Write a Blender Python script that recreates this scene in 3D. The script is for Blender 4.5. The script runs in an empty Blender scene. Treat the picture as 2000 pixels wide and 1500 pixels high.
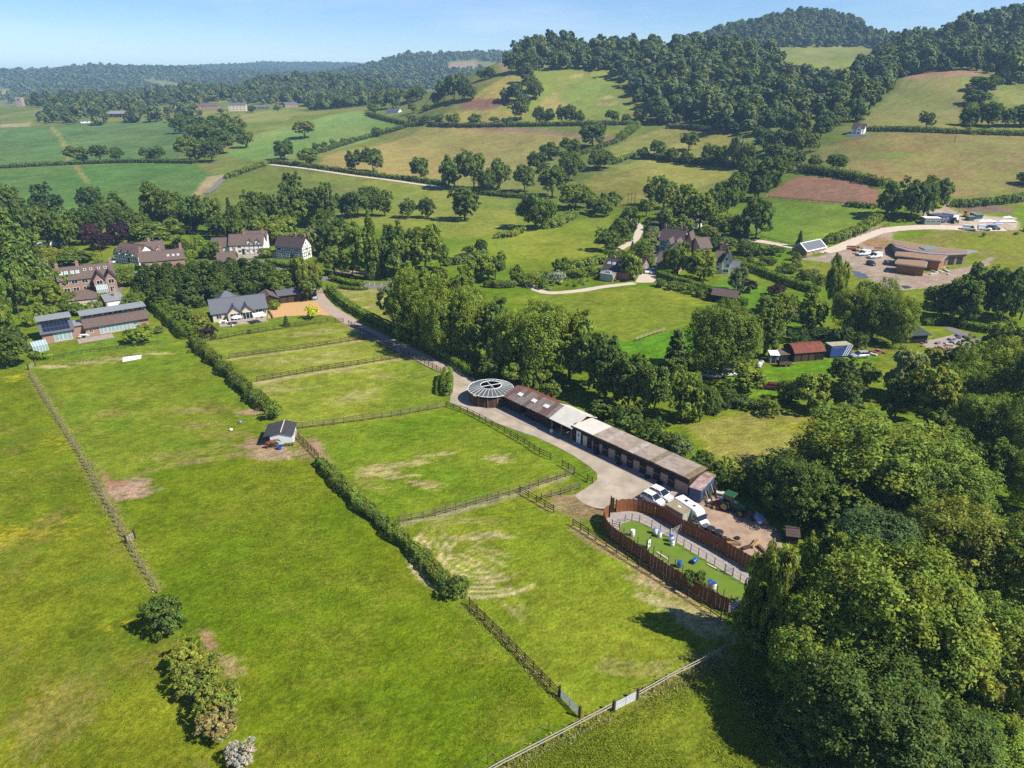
import bpy, bmesh, math, random
import numpy as np
from mathutils import Vector, Matrix, noise as mnoise
random.seed(7)
R = math.radians
scene = bpy.context.scene
COL = scene.collection

# ------------------------------------------------------------------ camera, sky, sun, exposure
CAM_H = 58.0
FPX = 1387.0                       # focal length in photograph pixels (2000 x 1500)
PITCH = math.atan((750 - 165) / FPX)
cp, sp = math.cos(PITCH), math.sin(PITCH)
cam_data = bpy.data.cameras.new("camera")
cam_data.sensor_width = 36.0
cam_data.lens = 36.0 * FPX / 2000.0
cam_data.clip_start = 1.0
cam_data.clip_end = 40000.0
cam = bpy.data.objects.new("camera", cam_data)
cam.location = (0, 0, CAM_H)
cam.rotation_euler = (math.pi / 2 - PITCH, 0, 0)
COL.objects.link(cam)
scene.camera = cam

SUN_AZ, SUN_EL = R(-24), R(47)     # from the right and a little from behind the camera
to_sun = Vector((math.cos(SUN_EL) * math.cos(SUN_AZ), math.cos(SUN_EL) * math.sin(SUN_AZ), math.sin(SUN_EL)))
sun_data = bpy.data.lights.new("sun", 'SUN')
sun_data.energy = 4.6
sun_data.angle = R(0.53)
sun_data.color = (1.0, 0.95, 0.86)
sun = bpy.data.objects.new("sun", sun_data)
sun.rotation_euler = to_sun.to_track_quat('Z', 'Y').to_euler()
sun.location = (60, -40, 120)
COL.objects.link(sun)

world = bpy.data.worlds.new("World")
scene.world = world
world.use_nodes = True
wn, wl = world.node_tree.nodes, world.node_tree.links
wn.clear()
sky = wn.new('ShaderNodeTexSky')
sky.sky_type = 'NISHITA'
sky.sun_disc = False
sky.sun_elevation = SUN_EL
sky.sun_rotation = math.atan2(to_sun.x, to_sun.y)
sky.altitude = 0
sky.air_density = 0.8
sky.dust_density = 0.1
sky.ozone_density = 3.0
bg = wn.new('ShaderNodeBackground')
bg.inputs['Strength'].default_value = 0.102
wo = wn.new('ShaderNodeOutputWorld')
# faint streaky high cloud mixed into the sky
tc = wn.new('ShaderNodeTexCoord'); mp = wn.new('ShaderNodeMapping')
mp.inputs['Scale'].default_value = (1.5, 1.5, 9.0)
nz = wn.new('ShaderNodeTexNoise'); nz.inputs['Scale'].default_value = 2.2; nz.inputs['Detail'].default_value = 6; nz.inputs['Roughness'].default_value = .62
rp = wn.new('ShaderNodeMapRange'); rp.inputs['From Min'].default_value = .45; rp.inputs['From Max'].default_value = .8
rp.inputs['To Max'].default_value = .25
mx = wn.new('ShaderNodeMixRGB'); mx.inputs['Color2'].default_value = (8.2, 8.4, 8.8, 1)
wl.new(tc.outputs['Generated'], mp.inputs['Vector']); wl.new(mp.outputs['Vector'], nz.inputs['Vector'])
wl.new(nz.outputs['Fac'], rp.inputs['Value']); wl.new(rp.outputs['Result'], mx.inputs['Fac'])
wl.new(sky.outputs['Color'], mx.inputs['Color1']); hsv = wn.new('ShaderNodeHueSaturation'); hsv.inputs['Saturation'].default_value = 1.3; hsv.inputs['Value'].default_value = .78; hsv.inputs['Hue'].default_value = .512
wl.new(mx.outputs['Color'], hsv.inputs['Color']); wl.new(hsv.outputs['Color'], bg.inputs['Color'])
wl.new(bg.outputs['Background'], wo.inputs['Surface'])

scene.view_settings.view_transform = 'Standard'
scene.view_settings.look = 'None'
scene.view_settings.exposure = 0.88
scene.view_settings.gamma = 1.0
scene.view_settings.use_curve_mapping = False
scene.cycles.max_bounces = 6
scene.cycles.diffuse_bounces = 3
scene.cycles.glossy_bounces = 2
scene.cycles.transmission_bounces = 4
scene.cycles.transparent_max_bounces = 6
scene.cycles.volume_bounces = 0
scene.cycles.use_denoising = False
scene.cycles.use_adaptive_sampling = True

# ------------------------------------------------------------------ numpy noise
_rng = np.random.RandomState(11)
_perm = _rng.rand(256, 256)
def vnoise(x, y):
    xi = np.floor(x).astype(int); yi = np.floor(y).astype(int)
    fx = x - xi; fy = y - yi
    fx = fx * fx * (3 - 2 * fx); fy = fy * fy * (3 - 2 * fy)
    a = _perm[xi & 255, yi & 255]; b = _perm[(xi + 1) & 255, yi & 255]
    c = _perm[xi & 255, (yi + 1) & 255]; d = _perm[(xi + 1) & 255, (yi + 1) & 255]
    return (a * (1 - fx) + b * fx) * (1 - fy) + (c * (1 - fx) + d * fx) * fy
def fbm(x, y, s, o=4):
    r = 0; amp = .5; tot = 0
    for k in range(o):
        r = r + amp * vnoise(x / s + 17.3 * k, y / s + 5.1 * k); tot += amp; amp *= .5; s *= .5
    return r / tot

# ------------------------------------------------------------------ pixels to directions, terrain
def px_dir(px, py):
    u, v = (px - 1000) / FPX, (py - 750) / FPX
    return Vector((u, cp - v * sp, -sp - v * cp))          # forward component 1

def project(x, y, z):
    dz = z - CAM_H
    fwd = y * cp - dz * sp
    dn = -y * sp - dz * cp
    return 1000 + FPX * x / fwd, 750 + FPX * dn / fwd, fwd

# ground control points: pixel, and distance along the view in metres (from the size of trees and houses there)
CTRL = [
 (100,400,372),(0,322,515),(150,318,520),(385,318,500),(0,250,770),(150,242,790),(330,238,800),(430,216,880),(520,216,900),
 (38,207,1450),(-150,215,1400),(250,192,1900),(-200,190,2000),(60,200,1700),
 (640,222,740),(780,250,620),(700,300,520),(680,340,450),(900,345,440),(1000,400,360),(600,215,950),(480,205,1000),(720,205,860),
 (850,265,590),(1100,250,555),(1000,215,615),(960,155,690),(1050,140,705),(1180,145,690),(1230,215,590),(930,180,650),(900,200,640),
 (850,200,700),(800,205,760),
 (1400,250,520),(1600,190,580),(1650,250,430),(1800,150,580),(1700,235,450),(1900,240,440),(1950,130,600),(1800,330,350),
 (1600,300,400),(1950,375,320),(1600,370,330),(1600,400,315),(1550,440,290),(1850,445,280),(1990,440,285),(1250,330,430),(1200,350,410),(1280,265,520),
 (1250,400,355),(1450,370,355),(1250,440,307),(1000,440,315),(800,440,318),(600,440,320),(400,440,320),(200,440,320),
 (2050,240,440),(2050,330,350),(2200,300,380),(2200,200,520),(1380,320,430),(1130,300,480),(1000,290,500),
]
# ridges: pixel of the ground line under the trees, distance
CTRL += [
 (1060,103,770),(1150,104,770),(1300,104,810),(1330,96,1150),(1400,76,1280),(1480,63,1300),(1550,54,1300),(1650,70,1300),(1720,90,1250),
 (1450,128,690),(1560,145,660),(1650,160,640),(1600,112,1020),(1540,100,1060),(1680,100,1080),(1610,122,960),(1500,190,590),(1350,180,610),(1740,118,760),(1850,90,760),(1990,44,740),(2100,30,760),(2250,20,780),(2200,120,620),
 (985,122,740),(1010,118,740),
 (600,158,1280),(540,168,1250),(700,166,1250),(760,186,1150),
 (785,120,2300),(830,117,2300),(860,116,2350),(905,112,2400),(985,114,2500),(740,134,2300),(905,128,2200),(850,165,1700),(800,178,1400),
 (0,136,3400),(35,143,3450),(55,140,3500),(100,135,3500),(142,146,3700),(160,143,3600),(200,132,3500),(262,128,3500),(310,130,3500),(350,130,3500),(400,133,3500),(448,128,3400),(480,134,3400),(520,146,3300),(-60,156,2500),(40,151,2500),(110,159,2450),(180,149,2550),(250,160,2450),(330,151,2500),(400,164,2400),(450,157,2450),(0,160,2950),(80,163,3000),(220,162,3000),(360,160,3000),(130,178,2050),(300,176,2050),(430,176,2050),(-150,140,3600),(-400,140,3700),
 (505,129,4600),(560,134,4600),(600,132,4800),(700,131,4600),(-400,200,1800),
]
pts = []
for px, py, t in CTRL:
    d = px_dir(px, py)
    pts.append((d.x * t, d.y * t, CAM_H + d.z * t))
for X in range(-420, 1, 60):
    pts.append((X, 290, 0)); pts.append((X, 210, 0))
for X in range(40, 420, 60):
    pts.append((X, 245, 0)); pts.append((X, 180, 0))
for X, Y, Z in [(-900,300,10),(-900,600,15),(-1500,1200,25),(-1300,700,15),(900,300,40),(900,500,60),(700,200,20),(1300,900,90),(560,1900,40),(300,1800,40),(600,1500,70),(200,1500,60),(1200,1800,60),
                (-3000,1500,40),(3000,3000,100),(900,5600,40),(-1500,7000,10),(2500,7000,40),(-4500,6000,10),(0,9000,10),(-3600,4600,45),(-2900,4500,40),(-2300,4700,45),(-2500,5600,15),(-1500,5900,25),(-300,6000,25),(-300,3000,80),(1000,2500,60),(0,1300,50),(100,1100,50)]:
    pts.append((X, Y, Z))
_C = np.array(pts, dtype=np.float64)
_S = 45.0
def _phi(dx, dy):
    return np.sqrt(dx * dx + dy * dy + _S * _S)
_n = len(_C)
_A = np.zeros((_n + 3, _n + 3))
_A[:_n, :_n] = _phi(_C[:, None, 0] - _C[None, :, 0], _C[:, None, 1] - _C[None, :, 1]) - np.eye(_n) * 0.6
_A[:_n, _n] = 1; _A[:_n, _n + 1] = _C[:, 0] / 1000; _A[:_n, _n + 2] = _C[:, 1] / 1000
_A[_n:, :_n] = _A[:_n, _n:].T
_W = np.linalg.solve(_A, np.concatenate([_C[:, 2], [0, 0, 0]]))
def smoothstep(a, b, x):
    t = np.clip((x - a) / (b - a), 0, 1)
    return t * t * (3 - 2 * t)
def height_np(X, Y):
    X = np.asarray(X, dtype=np.float64); Y = np.asarray(Y, dtype=np.float64)
    sh = X.shape; x = X.ravel(); y = Y.ravel()
    out = np.zeros(x.size)
    near = np.where(x > 0, 215, 270) - smoothstep(-60, 60, x) * 0
    far = np.nonzero(y > 205)[0]
    for i in range(0, far.size, 20000):
        k = far[i:i + 20000]
        z = _phi(x[k, None] - _C[None, :, 0], y[k, None] - _C[None, :, 1]) @ _W[:_n]
        z += _W[_n] + _W[_n + 1] * x[k] / 1000 + _W[_n + 2] * y[k] / 1000
        z = z + 70 * (fbm(x[k] + 9000, y[k] + 9000, 850, 3) - .5) * smoothstep(1500, 2600, y[k])
        edge = 280 - 65 * smoothstep(-40, 120, x[k])
        out[k] = np.maximum(z, 0) * smoothstep(edge, edge + 70, y[k])
    return out.reshape(sh)
# coarse lookup grid for placing things
def fan_rows():
    ys = [-70.0]
    while ys[-1] < 7000:
        y = ys[-1]
        if y < 20: s = 2.5
        elif y < 120: s = 0.42
        elif y < 260: s = 0.42 + (y - 120) * 0.006
        else: s = 1.26 + (y - 260) * 0.0095
        ys.append(y + s)
    return np.array(ys)
GY = fan_rows()
NXG = 460
GU = np.linspace(-1, 1, NXG)
def halfw(y):
    return 55 + 0.98 * np.maximum(y, -20)
GXX = GU[None, :] * halfw(GY)[:, None]
GYY = np.repeat(GY[:, None], NXG, axis=1)
GZZ = height_np(GXX, GYY)
def hz(x, y):
    j = int(np.searchsorted(GY, y)) - 1
    j = max(0, min(len(GY) - 2, j))
    ty = min(1, max(0, (y - GY[j]) / (GY[j + 1] - GY[j])))
    def row(k):
        u = (x / halfw(GY[k]) + 1) / 2 * (NXG - 1)
        i = max(0, min(NXG - 2, int(u))); tx = min(1, max(0, u - i))
        return GZZ[k, i] * (1 - tx) + GZZ[k, i + 1] * tx
    return float(row(j) * (1 - ty) + row(j + 1) * ty)
def G(px, py, zoff=0.0):
    """point of the ground seen at a pixel"""
    d = px_dir(px, py)
    t = 30.0
    prev = t
    while t < 9000:
        if CAM_H + d.z * t < hz(d.x * t, d.y * t) + 0.02: break
        prev = t; t += 1.0 + t * 0.008
    a, b = prev, t
    for _ in range(22):
        m = (a + b) / 2
        if CAM_H + d.z * m < hz(d.x * m, d.y * m): b = m
        else: a = m
    t = b
    return Vector((d.x * t, d.y * t, hz(d.x * t, d.y * t) + zoff))
def P(px, py, z=0.0):
    """point at height z seen at a pixel"""
    d = px_dir(px, py); t = (z - CAM_H) / d.z
    return Vector((d.x * t, d.y * t, z))
def top_z(x, y, py):
    v = (py - 750) / FPX
    return CAM_H + y * (v * cp + sp) / (v * sp - cp)
def crop(ox, oy, f):
    return lambda x, y: (ox + x / f, oy + y / f)

# ------------------------------------------------------------------ materials
def lin(r, g, b, k=1.0):
    f = lambda c: (c / 255 / 12.92 if c / 255 <= .04045 else ((c / 255 + .055) / 1.055) ** 2.4)
    return (f(r) * k, f(g) * k, f(b) * k, 1.0)
MATS = {}
def nodes_of(name):
    m = bpy.data.materials.new(name); m.use_nodes = True
    nt = m.node_tree; nt.nodes.clear()
    out = nt.nodes.new('ShaderNodeOutputMaterial')
    return m, nt, out
def mat(name, col, rough=.8, var=.2, scale=1.5, bump=0.0, metal=0.0, spec=.3, col2=None, stretch=(1, 1, 1), stripes=None, detail=5):
    """plain procedural surface: noise-mottled colour, optional stripes (axis, per metre, depth) and relief"""
    if name in MATS: return MATS[name]
    m, nt, out = nodes_of(name)
    N, L = nt.nodes.new, nt.links.new
    b = N('ShaderNodeBsdfPrincipled'); L(b.outputs[0], out.inputs[0])
    b.inputs['Roughness'].default_value = rough; b.inputs['Metallic'].default_value = metal
    b.inputs['Specular IOR Level'].default_value = spec
    t = N('ShaderNodeTexCoord'); mpn = N('ShaderNodeMapping'); mpn.inputs['Scale'].default_value = stretch
    L(t.outputs['Object'], mpn.inputs[0])
    n = N('ShaderNodeTexNoise'); n.inputs['Scale'].default_value = scale; n.inputs['Detail'].default_value = detail; n.inputs['Roughness'].default_value = .65
    L(mpn.outputs[0], n.inputs['Vector'])
    r = N('ShaderNodeValToRGB'); r.color_ramp.elements[0].position = .3; r.color_ramp.elements[1].position = .7
    c2 = col2 or tuple(min(1, c * (1 + var)) for c in col[:3]) + (1,)
    r.color_ramp.elements[0].color = (tuple(c * (1 - var) for c in col[:3]) + (1,)) if col2 is None else col
    r.color_ramp.elements[1].color = c2
    L(n.outputs['Fac'], r.inputs[0])
    src = r.outputs[0]; hsrc = n.outputs['Fac']
    if stripes:
        ax, per, dep = stripes
        w = N('ShaderNodeTexWave'); w.bands_direction = ax; w.inputs['Scale'].default_value = per * 0.314159
        w.inputs['Distortion'].default_value = .4; w.inputs['Detail'].default_value = 1
        L(t.outputs['Object'], w.inputs['Vector'])
        mm = N('ShaderNodeMixRGB'); mm.blend_type = 'MULTIPLY'; mm.inputs['Fac'].default_value = dep
        L(src, mm.inputs[1]); L(w.outputs['Color'], mm.inputs[2]); src = mm.outputs[0]
        hsrc = w.outputs['Fac']
    L(src, b.inputs['Base Color'])
    if bump:
        bp = N('ShaderNodeBump'); bp.inputs['Strength'].default_value = bump; bp.inputs['Distance'].default_value = .05
        L(hsrc, bp.inputs['Height']); L(bp.outputs[0], b.inputs['Normal'])
    MATS[name] = m
    return m
def glass(name, col, rough=.06):
    if name in MATS: return MATS[name]
    m, nt, out = nodes_of(name)
    b = nt.nodes.new('ShaderNodeBsdfPrincipled'); nt.links.new(b.outputs[0], out.inputs[0])
    b.inputs['Base Color'].default_value = col; b.inputs['Roughness'].default_value = rough
    b.inputs['Specular IOR Level'].default_value = .9
    MATS[name] = m
    return m
def leaf_mat(name, col, trans=.3, hue=.25):
    if name in MATS: return MATS[name]
    m, nt, out = nodes_of(name)
    N, L = nt.nodes.new, nt.links.new
    at = N('ShaderNodeAttribute'); at.attribute_name = 'tint'
    oi = N('ShaderNodeObjectInfo')
    cr = N('ShaderNodeValToRGB'); els = cr.color_ramp.elements
    tints = [(0, (.66, .72, .80)), (.2, (1.0, 1.0, .9)), (.4, (1.35, 1.25, .8)), (.6, (.80, .92, 1.0)), (.8, (1.15, 1.15, 1.1)), (1, (1.5, 1.35, 1.0))]
    for k_, (p_, c_) in enumerate(tints):
        e_ = els[k_] if k_ < 2 else els.new(p_)
        e_.position = p_; e_.color = tuple(1 + (v - 1) * hue * 2.4 for v in c_) + (1,)
    L(oi.outputs['Random'], cr.inputs[0])
    base = N('ShaderNodeMixRGB'); base.blend_type = 'MULTIPLY'; base.inputs['Fac'].default_value = 1
    base.inputs[1].default_value = col; L(at.outputs['Color'], base.inputs[2])
    sc = N('ShaderNodeVectorMath'); sc.operation = 'MULTIPLY'; L(base.outputs[0], sc.inputs[0]); L(cr.outputs[0], sc.inputs[1])
    d = N('ShaderNodeBsdfPrincipled'); d.inputs['Roughness'].default_value = .55; d.inputs['Specular IOR Level'].default_value = .10
    tr = N('ShaderNodeBsdfTranslucent')
    tcol = N('ShaderNodeMixRGB'); tcol.blend_type = 'MULTIPLY'; tcol.inputs['Fac'].default_value = 1; tcol.inputs[2].default_value = (1.3, 1.25, .5, 1)
    L(sc.outputs[0], tcol.inputs[1]); L(tcol.outputs[0], tr.inputs['Color'])
    L(sc.outputs[0], d.inputs['Base Color'])
    mxs = N('ShaderNodeMixShader'); mxs.inputs[0].default_value = trans
    L(d.outputs[0], mxs.inputs[1]); L(tr.outputs[0], mxs.inputs[2]); L(mxs.outputs[0], out.inputs[0])
    MATS[name] = m
    return m

# ------------------------------------------------------------------ object helpers
def tag(o, label=None, cat=None, group=None, kind=None):
    if label: o['label'] = label
    if cat: o['category'] = cat
    if group: o['group'] = group
    if kind: o['kind'] = kind
    return o
def link(name, data, parent=None, loc=None, rz=None, scale=None):
    o = bpy.data.objects.new(name, data); COL.objects.link(o)
    if parent is not None: o.parent = parent
    if loc is not None: o.location = loc
    if rz is not None: o.rotation_euler = (0, 0, rz)
    if scale is not None: o.scale = scale
    return o
def thing(name, label, cat, loc=(0, 0, 0), rz=0.0, group=None):
    o = bpy.data.objects.new(name, None); COL.objects.link(o)
    o.empty_display_size = .5
    o.location = loc; o.rotation_euler = (0, 0, rz)
    return tag(o, label, cat, group)
def copy_tree(o, parent=None):
    c = o.copy(); COL.objects.link(c); c.parent = parent
    for ch in o.children: copy_tree(ch, c)
    return c
class MB:
    def __init__(s): s.v = []; s.f = []
    def poly(s, vs):
        k = len(s.v); s.v += [tuple(v) for v in vs]; s.f.append(tuple(range(k, k + len(vs)))); return s
    def hexa(s, b, t):
        """four bottom points, four top points, both counter-clockwise from above"""
        k = len(s.v); s.v += [tuple(v) for v in b] + [tuple(v) for v in t]
        for q in ((3, 2, 1, 0), (4, 5, 6, 7), (0, 1, 5, 4), (1, 2, 6, 5), (2, 3, 7, 6), (3, 0, 4, 7)):
            s.f.append(tuple(k + i for i in q))
        return s
    def box(s, x0, x1, y0, y1, z0, z1):
        return s.hexa([(x0, y0, z0), (x1, y0, z0), (x1, y1, z0), (x0, y1, z0)], [(x0, y0, z1), (x1, y0, z1), (x1, y1, z1), (x0, y1, z1)])
    def prism(s, pts, z0, z1):
        n = len(pts); k = len(s.v)
        s.v += [(p[0], p[1], z0) for p in pts] + [(p[0], p[1], z1) for p in pts]
        s.f.append(tuple(range(k + n - 1, k - 1, -1))); s.f.append(tuple(range(k + n, k + 2 * n)))
        for i in range(n):
            j = (i + 1) % n; s.f.append((k + i, k + j, k + n + j, k + n + i))
        return s
    def extr(s, prof, x0, x1):
        """profile of (y, z) points extruded along x"""
        n = len(prof); k = len(s.v)
        s.v += [(x0, p[0], p[1]) for p in prof] + [(x1, p[0], p[1]) for p in prof]
        s.f.append(tuple(range(k, k + n))); s.f.append(tuple(range(k + 2 * n - 1, k + n - 1, -1)))
        for i in range(n):
            j = (i + 1) % n; s.f.append((k + j, k + i, k + n + i, k + n + j))
        return s
    def tube(s, p0, p1, r0, r1=None, n=8, cap=True):
        r1 = r0 if r1 is None else r1
        p0, p1 = Vector(p0), Vector(p1); d = (p1 - p0).normalized()
        a = d.orthogonal().normalized(); b = d.cross(a); k = len(s.v)
        for p, r in ((p0, r0), (p1, r1)):
            for i in range(n):
                q = p + (a * math.cos(2 * math.pi * i / n) + b * math.sin(2 * math.pi * i / n)) * r
                s.v.append(tuple(q))
        for i in range(n):
            j = (i + 1) % n; s.f.append((k + i, k + j, k + n + j, k + n + i))
        if cap:
            s.f.append(tuple(range(k + n - 1, k - 1, -1))); s.f.append(tuple(range(k + n, k + 2 * n)))
        return s
    def slab(s, a, b, c, d, th):
        """plate between four corner points (counter-clockwise from above), thickness th downwards along its normal"""
        a, b, c, d = map(Vector, (a, b, c, d)); n = (b - a).cross(d - a).normalized() * th
        return s.hexa([a - n, b - n, c - n, d - n], [a, b, c, d])
    def mesh(s, name, m, bevel=0.0, smooth=False):
        me = bpy.data.meshes.new(name); me.from_pydata(s.v, [], s.f)
        if m is not None:
            for mm in (m if isinstance(m, (list, tuple)) else [m]): me.materials.append(mm)
        if bevel:
            bm = bmesh.new(); bm.from_mesh(me)
            bmesh.ops.remove_doubles(bm, verts=bm.verts, dist=1e-5)
            bmesh.ops.bevel(bm, geom=list(bm.edges), offset=bevel, segments=1, affect='EDGES', clamp_overlap=True)
            bm.to_mesh(me); bm.free()
        if smooth:
            for p in me.polygons: p.use_smooth = True
        me.update()
        return me
    def build(s, name, m, parent=None, bevel=0.0, smooth=False, **kw):
        return link(name, s.mesh(name, m, bevel, smooth), parent, **kw)
def lathe(prof, n=12):
    b = MB()
    for i, (r, z) in enumerate(prof):
        for j in range(n):
            a = 2 * math.pi * j / n; b.v.append((r * math.cos(a), r * math.sin(a), z))
    for i in range(len(prof) - 1):
        for j in range(n):
            k = (j + 1) % n; b.f.append((i * n + j, i * n + k, (i + 1) * n + k, (i + 1) * n + j))
    b.f.append(tuple(range(n - 1, -1, -1))); b.f.append(tuple(range((len(prof) - 1) * n, len(prof) * n)))
    return b
ORD = ["first", "second", "third", "fourth", "fifth", "sixth", "seventh", "eighth", "ninth", "tenth", "eleventh", "twelfth", "thirteenth",
       "fourteenth", "fifteenth", "sixteenth", "seventeenth", "eighteenth", "nineteenth", "twentieth", "twenty-first", "twenty-second",
       "twenty-third", "twenty-fourth", "twenty-fifth", "twenty-sixth", "twenty-seventh", "twenty-eighth", "twenty-ninth", "thirtieth"]
# ------------------------------------------------------------------ ground: one sheet to the horizon, coloured by what grows there
def px_poly(ps):
    return np.array([tuple(G(*p))[:2] for p in ps])
def inside_sd(X, Y, poly):
    """signed distance to polygon, positive inside"""
    n = len(poly); ins = np.zeros(X.shape, bool); dmin = np.full(X.shape, 1e9)
    for i in range(n):
        x0, y0 = poly[i]; x1, y1 = poly[(i + 1) % n]
        cond = ((y0 > Y) != (y1 > Y))
        xx = x0 + (Y - y0) * (x1 - x0) / ((y1 - y0) if abs(y1 - y0) > 1e-9 else 1e-9)
        ins ^= cond & (X < xx)
        dx, dy = x1 - x0, y1 - y0; l2 = dx * dx + dy * dy + 1e-9
        t = np.clip(((X - x0) * dx + (Y - y0) * dy) / l2, 0, 1)
        dmin = np.minimum(dmin, np.hypot(X - x0 - t * dx, Y - y0 - t * dy))
    return np.where(ins, dmin, -dmin)
def line_d(X, Y, pl):
    dmin = np.full(X.shape, 1e9)
    for i in range(len(pl) - 1):
        x0, y0 = pl[i]; x1, y1 = pl[i + 1]
        dx, dy = x1 - x0, y1 - y0; l2 = dx * dx + dy * dy + 1e-9
        t = np.clip(((X - x0) * dx + (Y - y0) * dy) / l2, 0, 1)
        dmin = np.minimum(dmin, np.hypot(X - x0 - t * dx, Y - y0 - t * dy))
    return dmin
KG = 0.505                                    # photo value of sunlit ground to base colour
def gc(r, g, b): return np.array(lin(r, g, b, KG)[:3])
GCOL = np.zeros(GXX.shape + (3,))
n_big = fbm(GXX, GYY, 34, 4); n_mid = fbm(GXX + 400, GYY - 90, 9, 4); n_sm = fbm(GXX - 70, GYY + 300, 2.6, 3)
SPK = np.random.RandomState(3).rand(*GXX.shape)
def mix(mask, col):
    global GCOL
    GCOL = GCOL * (1 - mask[..., None]) + np.asarray(col) * mask[..., None]
def win(poly, pad):
    mn = poly.min(0) - pad; mxx = poly.max(0) + pad
    return (GXX > mn[0]) & (GXX < mxx[0]) & (GYY > mn[1]) & (GYY < mxx[1])
def region(ps, col, col2=None, soft=1.0, ragged=1.0, amt=1.0):
    """a field: polygon in pixels, its colour and a second colour mottled in"""
    poly = px_poly(ps); w = win(poly, soft * 3 + ragged * 2 + 2)
    if not w.any(): return
    X, Y = GXX[w], GYY[w]
    sd = inside_sd(X, Y, poly) + (n_mid[w] - .5) * 4 * ragged
    m = smoothstep(-soft / 2, soft / 2, sd) * amt
    c = np.asarray(col)
    if col2 is not None:
        k = smoothstep(.36, .66, n_big[w] * .55 + n_mid[w] * .45)[:, None]
        c = c * (1 - k) + np.asarray(col2) * k
    GCOL[w] = GCOL[w] * (1 - m[:, None]) + c * m[:, None]
def strip(ps, width, col, soft=.8, ragged=.6, amt=1.0):
    pl = px_poly(ps); w = win(pl, width + soft * 2 + ragged * 3)
    if not w.any(): return
    X, Y = GXX[w], GYY[w]
    d = line_d(X, Y, pl) + (n_sm[w] - .5) * 2 * ragged + (n_mid[w] - .5) * 2 * ragged
    m = (1 - smoothstep(width / 2 - soft / 2, width / 2 + soft / 2, d)) * amt
    GCOL[w] = GCOL[w] * (1 - m[:, None]) + np.asarray(col) * m[:, None]
def blotch(px, py, rx, ry, col, thr=.5, amt=.9, sz=2.2, ang=0.0):
    """broken patch of worn or dry ground round a pixel, radii in metres"""
    c = G(px, py); w = win(np.array([[c.x - rx * 1.3, c.y - ry * 1.3], [c.x + rx * 1.3, c.y + ry * 1.3]]), 4)
    if not w.any(): return
    X, Y = GXX[w] - c.x, GYY[w] - c.y
    ca, sa = math.cos(ang), math.sin(ang)
    u, v = (X * ca + Y * sa), (-X * sa + Y * ca)
    e = 1 - np.sqrt((u / rx) ** 2 + (v / ry) ** 2)
    tex = fbm(u / 2.2 + 30, v * 1.2 + 50, sz * .55, 4) * .75 + SPK[w] * .25
    m = smoothstep(0, .7, e + (tex - thr) * 1.6) * amt * (e > -.35)
    GCOL[w] = GCOL[w] * (1 - m[:, None]) + np.asarray(col) * m[:, None]
LUSH, GRASS, OLIVE, DRY, STRAW, EARTH = gc(98, 142, 22), gc(118, 150, 34), gc(128, 140, 40), gc(166, 164, 82), gc(206, 192, 126), gc(192, 146, 112)
k = smoothstep(.35, .68, n_big)[..., None]
GCOL[:] = gc(116, 146, 36) * (1 - k) + gc(136, 152, 52) * k
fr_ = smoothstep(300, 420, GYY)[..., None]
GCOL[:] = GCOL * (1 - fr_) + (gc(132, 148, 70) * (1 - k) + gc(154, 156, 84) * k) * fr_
# --- near: buttercup meadow on the left, the long paddock, the fenced paddocks
region([(-400, 700), (62, 722), (103, 805), (147, 874), (188, 946), (219, 1003), (248, 1059), (304, 1152), (360, 1250), (420, 1400), (500, 1560), (-700, 1600)], gc(128, 146, 28), gc(144, 152, 38), .6, .4)
mead = px_poly([(-400, 700), (62, 722), (103, 805), (147, 874), (188, 946), (219, 1003), (248, 1059), (304, 1152), (360, 1250), (420, 1400), (500, 1560), (-700, 1600)])
w_ = win(mead, 2); sdm = inside_sd(GXX[w_], GYY[w_], mead)
for col_, off_, thr_, am_ in ((gc(206, 188, 30), 0, .63, .75), (gc(160, 142, 80), 500, .60, .5), (gc(96, 132, 30), 900, .6, .55)):
    f_ = fbm(GXX[w_] + off_, GYY[w_] - off_, 7, 3) * .72 + SPK[w_] * .22 + vnoise(GXX[w_] / .9 + off_, GYY[w_] / .9) * .10
    m_ = smoothstep(thr_, thr_ + .12, f_) * am_ * (sdm > 0); GCOL[w_] = GCOL[w_] * (1 - m_[:, None]) + col_ * m_[:, None]
region([(70, 715), (330, 680), (400, 700), (530, 820), (525, 870), (215, 945), (188, 900), (147, 850)], gc(140, 154, 50), gc(118, 146, 40), 3, 1.0)
region([(215, 950), (340, 905), (520, 885), (600, 890), (700, 990), (860, 1150), (1000, 1300), (1130, 1405), (900, 1560), (500, 1560), (430, 1330), (310, 1165)], gc(116, 142, 14), gc(134, 146, 32), 3, .8)
for _ in range(30):
    yy = random.uniform(930, 1480); xx = random.uniform(330 + (yy - 930) * .35, 640 + (yy - 930) * .95)
    blotch(xx, yy, random.uniform(2, 6), random.uniform(1, 3.5), gc(140, 148, 52), .6, .6, 1.8)
for _ in range(14):
    yy = random.uniform(760, 900); xx = random.uniform(150, 480)
    blotch(xx, yy, random.uniform(2, 6), random.uniform(1, 3), gc(170, 160, 84), .6, .5, 1.8)
for x, y in [(390, 830), (420, 800), (450, 850), (480, 870), (330, 890), (360, 800)]:
    blotch(x, y, 6, 3, gc(180, 160, 96), .52, .55, 2)
blotch(495, 806, 3.0, 1.6, gc(196, 158, 124), .4, .95)
blotch(535, 882, 4.5, 2.6, gc(204, 170, 138), .35, .95); blotch(520, 868, 4, 2.4, gc(198, 166, 132), .35, .9)
blotch(505, 862, 3, 1.6, gc(190, 150, 110), .45, .8)
strip([(530, 880), (440, 890), (340, 905), (250, 935)], .8, gc(180, 160, 96), .5, .5, .8)
strip([(520, 886), (420, 898), (330, 912)], .5, gc(176, 164, 92), .4, .5, .7)
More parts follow.
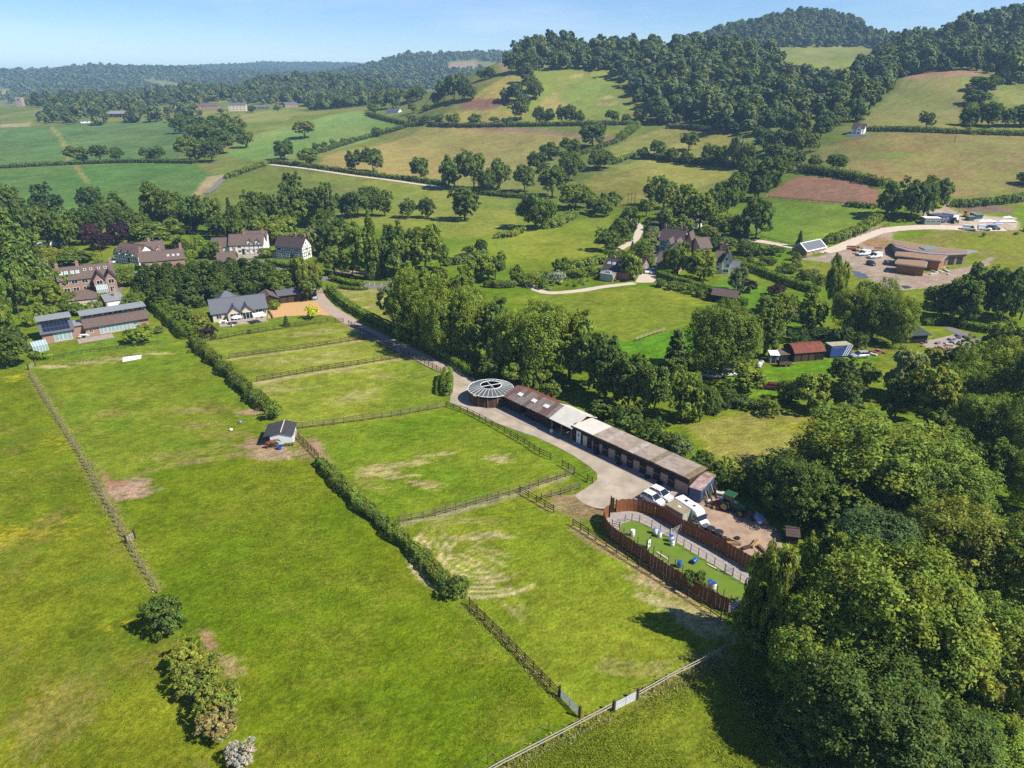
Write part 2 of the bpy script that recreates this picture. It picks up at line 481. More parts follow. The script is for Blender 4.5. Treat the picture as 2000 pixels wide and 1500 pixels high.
blotch(250, 955, 4.2, 2.6, gc(206, 170, 142), .32, 1.0); blotch(235, 945, 2, 1.2, gc(200, 150, 120), .4, .9)
strip([(188, 905), (205, 930), (222, 950)], .7, gc(198, 150, 116), .5, .5, .8)
# paddocks (pixels of their corners)
PAD = [
 [(401, 667), (536, 645), (671, 629), (728, 659), (598, 680), (448, 700)],
 [(448, 700), (598, 680), (728, 660), (791, 697), (611, 726), (502, 745)],
 [(502, 745), (611, 726), (791, 697), (862, 728), (871, 794), (765, 813), (570, 838)],
 [(570, 840), (765, 815), (872, 796), (949, 826), (1076, 898), (1120, 926), (1015, 961), (780, 1021), (640, 905)],
 [(780, 1023), (1015, 962), (1120, 930), (1130, 1000), (1119, 1027), (1225, 1094), (1369, 1184), (1411, 1275), (1300, 1333), (1145, 1407), (1042, 1308), (917, 1182)],
]
PC = [(gc(142, 158, 66), gc(156, 164, 78)), (gc(142, 158, 66), gc(160, 168, 80)), (gc(136, 158, 54), gc(156, 166, 68)), (gc(116, 152, 30), gc(140, 158, 50)), (gc(126, 152, 32), gc(146, 158, 52))]
for ps, (a, b) in zip(PAD, PC): region(ps, a, b, 1.2, .4)
for (x, y, rx, ry, a) in [(600, 652, 9, 2.2, .2), (640, 645, 6, 2, .2), (660, 690, 8, 2.2, .2), (560, 705, 10, 2, .2), (640, 705, 7, 1.6, .2), (560, 760, 9, 2.4, .2), (700, 770, 7, 3, .9), (690, 725, 8, 1.8, .2),
                          (760, 735, 6, 2, .2), (530, 750, 5, 2, .2)]:
    blotch(x, y, rx, ry, gc(188, 180, 104), .5, .75, 2.2, a)
for (x, y, rx, ry, a) in [(745, 925, 5.5, 1.4, .2), (800, 905, 6, 1.2, .25), (850, 888, 5, 1.0, .2), (830, 945, 4, 1.5, -.3), (730, 915, 4, 1.6, .3), (975, 895, 3, 2, 0), (790, 930, 4, .8, .3)]:
    blotch(x, y, rx, ry, STRAW, .48, .95, 1.6, a)
for (x, y, rx, ry, a) in [(955, 1090, 4.5, .5, -.62), (940, 1100, 4.5, .5, -.62), (925, 1105, 4, .5, -.62), (968, 1078, 4, .6, -.5), (905, 1050, 3.5, 1.0, -.15), (960, 1045, 4, 1.2, 0), (1000, 1192, 3, .5, -.8), (1018, 1186, 1.5, .4, -.6),
                          (1310, 1150, 5, 1.4, -.6), (1345, 1195, 6, 2.0, -.55), (1270, 1140, 4, 1.4, -.5), (1380, 1225, 5, 2, -.5), (1300, 1180, 5, 1.2, -.55)]:
    blotch(x, y, rx, ry, gc(212, 194, 134), .5, .85, .9, a)
def ring(px, py, rx, ry, a0, a1, ang, wid, col, amt):
    c = G(px, py); pl = []
    for i in range(25):
        t = a0 + (a1 - a0) * i / 24; u, v = rx * math.cos(t), ry * math.sin(t)
        pl.append((c.x + u * math.cos(ang) - v * math.sin(ang), c.y + u * math.sin(ang) + v * math.cos(ang)))
    pl = np.array(pl); w = win(pl, wid + 1)
    if not w.any(): return
    d = line_d(GXX[w], GYY[w], pl) + (n_sm[w] - .5) * .5
    m = (1 - smoothstep(wid * .3, wid * .7, d)) * amt * smoothstep(.2, .5, n_mid[w] * .6 + n_sm[w] * .4)
    GCOL[w] = GCOL[w] * (1 - m[:, None]) + np.asarray(col) * m[:, None]
for k_ in range(6):
    ring(945, 1078, 4.6 + k_ * 1.05, 4.4 + k_ * .95, 2.7, 4.9 + .25 * (k_ % 3), 0, .42 + .14 * (k_ % 2), gc(226, 208, 150), 1.0)
for k_ in range(3):
    ring(915, 1040, 4 + k_ * 1.2, 2.6 + k_ * .7, .6, 3.6, 0, .4, gc(196, 182, 112), .6)
    ring(1240, 1215, 8.4 + k_ * 1.1, 6.6 + k_ * .8, 4.2, 6.1, 0, .4, gc(192, 178, 104), .65)
    ring(790, 930, 5.5 + k_ * 1.1, 3.6 + k_ * .8, 2.0, 4.4, 0, .4, gc(196, 186, 112), .6)
    ring(650, 760, 11 + k_ * 1.6, 5 + k_, 2.2, 5.0, 0, .45, gc(184, 180, 100), .5)
    ring(700, 770, 5 + k_ * 1.4, 2.6 + k_ * .6, 3.3, 5.6, 0, .4, gc(190, 184, 104), .5)
rs = random.Random(5)
for i in range(60):                                   # mowing streaks in the lower paddocks
    x0, y0 = rs.uniform(800, 1250), rs.uniform(1020, 1240)
    strip([(x0, y0), (x0 + 40, y0 + 26), (x0 + 90, y0 + 62)], .35, gc(168, 172, 76), .3, .5, .4)
# worn strips under the fences
for ps, w_, col, am in [
    ([(448, 702), (598, 682), (728, 662)], 1.6, STRAW, .7), ([(502, 748), (611, 729), (791, 699)], 2.2, STRAW, .8), ([(570, 842), (765, 817), (872, 797)], 1.2, DRY, .6),
    ([(401, 669), (536, 647), (671, 631)], 1.2, DRY, .6), ([(780, 1023), (850, 1010), (1015, 963), (1121, 927)], 1.4, gc(190, 180, 130), .8),
    ([(1119, 1030), (1225, 1098), (1369, 1188), (1407, 1214)], 1.6, gc(196, 168, 120), .85), ([(1015, 965), (1081, 1004)], 1.0, DRY, .7),
    ([(60, 730), (103, 800), (147, 869), (188, 941), (219, 998), (248, 1054), (304, 1150)], 1.5, gc(184, 168, 104), .6),
    ([(557, 832), (577, 853), (601, 875), (623, 898)], 2.0, gc(178, 150, 96), .6), ([(610, 860), (628, 885), (640, 905)], 1.6, gc(198, 160, 130), .8),
    ([(917, 1185), (979, 1246), (1042, 1312), (1091, 1363)], 1.2, gc(150, 140, 70), .6), ([(930, 1532), (990, 1499), (1098, 1444), (1196, 1392)], 1.0, gc(150, 150, 66), .6),
    ([(1250, 1372), (1330, 1335), (1411, 1290)], 3.0, gc(186, 172, 108), .7), ([(1215, 1405), (1235, 1440), (1180, 1480), (1080, 1510)], 1.6, gc(196, 158, 118), .8)]:
    strip(ps, w_, col, .8, .5, am)
blotch(1190, 1490, 9, 2.6, gc(196, 170, 118), .5, .8, 2.0, .2); blotch(1250, 1430, 6, 1.6, gc(182, 160, 100), .5, .7)
blotch(405, 1250, 2.4, .8, gc(200, 160, 120), .4, .9, 1.2, -.9); blotch(445, 1290, 2.2, 1.2, gc(198, 166, 120), .45, .7); blotch(460, 1310, 1.8, 1.2, gc(198, 166, 120), .46, .7)
blotch(610, 880, 2.4, 3, gc(200, 160, 130), .45, .8)
# verge and yard surroundings
region([(862, 728), (905, 735), (960, 800), (1085, 862), (1150, 910), (1165, 940), (1130, 960), (1098, 911), (1076, 898), (985, 845), (913, 808)], gc(120, 146, 42), None, 1, .4)
blotch(1140, 980, 6, 3.2, gc(190, 158, 120), .42, .85); blotch(1160, 1000, 5, 2.5, gc(182, 150, 112), .45, .8)
# --- garden lawns, rough meadow beside the drive, meadow behind the belt
region([(100, 690), (150, 680), (250, 650), (310, 640), (330, 670), (200, 690), (120, 705)], gc(112, 152, 44), gc(128, 158, 56), 1, .4)
for x, y in [(110, 716), (180, 708), (230, 700), (300, 690)]: blotch(x, y, 5, 1.3, gc(206, 190, 130), .42, .9)
region([(430, 640), (520, 627), (640, 608), (672, 628), (536, 643), (405, 664)], gc(132, 156, 52), gc(142, 160, 60), 1, .4)
region([(650, 560), (780, 565), (800, 600), (770, 640), (820, 670), (930, 700), (910, 712), (820, 672), (720, 632), (670, 600)], gc(150, 160, 70), gc(172, 168, 88), 1.5, .8)
for x, y in [(700, 585), (730, 600), (760, 585), (740, 620), (690, 600)]: blotch(x, y, 5, 2.4, gc(206, 192, 116), .5, .7)
region([(970, 585), (1240, 560), (1385, 570), (1395, 600), (1350, 640), (1230, 672), (1190, 650), (1020, 600)], gc(134, 154, 56), gc(152, 160, 66), 2, 1)
region([(1200, 672), (1345, 638), (1380, 650), (1330, 720), (1240, 720)], gc(102, 156, 34), gc(112, 158, 40), 1, .5)
region([(1340, 830), (1500, 800), (1620, 820), (1560, 880), (1460, 960), (1400, 900)], gc(158, 164, 66), gc(178, 168, 84), 2, 1)
region([(1370, 760), (1480, 720), (1720, 690), (1730, 705), (1600, 730), (1500, 790), (1390, 790)], gc(112, 158, 36), gc(124, 160, 44), 1, .6)
region([(1330, 560), (1430, 545), (1560, 580), (1640, 620), (1560, 640), (1420, 590)], gc(112, 156, 44), None, 1.5, .6)
region([(1410, 1290), (1500, 1400), (1700, 1560), (900, 1580), (960, 1510), (1150, 1415), (1250, 1372)], gc(134, 150, 46), gc(154, 156, 64), 1.5, .8)
# --- fields beyond the village
CROP = gc(112, 146, 84)
region([(-260, 258), (0, 247), (100, 246), (260, 236), (310, 234), (345, 246), (354, 262), (352, 308), (300, 312), (150, 316), (0, 322), (-260, 335)], CROP, gc(122, 152, 86), 2, .6)
region([(-260, 345), (0, 330), (140, 323), (260, 319), (385, 320), (408, 340), (400, 365), (370, 385), (280, 412), (100, 420), (-260, 430)], gc(106, 146, 74), gc(118, 152, 78), 2, .6)
strip([(100, 247), (118, 268), (132, 295), (134, 318)], 3.2, gc(176, 168, 92), 1, .2); strip([(146, 320), (158, 338), (172, 358)], 3.0, gc(176, 168, 92), 1, .2)
strip([(352, 325), (375, 335), (385, 352)], 1.5, gc(112, 140, 70), 1, .2, .6)
strip([(0, 326), (140, 321), (260, 318), (385, 320)], 5, gc(150, 160, 84), 2, .5)
region([(0, 243), (60, 240), (60, 247), (0, 249)], gc(206, 180, 136), None, 3, .3)
region([(440, 302), (470, 268), (600, 238), (700, 215), (800, 240), (760, 258), (620, 300), (530, 318), (470, 312)], gc(150, 176, 96), gc(134, 166, 84), 3, .6)
region([(455, 230), (560, 213), (600, 217), (560, 236), (470, 240)], gc(164, 166, 90), None, 3, .5)
region([(612, 328), (640, 302), (830, 247), (1000, 252), (1115, 262), (1130, 275), (1060, 300), (1040, 330), (870, 352), (800, 352)], gc(186, 168, 98), gc(176, 168, 90), 3, .6)
for i in range(16):
    y0 = 258 + i * 6; strip([(700 - i * 5 + 40, y0 + 22), (900 - i * 3, y0 + 4), (1080, y0 - 6)], 1.6, gc(198, 182, 116), 1.5, .8, .5)
region([(880, 248), (1000, 250), (1130, 262), (1215, 266), (1200, 276), (1120, 268), (960, 256)], gc(178, 140, 116), None, 2, .3)
region([(1130, 256), (1190, 250), (1215, 258), (1180, 266)], gc(160, 170, 70), None, 2, .5)
region([(440, 325), (520, 318), (560, 335), (860, 360), (890, 375), (870, 395), (760, 370), (560, 350), (470, 400), (430, 395), (415, 370)], gc(156, 162, 76), gc(142, 160, 72), 3, 1)
region([(700, 345), (860, 365), (900, 380), (1000, 390), (1010, 440), (900, 470), (700, 440), (640, 420), (760, 400)], gc(146, 162, 68), gc(160, 164, 74), 4, 1)
region([(870, 500), (1000, 440), (1200, 420), (1200, 470), (1160, 500), (900, 525)], gc(140, 164, 54), gc(152, 164, 64), 4, 1)
region([(405, 345), (440, 340), (432, 352), (395, 380), (365, 392)], gc(206, 184, 134), None, 2, .5)
region([(930, 190), (985, 150), (1010, 142), (1060, 136), (1190, 138), (1245, 215), (1205, 238), (1040, 240), (930, 205)], gc(164, 168, 80), gc(152, 164, 76), 4, .8)
region([(925, 195), (1000, 142), (1020, 150), (985, 200)], gc(184, 170, 90), None, 4, .6)
region([(1040, 236), (1060, 190), (1090, 180), (1120, 200), (1060, 225)], gc(196, 176, 108), None, 5, 1, .7)
region([(1110, 165), (1200, 160), (1240, 215), (1190, 225), (1090, 195)], gc(142, 166, 82), None, 6, .8, .8)
for x, y in [(1190, 190), (1130, 148), (1180, 204)]: blotch(x, y, 11, 5, gc(206, 184, 128), .42, .9, 5)
region([(900, 200), (970, 190), (985, 205), (960, 214), (905, 216)], gc(150, 116, 92), None, 2, .8)
region([(870, 222), (1010, 216), (1050, 230), (960, 240), (850, 238)], gc(176, 168, 88), None, 4, 1)
region([(1140, 352), (1250, 312), (1400, 318), (1430, 345), (1300, 392), (1130, 372)], gc(166, 166, 76), gc(176, 170, 86), 3, .8)
region([(1150, 320), (1190, 290), (1290, 250), (1345, 250), (1440, 262), (1330, 285), (1240, 305)], gc(166, 168, 82), gc(174, 168, 88), 3, .8)
region([(1310, 288), (1370, 262), (1440, 264), (1420, 285)], gc(178, 172, 84), None, 3, .8)
region([(1580, 300), (1640, 275), (1700, 262), (1800, 258), (2120, 262), (2120, 370), (1990, 392), (1860, 385), (1740, 352), (1660, 335)], gc(168, 150, 94), gc(160, 156, 86), 3, 1.2)
region([(1690, 305), (1760, 296), (1800, 300), (1750, 312)], gc(140, 164, 72), None, 10, 2, .8)
region([(1860, 385), (1990, 370), (2120, 365), (2120, 400), (1880, 398)], gc(144, 150, 80), None, 3, 1)
region([(1675, 240), (1720, 205), (1775, 148), (1890, 138), (1905, 180), (1880, 245), (1700, 250)], gc(166, 162, 96), gc(158, 160, 86), 3, .8)
region([(1765, 150), (1880, 139), (1930, 140), (1900, 148), (1775, 156)], gc(190, 150, 124), None, 3, .8)
region([(1940, 178), (2120, 165), (2120, 210), (1960, 205)], gc(158, 160, 88), None, 3, .8)
region([(1492, 384), (1558, 345), (1660, 352), (1716, 372), (1714, 403), (1600, 396)], gc(182, 136, 110), gc(172, 128, 104), 1.5, .3)
region([(1395, 442), (1480, 396), (1600, 397), (1722, 407), (1735, 430), (1650, 472), (1500, 475)], gc(128, 156, 62), gc(140, 162, 70), 2, .6)
region([(1520, 92), (1700, 92), (1680, 132), (1560, 136)], gc(156, 164, 84), None, 4, .5)
region([(1562, 196), (1640, 184), (1630, 204), (1580, 210)], gc(186, 160, 100), gc(160, 150, 130), 3, .5)
region([(875, 124), (930, 118), (925, 132), (985, 130), (985, 138), (880, 136)], gc(200, 168, 136), None, 20, 1)
region([(160, 188), (260, 184), (260, 190), (160, 194)], gc(206, 182, 140), None, 20, 1)
region([(265, 152), (300, 158), (310, 164), (370, 168), (390, 178), (330, 172), (280, 162)], gc(150, 168, 104), None, 15, 1)
region([(0, 175), (18, 174), (18, 184), (0, 185)], gc(190, 180, 110), None, 20, 1)
# building site on the right and the meadow behind it
region([(1730, 480), (1830, 450), (2000, 445), (2120, 440), (2120, 560), (1960, 540), (1900, 500)], gc(158, 150, 70), gc(138, 148, 58), 2, 1)
region([(1540, 505), (1600, 500), (1640, 480), (1720, 440), (1745, 450), (1735, 485), (1760, 540), (1900, 520), (1935, 500), (1900, 490), (1945, 505), (1850, 560), (1740, 568), (1690, 540), (1640, 515)], gc(214, 190, 166), gc(196, 170, 148), 1.2, .6)
region([(1670, 470), (1730, 462), (1745, 480), (1720, 490)], gc(180, 146, 100), None, 1.5, .8)
region([(1800, 415), (1850, 405), (1880, 420), (1985, 425), (1985, 450), (1890, 452), (1810, 448)], gc(216, 194, 170), None, 1.5, .8)
region([(1860, 402), (1980, 402), (1975, 416), (1880, 414)], gc(150, 118, 116), gc(150, 134, 96), 1.5, 1)
strip([(1838, 440), (1848, 412), (1852, 398)], 3, gc(206, 182, 148), 1, .3)
region([(1530, 508), (1640, 512), (1690, 545), (1750, 572), (1930, 555), (1900, 580), (1790, 600), (1660, 570), (1560, 530)], gc(140, 156, 56), gc(160, 158, 70), 2, 1)
# small-scale mottling everywhere (colour of the sward itself)
near_ = smoothstep(330, 120, GYY)
n_far = fbm(GXX * .6 + 800, GYY * .25 + 800, 26, 5)
v_ = (1 + (n_mid - .5) * (.4 - .14 * near_) + (n_far - .5) * .55 * (1 - near_) + (SPK - .5) * .22 * (1 - near_) * smoothstep(1500, 500, GYY) + (n_sm - .5) * .5 * near_ + (SPK - .5) * .5 * near_)[..., None]
GCOL *= v_
h_ = ((np.random.RandomState(4).rand(*GXX.shape) - .5) * near_ * .22)[..., None] * np.array([1, .1, .3]) + 1
gm_ = smoothstep(.96, 1.08, GCOL[..., 1] / np.maximum(GCOL[..., 0], 1e-4)) * (.25 + .75 * smoothstep(360, 240, GYY))
GCOL *= h_ * (1 + gm_[..., None] * np.array([.08, .06, -.40]))
GCOL *= 1 + ((fbm(GXX - 500, GYY * .6 + 77, 40, 4) - .5) * (1 - near_))[..., None] * np.array([.5, .1, .2])

lum_ = (GCOL @ np.array([.3, .59, .11]))[..., None]
GCOL = GCOL * .97 + lum_ * .03 * np.array([1.15, 1.0, .7])
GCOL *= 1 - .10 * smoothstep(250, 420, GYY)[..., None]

def build_ground():
    ny, nx = GXX.shape
    me = bpy.data.meshes.new("ground")
    co = np.stack([GXX, GYY, GZZ], -1).reshape(-1, 3)
    idx = np.arange(ny * nx).reshape(ny, nx)
    q = np.stack([idx[:-1, :-1], idx[:-1, 1:], idx[1:, 1:], idx[1:, :-1]], -1).reshape(-1, 4)
    me.vertices.add(len(co)); me.vertices.foreach_set('co', co.ravel().astype(np.float32))
    me.loops.add(q.size); me.loops.foreach_set('vertex_index', q.ravel().astype(np.int32))
    me.polygons.add(len(q)); me.polygons.foreach_set('loop_start', (np.arange(len(q)) * 4).astype(np.int32))
    me.polygons.foreach_set('use_smooth', np.ones(len(q), bool))
    a = me.attributes.new('gcol', 'FLOAT_COLOR', 'POINT')
    a.data.foreach_set('color', np.concatenate([GCOL.reshape(-1, 3), np.ones((ny * nx, 1))], 1).ravel().astype(np.float32))
    me.update(calc_edges=True)
    m, nt, out = nodes_of("grass_ground")
    N, L = nt.nodes.new, nt.links.new
    at = N('ShaderNodeAttribute'); at.attribute_name = 'gcol'
    g = N('ShaderNodeNewGeometry')
    def noise(scale, detail=3, rough=.6):
        n = N('ShaderNodeTexNoise'); n.inputs['Scale'].default_value = scale; n.inputs['Detail'].default_value = detail; n.inputs['Roughness'].default_value = rough
        L(g.outputs['Position'], n.inputs['Vector']); return n
    n1 = noise(2.6, 5, .7); n2 = noise(.35, 4); n3 = noise(9, 2)
    def ramp(n, lo, hi, a0, a1):
        r = N('ShaderNodeMapRange'); r.inputs['From Min'].default_value = lo; r.inputs['From Max'].default_value = hi
        r.inputs['To Min'].default_value = a0; r.inputs['To Max'].default_value = a1; L(n.outputs['Fac'], r.inputs['Value']); return r
    r1 = ramp(n1, .3, .7, .62, 1.4); r2 = ramp(n2, .3, .7, .86, 1.14); r3 = ramp(n3, .3, .7, .7, 1.3)
    m1 = N('ShaderNodeMath'); m1.operation = 'MULTIPLY'; L(r1.outputs[0], m1.inputs[0]); L(r2.outputs[0], m1.inputs[1])
    m2 = N('ShaderNodeMath'); m2.operation = 'MULTIPLY'; L(m1.outputs[0], m2.inputs[0]); L(r3.outputs[0], m2.inputs[1])
    s = N('ShaderNodeVectorMath'); s.operation = 'SCALE'; L(at.outputs['Color'], s.inputs[0]); L(m2.outputs[0], s.inputs['Scale'])
    hs = N('ShaderNodeHueSaturation'); L(s.outputs[0], hs.inputs['Color'])
    n4 = noise(.9, 4); r4 = ramp(n4, .3, .7, .494, .506); L(r4.outputs[0], hs.inputs['Hue'])
    b = N('ShaderNodeBsdfPrincipled'); b.inputs['Roughness'].default_value = .95; b.inputs['Specular IOR Level'].default_value = .02
    L(hs.outputs[0], b.inputs['Base Color'])
    bp = N('ShaderNodeBump'); bp.inputs['Strength'].default_value = .8; bp.inputs['Distance'].default_value = .3
    L(n1.outputs['Fac'], bp.inputs['Height']); L(bp.outputs[0], b.inputs['Normal']); L(b.outputs[0], out.inputs[0])
    me.materials.append(m)
    o = link("ground", me)
    tag(o, "grassy ground of meadows, paddocks and farmed slopes", None, None, "structure")
    return o
build_ground()
# ------------------------------------------------------------------ foliage
LM = {
 'dark':   leaf_mat("leaf_dark",   (0.112, 0.164, 0.029, 1), .28),
 'deep':   leaf_mat("leaf_deep",   (0.082, 0.132, 0.038, 1), .22),
 'mid':    leaf_mat("leaf_mid",    (0.175, 0.233, 0.036, 1), .32),
 'bright': leaf_mat("leaf_bright", (0.198, 0.280, 0.034, 1), .35),
 'olive':  leaf_mat("leaf_olive",  (0.228, 0.253, 0.038, 1), .32),
 'pale':   leaf_mat("leaf_pale",   (0.198, 0.241, 0.090, 1), .30),
 'silver': leaf_mat("leaf_silver", (0.349, 0.381, 0.258, 1), .20),
 'lime':   leaf_mat("leaf_lime",   (0.466, 0.515, 0.017, 1), .35),
 'purple': leaf_mat("leaf_purple", (0.058, 0.029, 0.040, 1), .25),
 'cypress': leaf_mat("leaf_cypress", (0.068, 0.108, 0.022, 1), .20),
 'clip':   leaf_mat("leaf_clipped", (0.169, 0.246, 0.025, 1), .30),
 'wood':   leaf_mat("leaf_wood",   (0.116, 0.159, 0.052, 1), .22, .42),
 'dry':    leaf_mat("leaf_dry",    (0.233, 0.196, 0.078, 1), .2),
 'grey':   leaf_mat("twig_grey",   (0.349, 0.314, 0.269, 1), .05),
}
BARK = mat("bark", (.085, .065, .045, 1), .95, .35, 3, .5, stretch=(1, 1, .25))
def unit(v): return v / np.maximum(np.linalg.norm(v, axis=1, keepdims=True), 1e-6)
def leaf_mesh(name, pos, nrm, size, tint, rng, long=1.0, droop=0.0, wide=.62):
    n = len(pos)
    nrm = unit(nrm)
    t = rng.normal(size=(n, 3)); t[:, 2] -= droop * 3
    t = unit(t - nrm * np.sum(t * nrm, 1, keepdims=True)); b = np.cross(nrm, t)
    s = (size * (.65 + .7 * rng.rand(n)))[:, None]
    bend = nrm * s * .18
    q = np.stack([pos - t * s * long - bend, pos + b * s * wide + bend, pos + t * s * long - bend, pos - b * s * wide + bend], 1).reshape(-1, 3)
    me = bpy.data.meshes.new(name)
    me.vertices.add(4 * n); me.vertices.foreach_set('co', q.ravel().astype(np.float32))
    me.loops.add(4 * n); me.loops.foreach_set('vertex_index', np.arange(4 * n, dtype=np.int32))
    me.polygons.add(n); me.polygons.foreach_set('loop_start', (np.arange(n) * 4).astype(np.int32))
    a = me.attributes.new('tint', 'FLOAT_COLOR', 'POINT')
    tt = np.repeat(np.concatenate([tint, np.ones((n, 1))], 1), 4, axis=0)
    a.data.foreach_set('color', tt.ravel().astype(np.float32))
    me.update(calc_edges=True)
    return me
def clump_leaves(C, Rr, per, size, rng, ctr, up=.4, squash=.8, rnd=.55, outw=.5, tv=.27):
    n = len(C); k = np.repeat(np.arange(n), per)
    d = unit(rng.normal(size=(n * per, 3)))
    rad = Rr[k] * (.55 + .5 * rng.rand(n * per))
    pos = C[k] + d * rad[:, None] * np.array([1, 1, squash])
    out = unit(pos - ctr)
    nrm = d * .7 + out * outw + np.array([0, 0, up]) + rng.normal(size=d.shape) * rnd
    ct = 1 + tv * rng.normal(size=(n, 1)); hue = .10 * rng.normal(size=(n, 1))
    lt = 1 + .16 * rng.normal(size=(n * per, 1))
    br = np.clip(ct[k] * lt, .45, 1.7)
    tint = np.concatenate([br * (1 + hue[k] * 1.1), br, br * (1 - hue[k])], 1)
    return pos, nrm, tint, np.full(n * per, size)
def crown(name, seed, W, H, z0, lobes, clumps, per, leaf, kind='round', outw=.5, rnd=.55, tv=.24):
    rng = np.random.RandomState(seed)
    ctr = np.array([0, 0, H * (.42 + z0 * .4)])
    C = []; Rr = []
    rh = (H - H * z0) / 2; zc = H * z0 + rh
    if kind in ('round', 'tall', 'willow'):
        L = [(np.array([0, 0, zc]), .56)]
        for i in range(lobes):
            a = 2.4 * i + rng.rand() * .9; zz = rng.uniform(-.75, .8)
            rr = math.sqrt(max(0, 1 - zz * zz)) * rng.uniform(.5, .78)
            L.append((np.array([math.cos(a) * rr * W / 2, math.sin(a) * rr * W / 2, zc + zz * rh * .72]), rng.uniform(.24, .48)))
        while len(C) < clumps:
            c, r = L[rng.randint(len(L))]
            d = unit(rng.normal(size=(1, 3)))[0]
            if d[2] < -.35 and rng.rand() < .6: continue
            p = c + d * r * np.array([W / 2, W / 2, rh]) * rng.uniform(.70, 1.12)
            if p[2] < H * z0 * .8: continue
            if (p[0] ** 2 + p[1] ** 2) > (W * .57) ** 2: continue
            inner = False
            for c2, r2 in L:
                e = (p - c2) / (r2 * np.array([W / 2, W / 2, rh]))
                if np.sum(e * e) < .5: inner = True; break
            if inner and rng.rand() < .85: continue
            C.append(p); Rr.append(rng.uniform(.032, .082) * W)
    else:
        while len(C) < clumps:
            h = rng.rand() ** (1.35 if kind in ('cone', 'leyland') else 1.0)
            a = rng.rand() * 6.283
            if kind == 'cone': w = (1 - h) ** .85 * (.85 + .3 * math.sin(h * 60)) * rng.uniform(.75, 1.05)
            elif kind == 'leyland': w = min(1, (1 - h) * 1.9) ** .6 * (1 + .16 * math.sin(3 * a + 9 * h)) * rng.uniform(.85, 1.0)
            else: w = math.sin(min(1, .12 + h * .95) * math.pi) ** .6 * (1 + .2 * math.sin(2 * a + 11 * h)) * rng.uniform(.7, 1.0)
            C.append(np.array([math.cos(a) * w * W / 2, math.sin(a) * w * W / 2, H * (z0 + (1 - z0) * h)])); Rr.append(rng.uniform(.07, .13) * W)
        L = []
    C = np.array(C); Rr = np.array(Rr)
    up = {'willow': .1, 'cone': .5, 'leyland': .4, 'poplar': .2}.get(kind, .6)
    pos, nrm, tint, sz = clump_leaves(C, Rr, per, leaf, rng, ctr, up, 1.3 if kind in ('willow', 'poplar', 'leyland') else .8, rnd, outw, tv)
    pos[:, 2] = np.maximum(pos[:, 2], .12 * rng.rand(len(pos)))
    me = leaf_mesh(name, pos, nrm, sz, tint, rng, {'willow': 1.9, 'leyland': 1.5, 'cone': 1.3}.get(kind, 1.05), {'willow': 1.0, 'cone': .25}.get(kind, 0))
    me.materials.append(LM['mid'])
    # trunk with limbs reaching into the crown
    b = MB(); r0 = .022 * H + .08
    x = y = 0; p = Vector((0, 0, -.3)); n_seg = 5
    topz = H * (.8 if kind in ('cone', 'poplar', 'leyland') else .62)
    prev = p; rp_ = r0
    nodes = []
    for i in range(1, n_seg + 1):
        q = Vector((rng.uniform(-.02, .02) * W, rng.uniform(-.02, .02) * W, topz * i / n_seg)); rq = r0 * (1 - .75 * i / n_seg)
        b.tube(prev, q, rp_, rq, 7, False); nodes.append((q, rq)); prev, rp_ = q, rq
    tg = [l[0] for l in L[1:]] if L else [C[i] for i in rng.choice(len(C), 8)]
    for c in tg[:14]:
        q, rq = nodes[min(3, max(0, int(c[2] / topz * n_seg) - 2))]
        mid = (q + Vector(c)) / 2 + Vector((0, 0, -.03 * H))
        b.tube(q, mid, rq * .6, rq * .4, 5, False); b.tube(mid, Vector(c), rq * .4, .03, 5, False)
    tm = b.mesh(name + "_trunk", BARK)
    return me, tm, W, H
PROTO = {
 'oak': [crown("oak_crown", s, 14, 14, .03, 14, 300, 40, .33) for s in (1, 2, 3)],
 'tall': [crown("tall_crown", s, 11, 16, .03, 14, 290, 40, .32, 'tall') for s in (4, 5, 6)],
 'big': [crown("big_crown", s, 16, 17, .03, 30, 1000, 40, .19) for s in (8, 9, 10)],
 'shrub': [crown("shrub_crown", s, 5, 4.2, .0, 12, 170, 36, .125) for s in (11, 12, 13)],
 'willow': [crown("willow_crown", s, 9, 11, .05, 14, 300, 46, .19, 'willow') for s in (14, 15)],
 'cone': [crown("conifer_crown", 16, 7, 14, .03, 0, 260, 30, .30, 'cone')],
 'leyland': [crown("leyland_crown", s, 5.4, 9, .0, 0, 200, 34, .24, 'leyland') for s in (17, 18)],
 'poplar': [crown("poplar_crown", 19, 5, 23, .02, 0, 330, 34, .28, 'poplar')],
}
tree_n = 0
ALL_TREES = []
def tree(kind, leafm, x, yb, yt, w, label, name, group=None, cat='tree', wz=1.0, loc=None, size=None):
    """one tree: pixel of its foot, pixel row of its top, crown width in pixels (or loc and size in metres)"""
    global tree_n
    tree_n += 1
    if loc is None:
        c = G(x, yb); zt = top_z(c.x, c.y, yt)
        fwd = project(c.x, c.y, c.z)[2]
        W = w * fwd / FPX
        dv = Vector((c.x, c.y, 0)).normalized() * W * .3           # yb is the near foot of the foliage: the trunk stands behind it
        c = Vector((c.x + dv.x, c.y + dv.y, 0)); c.z = hz(c.x, c.y); zt = top_z(c.x, c.y, yt)
        W = w * project(c.x, c.y, c.z)[2] / FPX; H = max(zt - c.z, W * .45) * wz
    else:
        c = Vector(loc); W, H = size
    me, tm, W0, H0 = PROTO[kind][tree_n % len(PROTO[kind])]
    rz = random.Random(tree_n * 31).uniform(0, 6.28)
    root = thing(name, label, cat, c, rz, group)
    root.scale = (W / W0, W / W0, H / H0)
    cr = link('crown', me, root)
    cr.material_slots[0].link = 'OBJECT'; cr.material_slots[0].material = LM[leafm]
    link('trunk', tm, root)
    ALL_TREES.append((c.x, c.y, W))
    return root
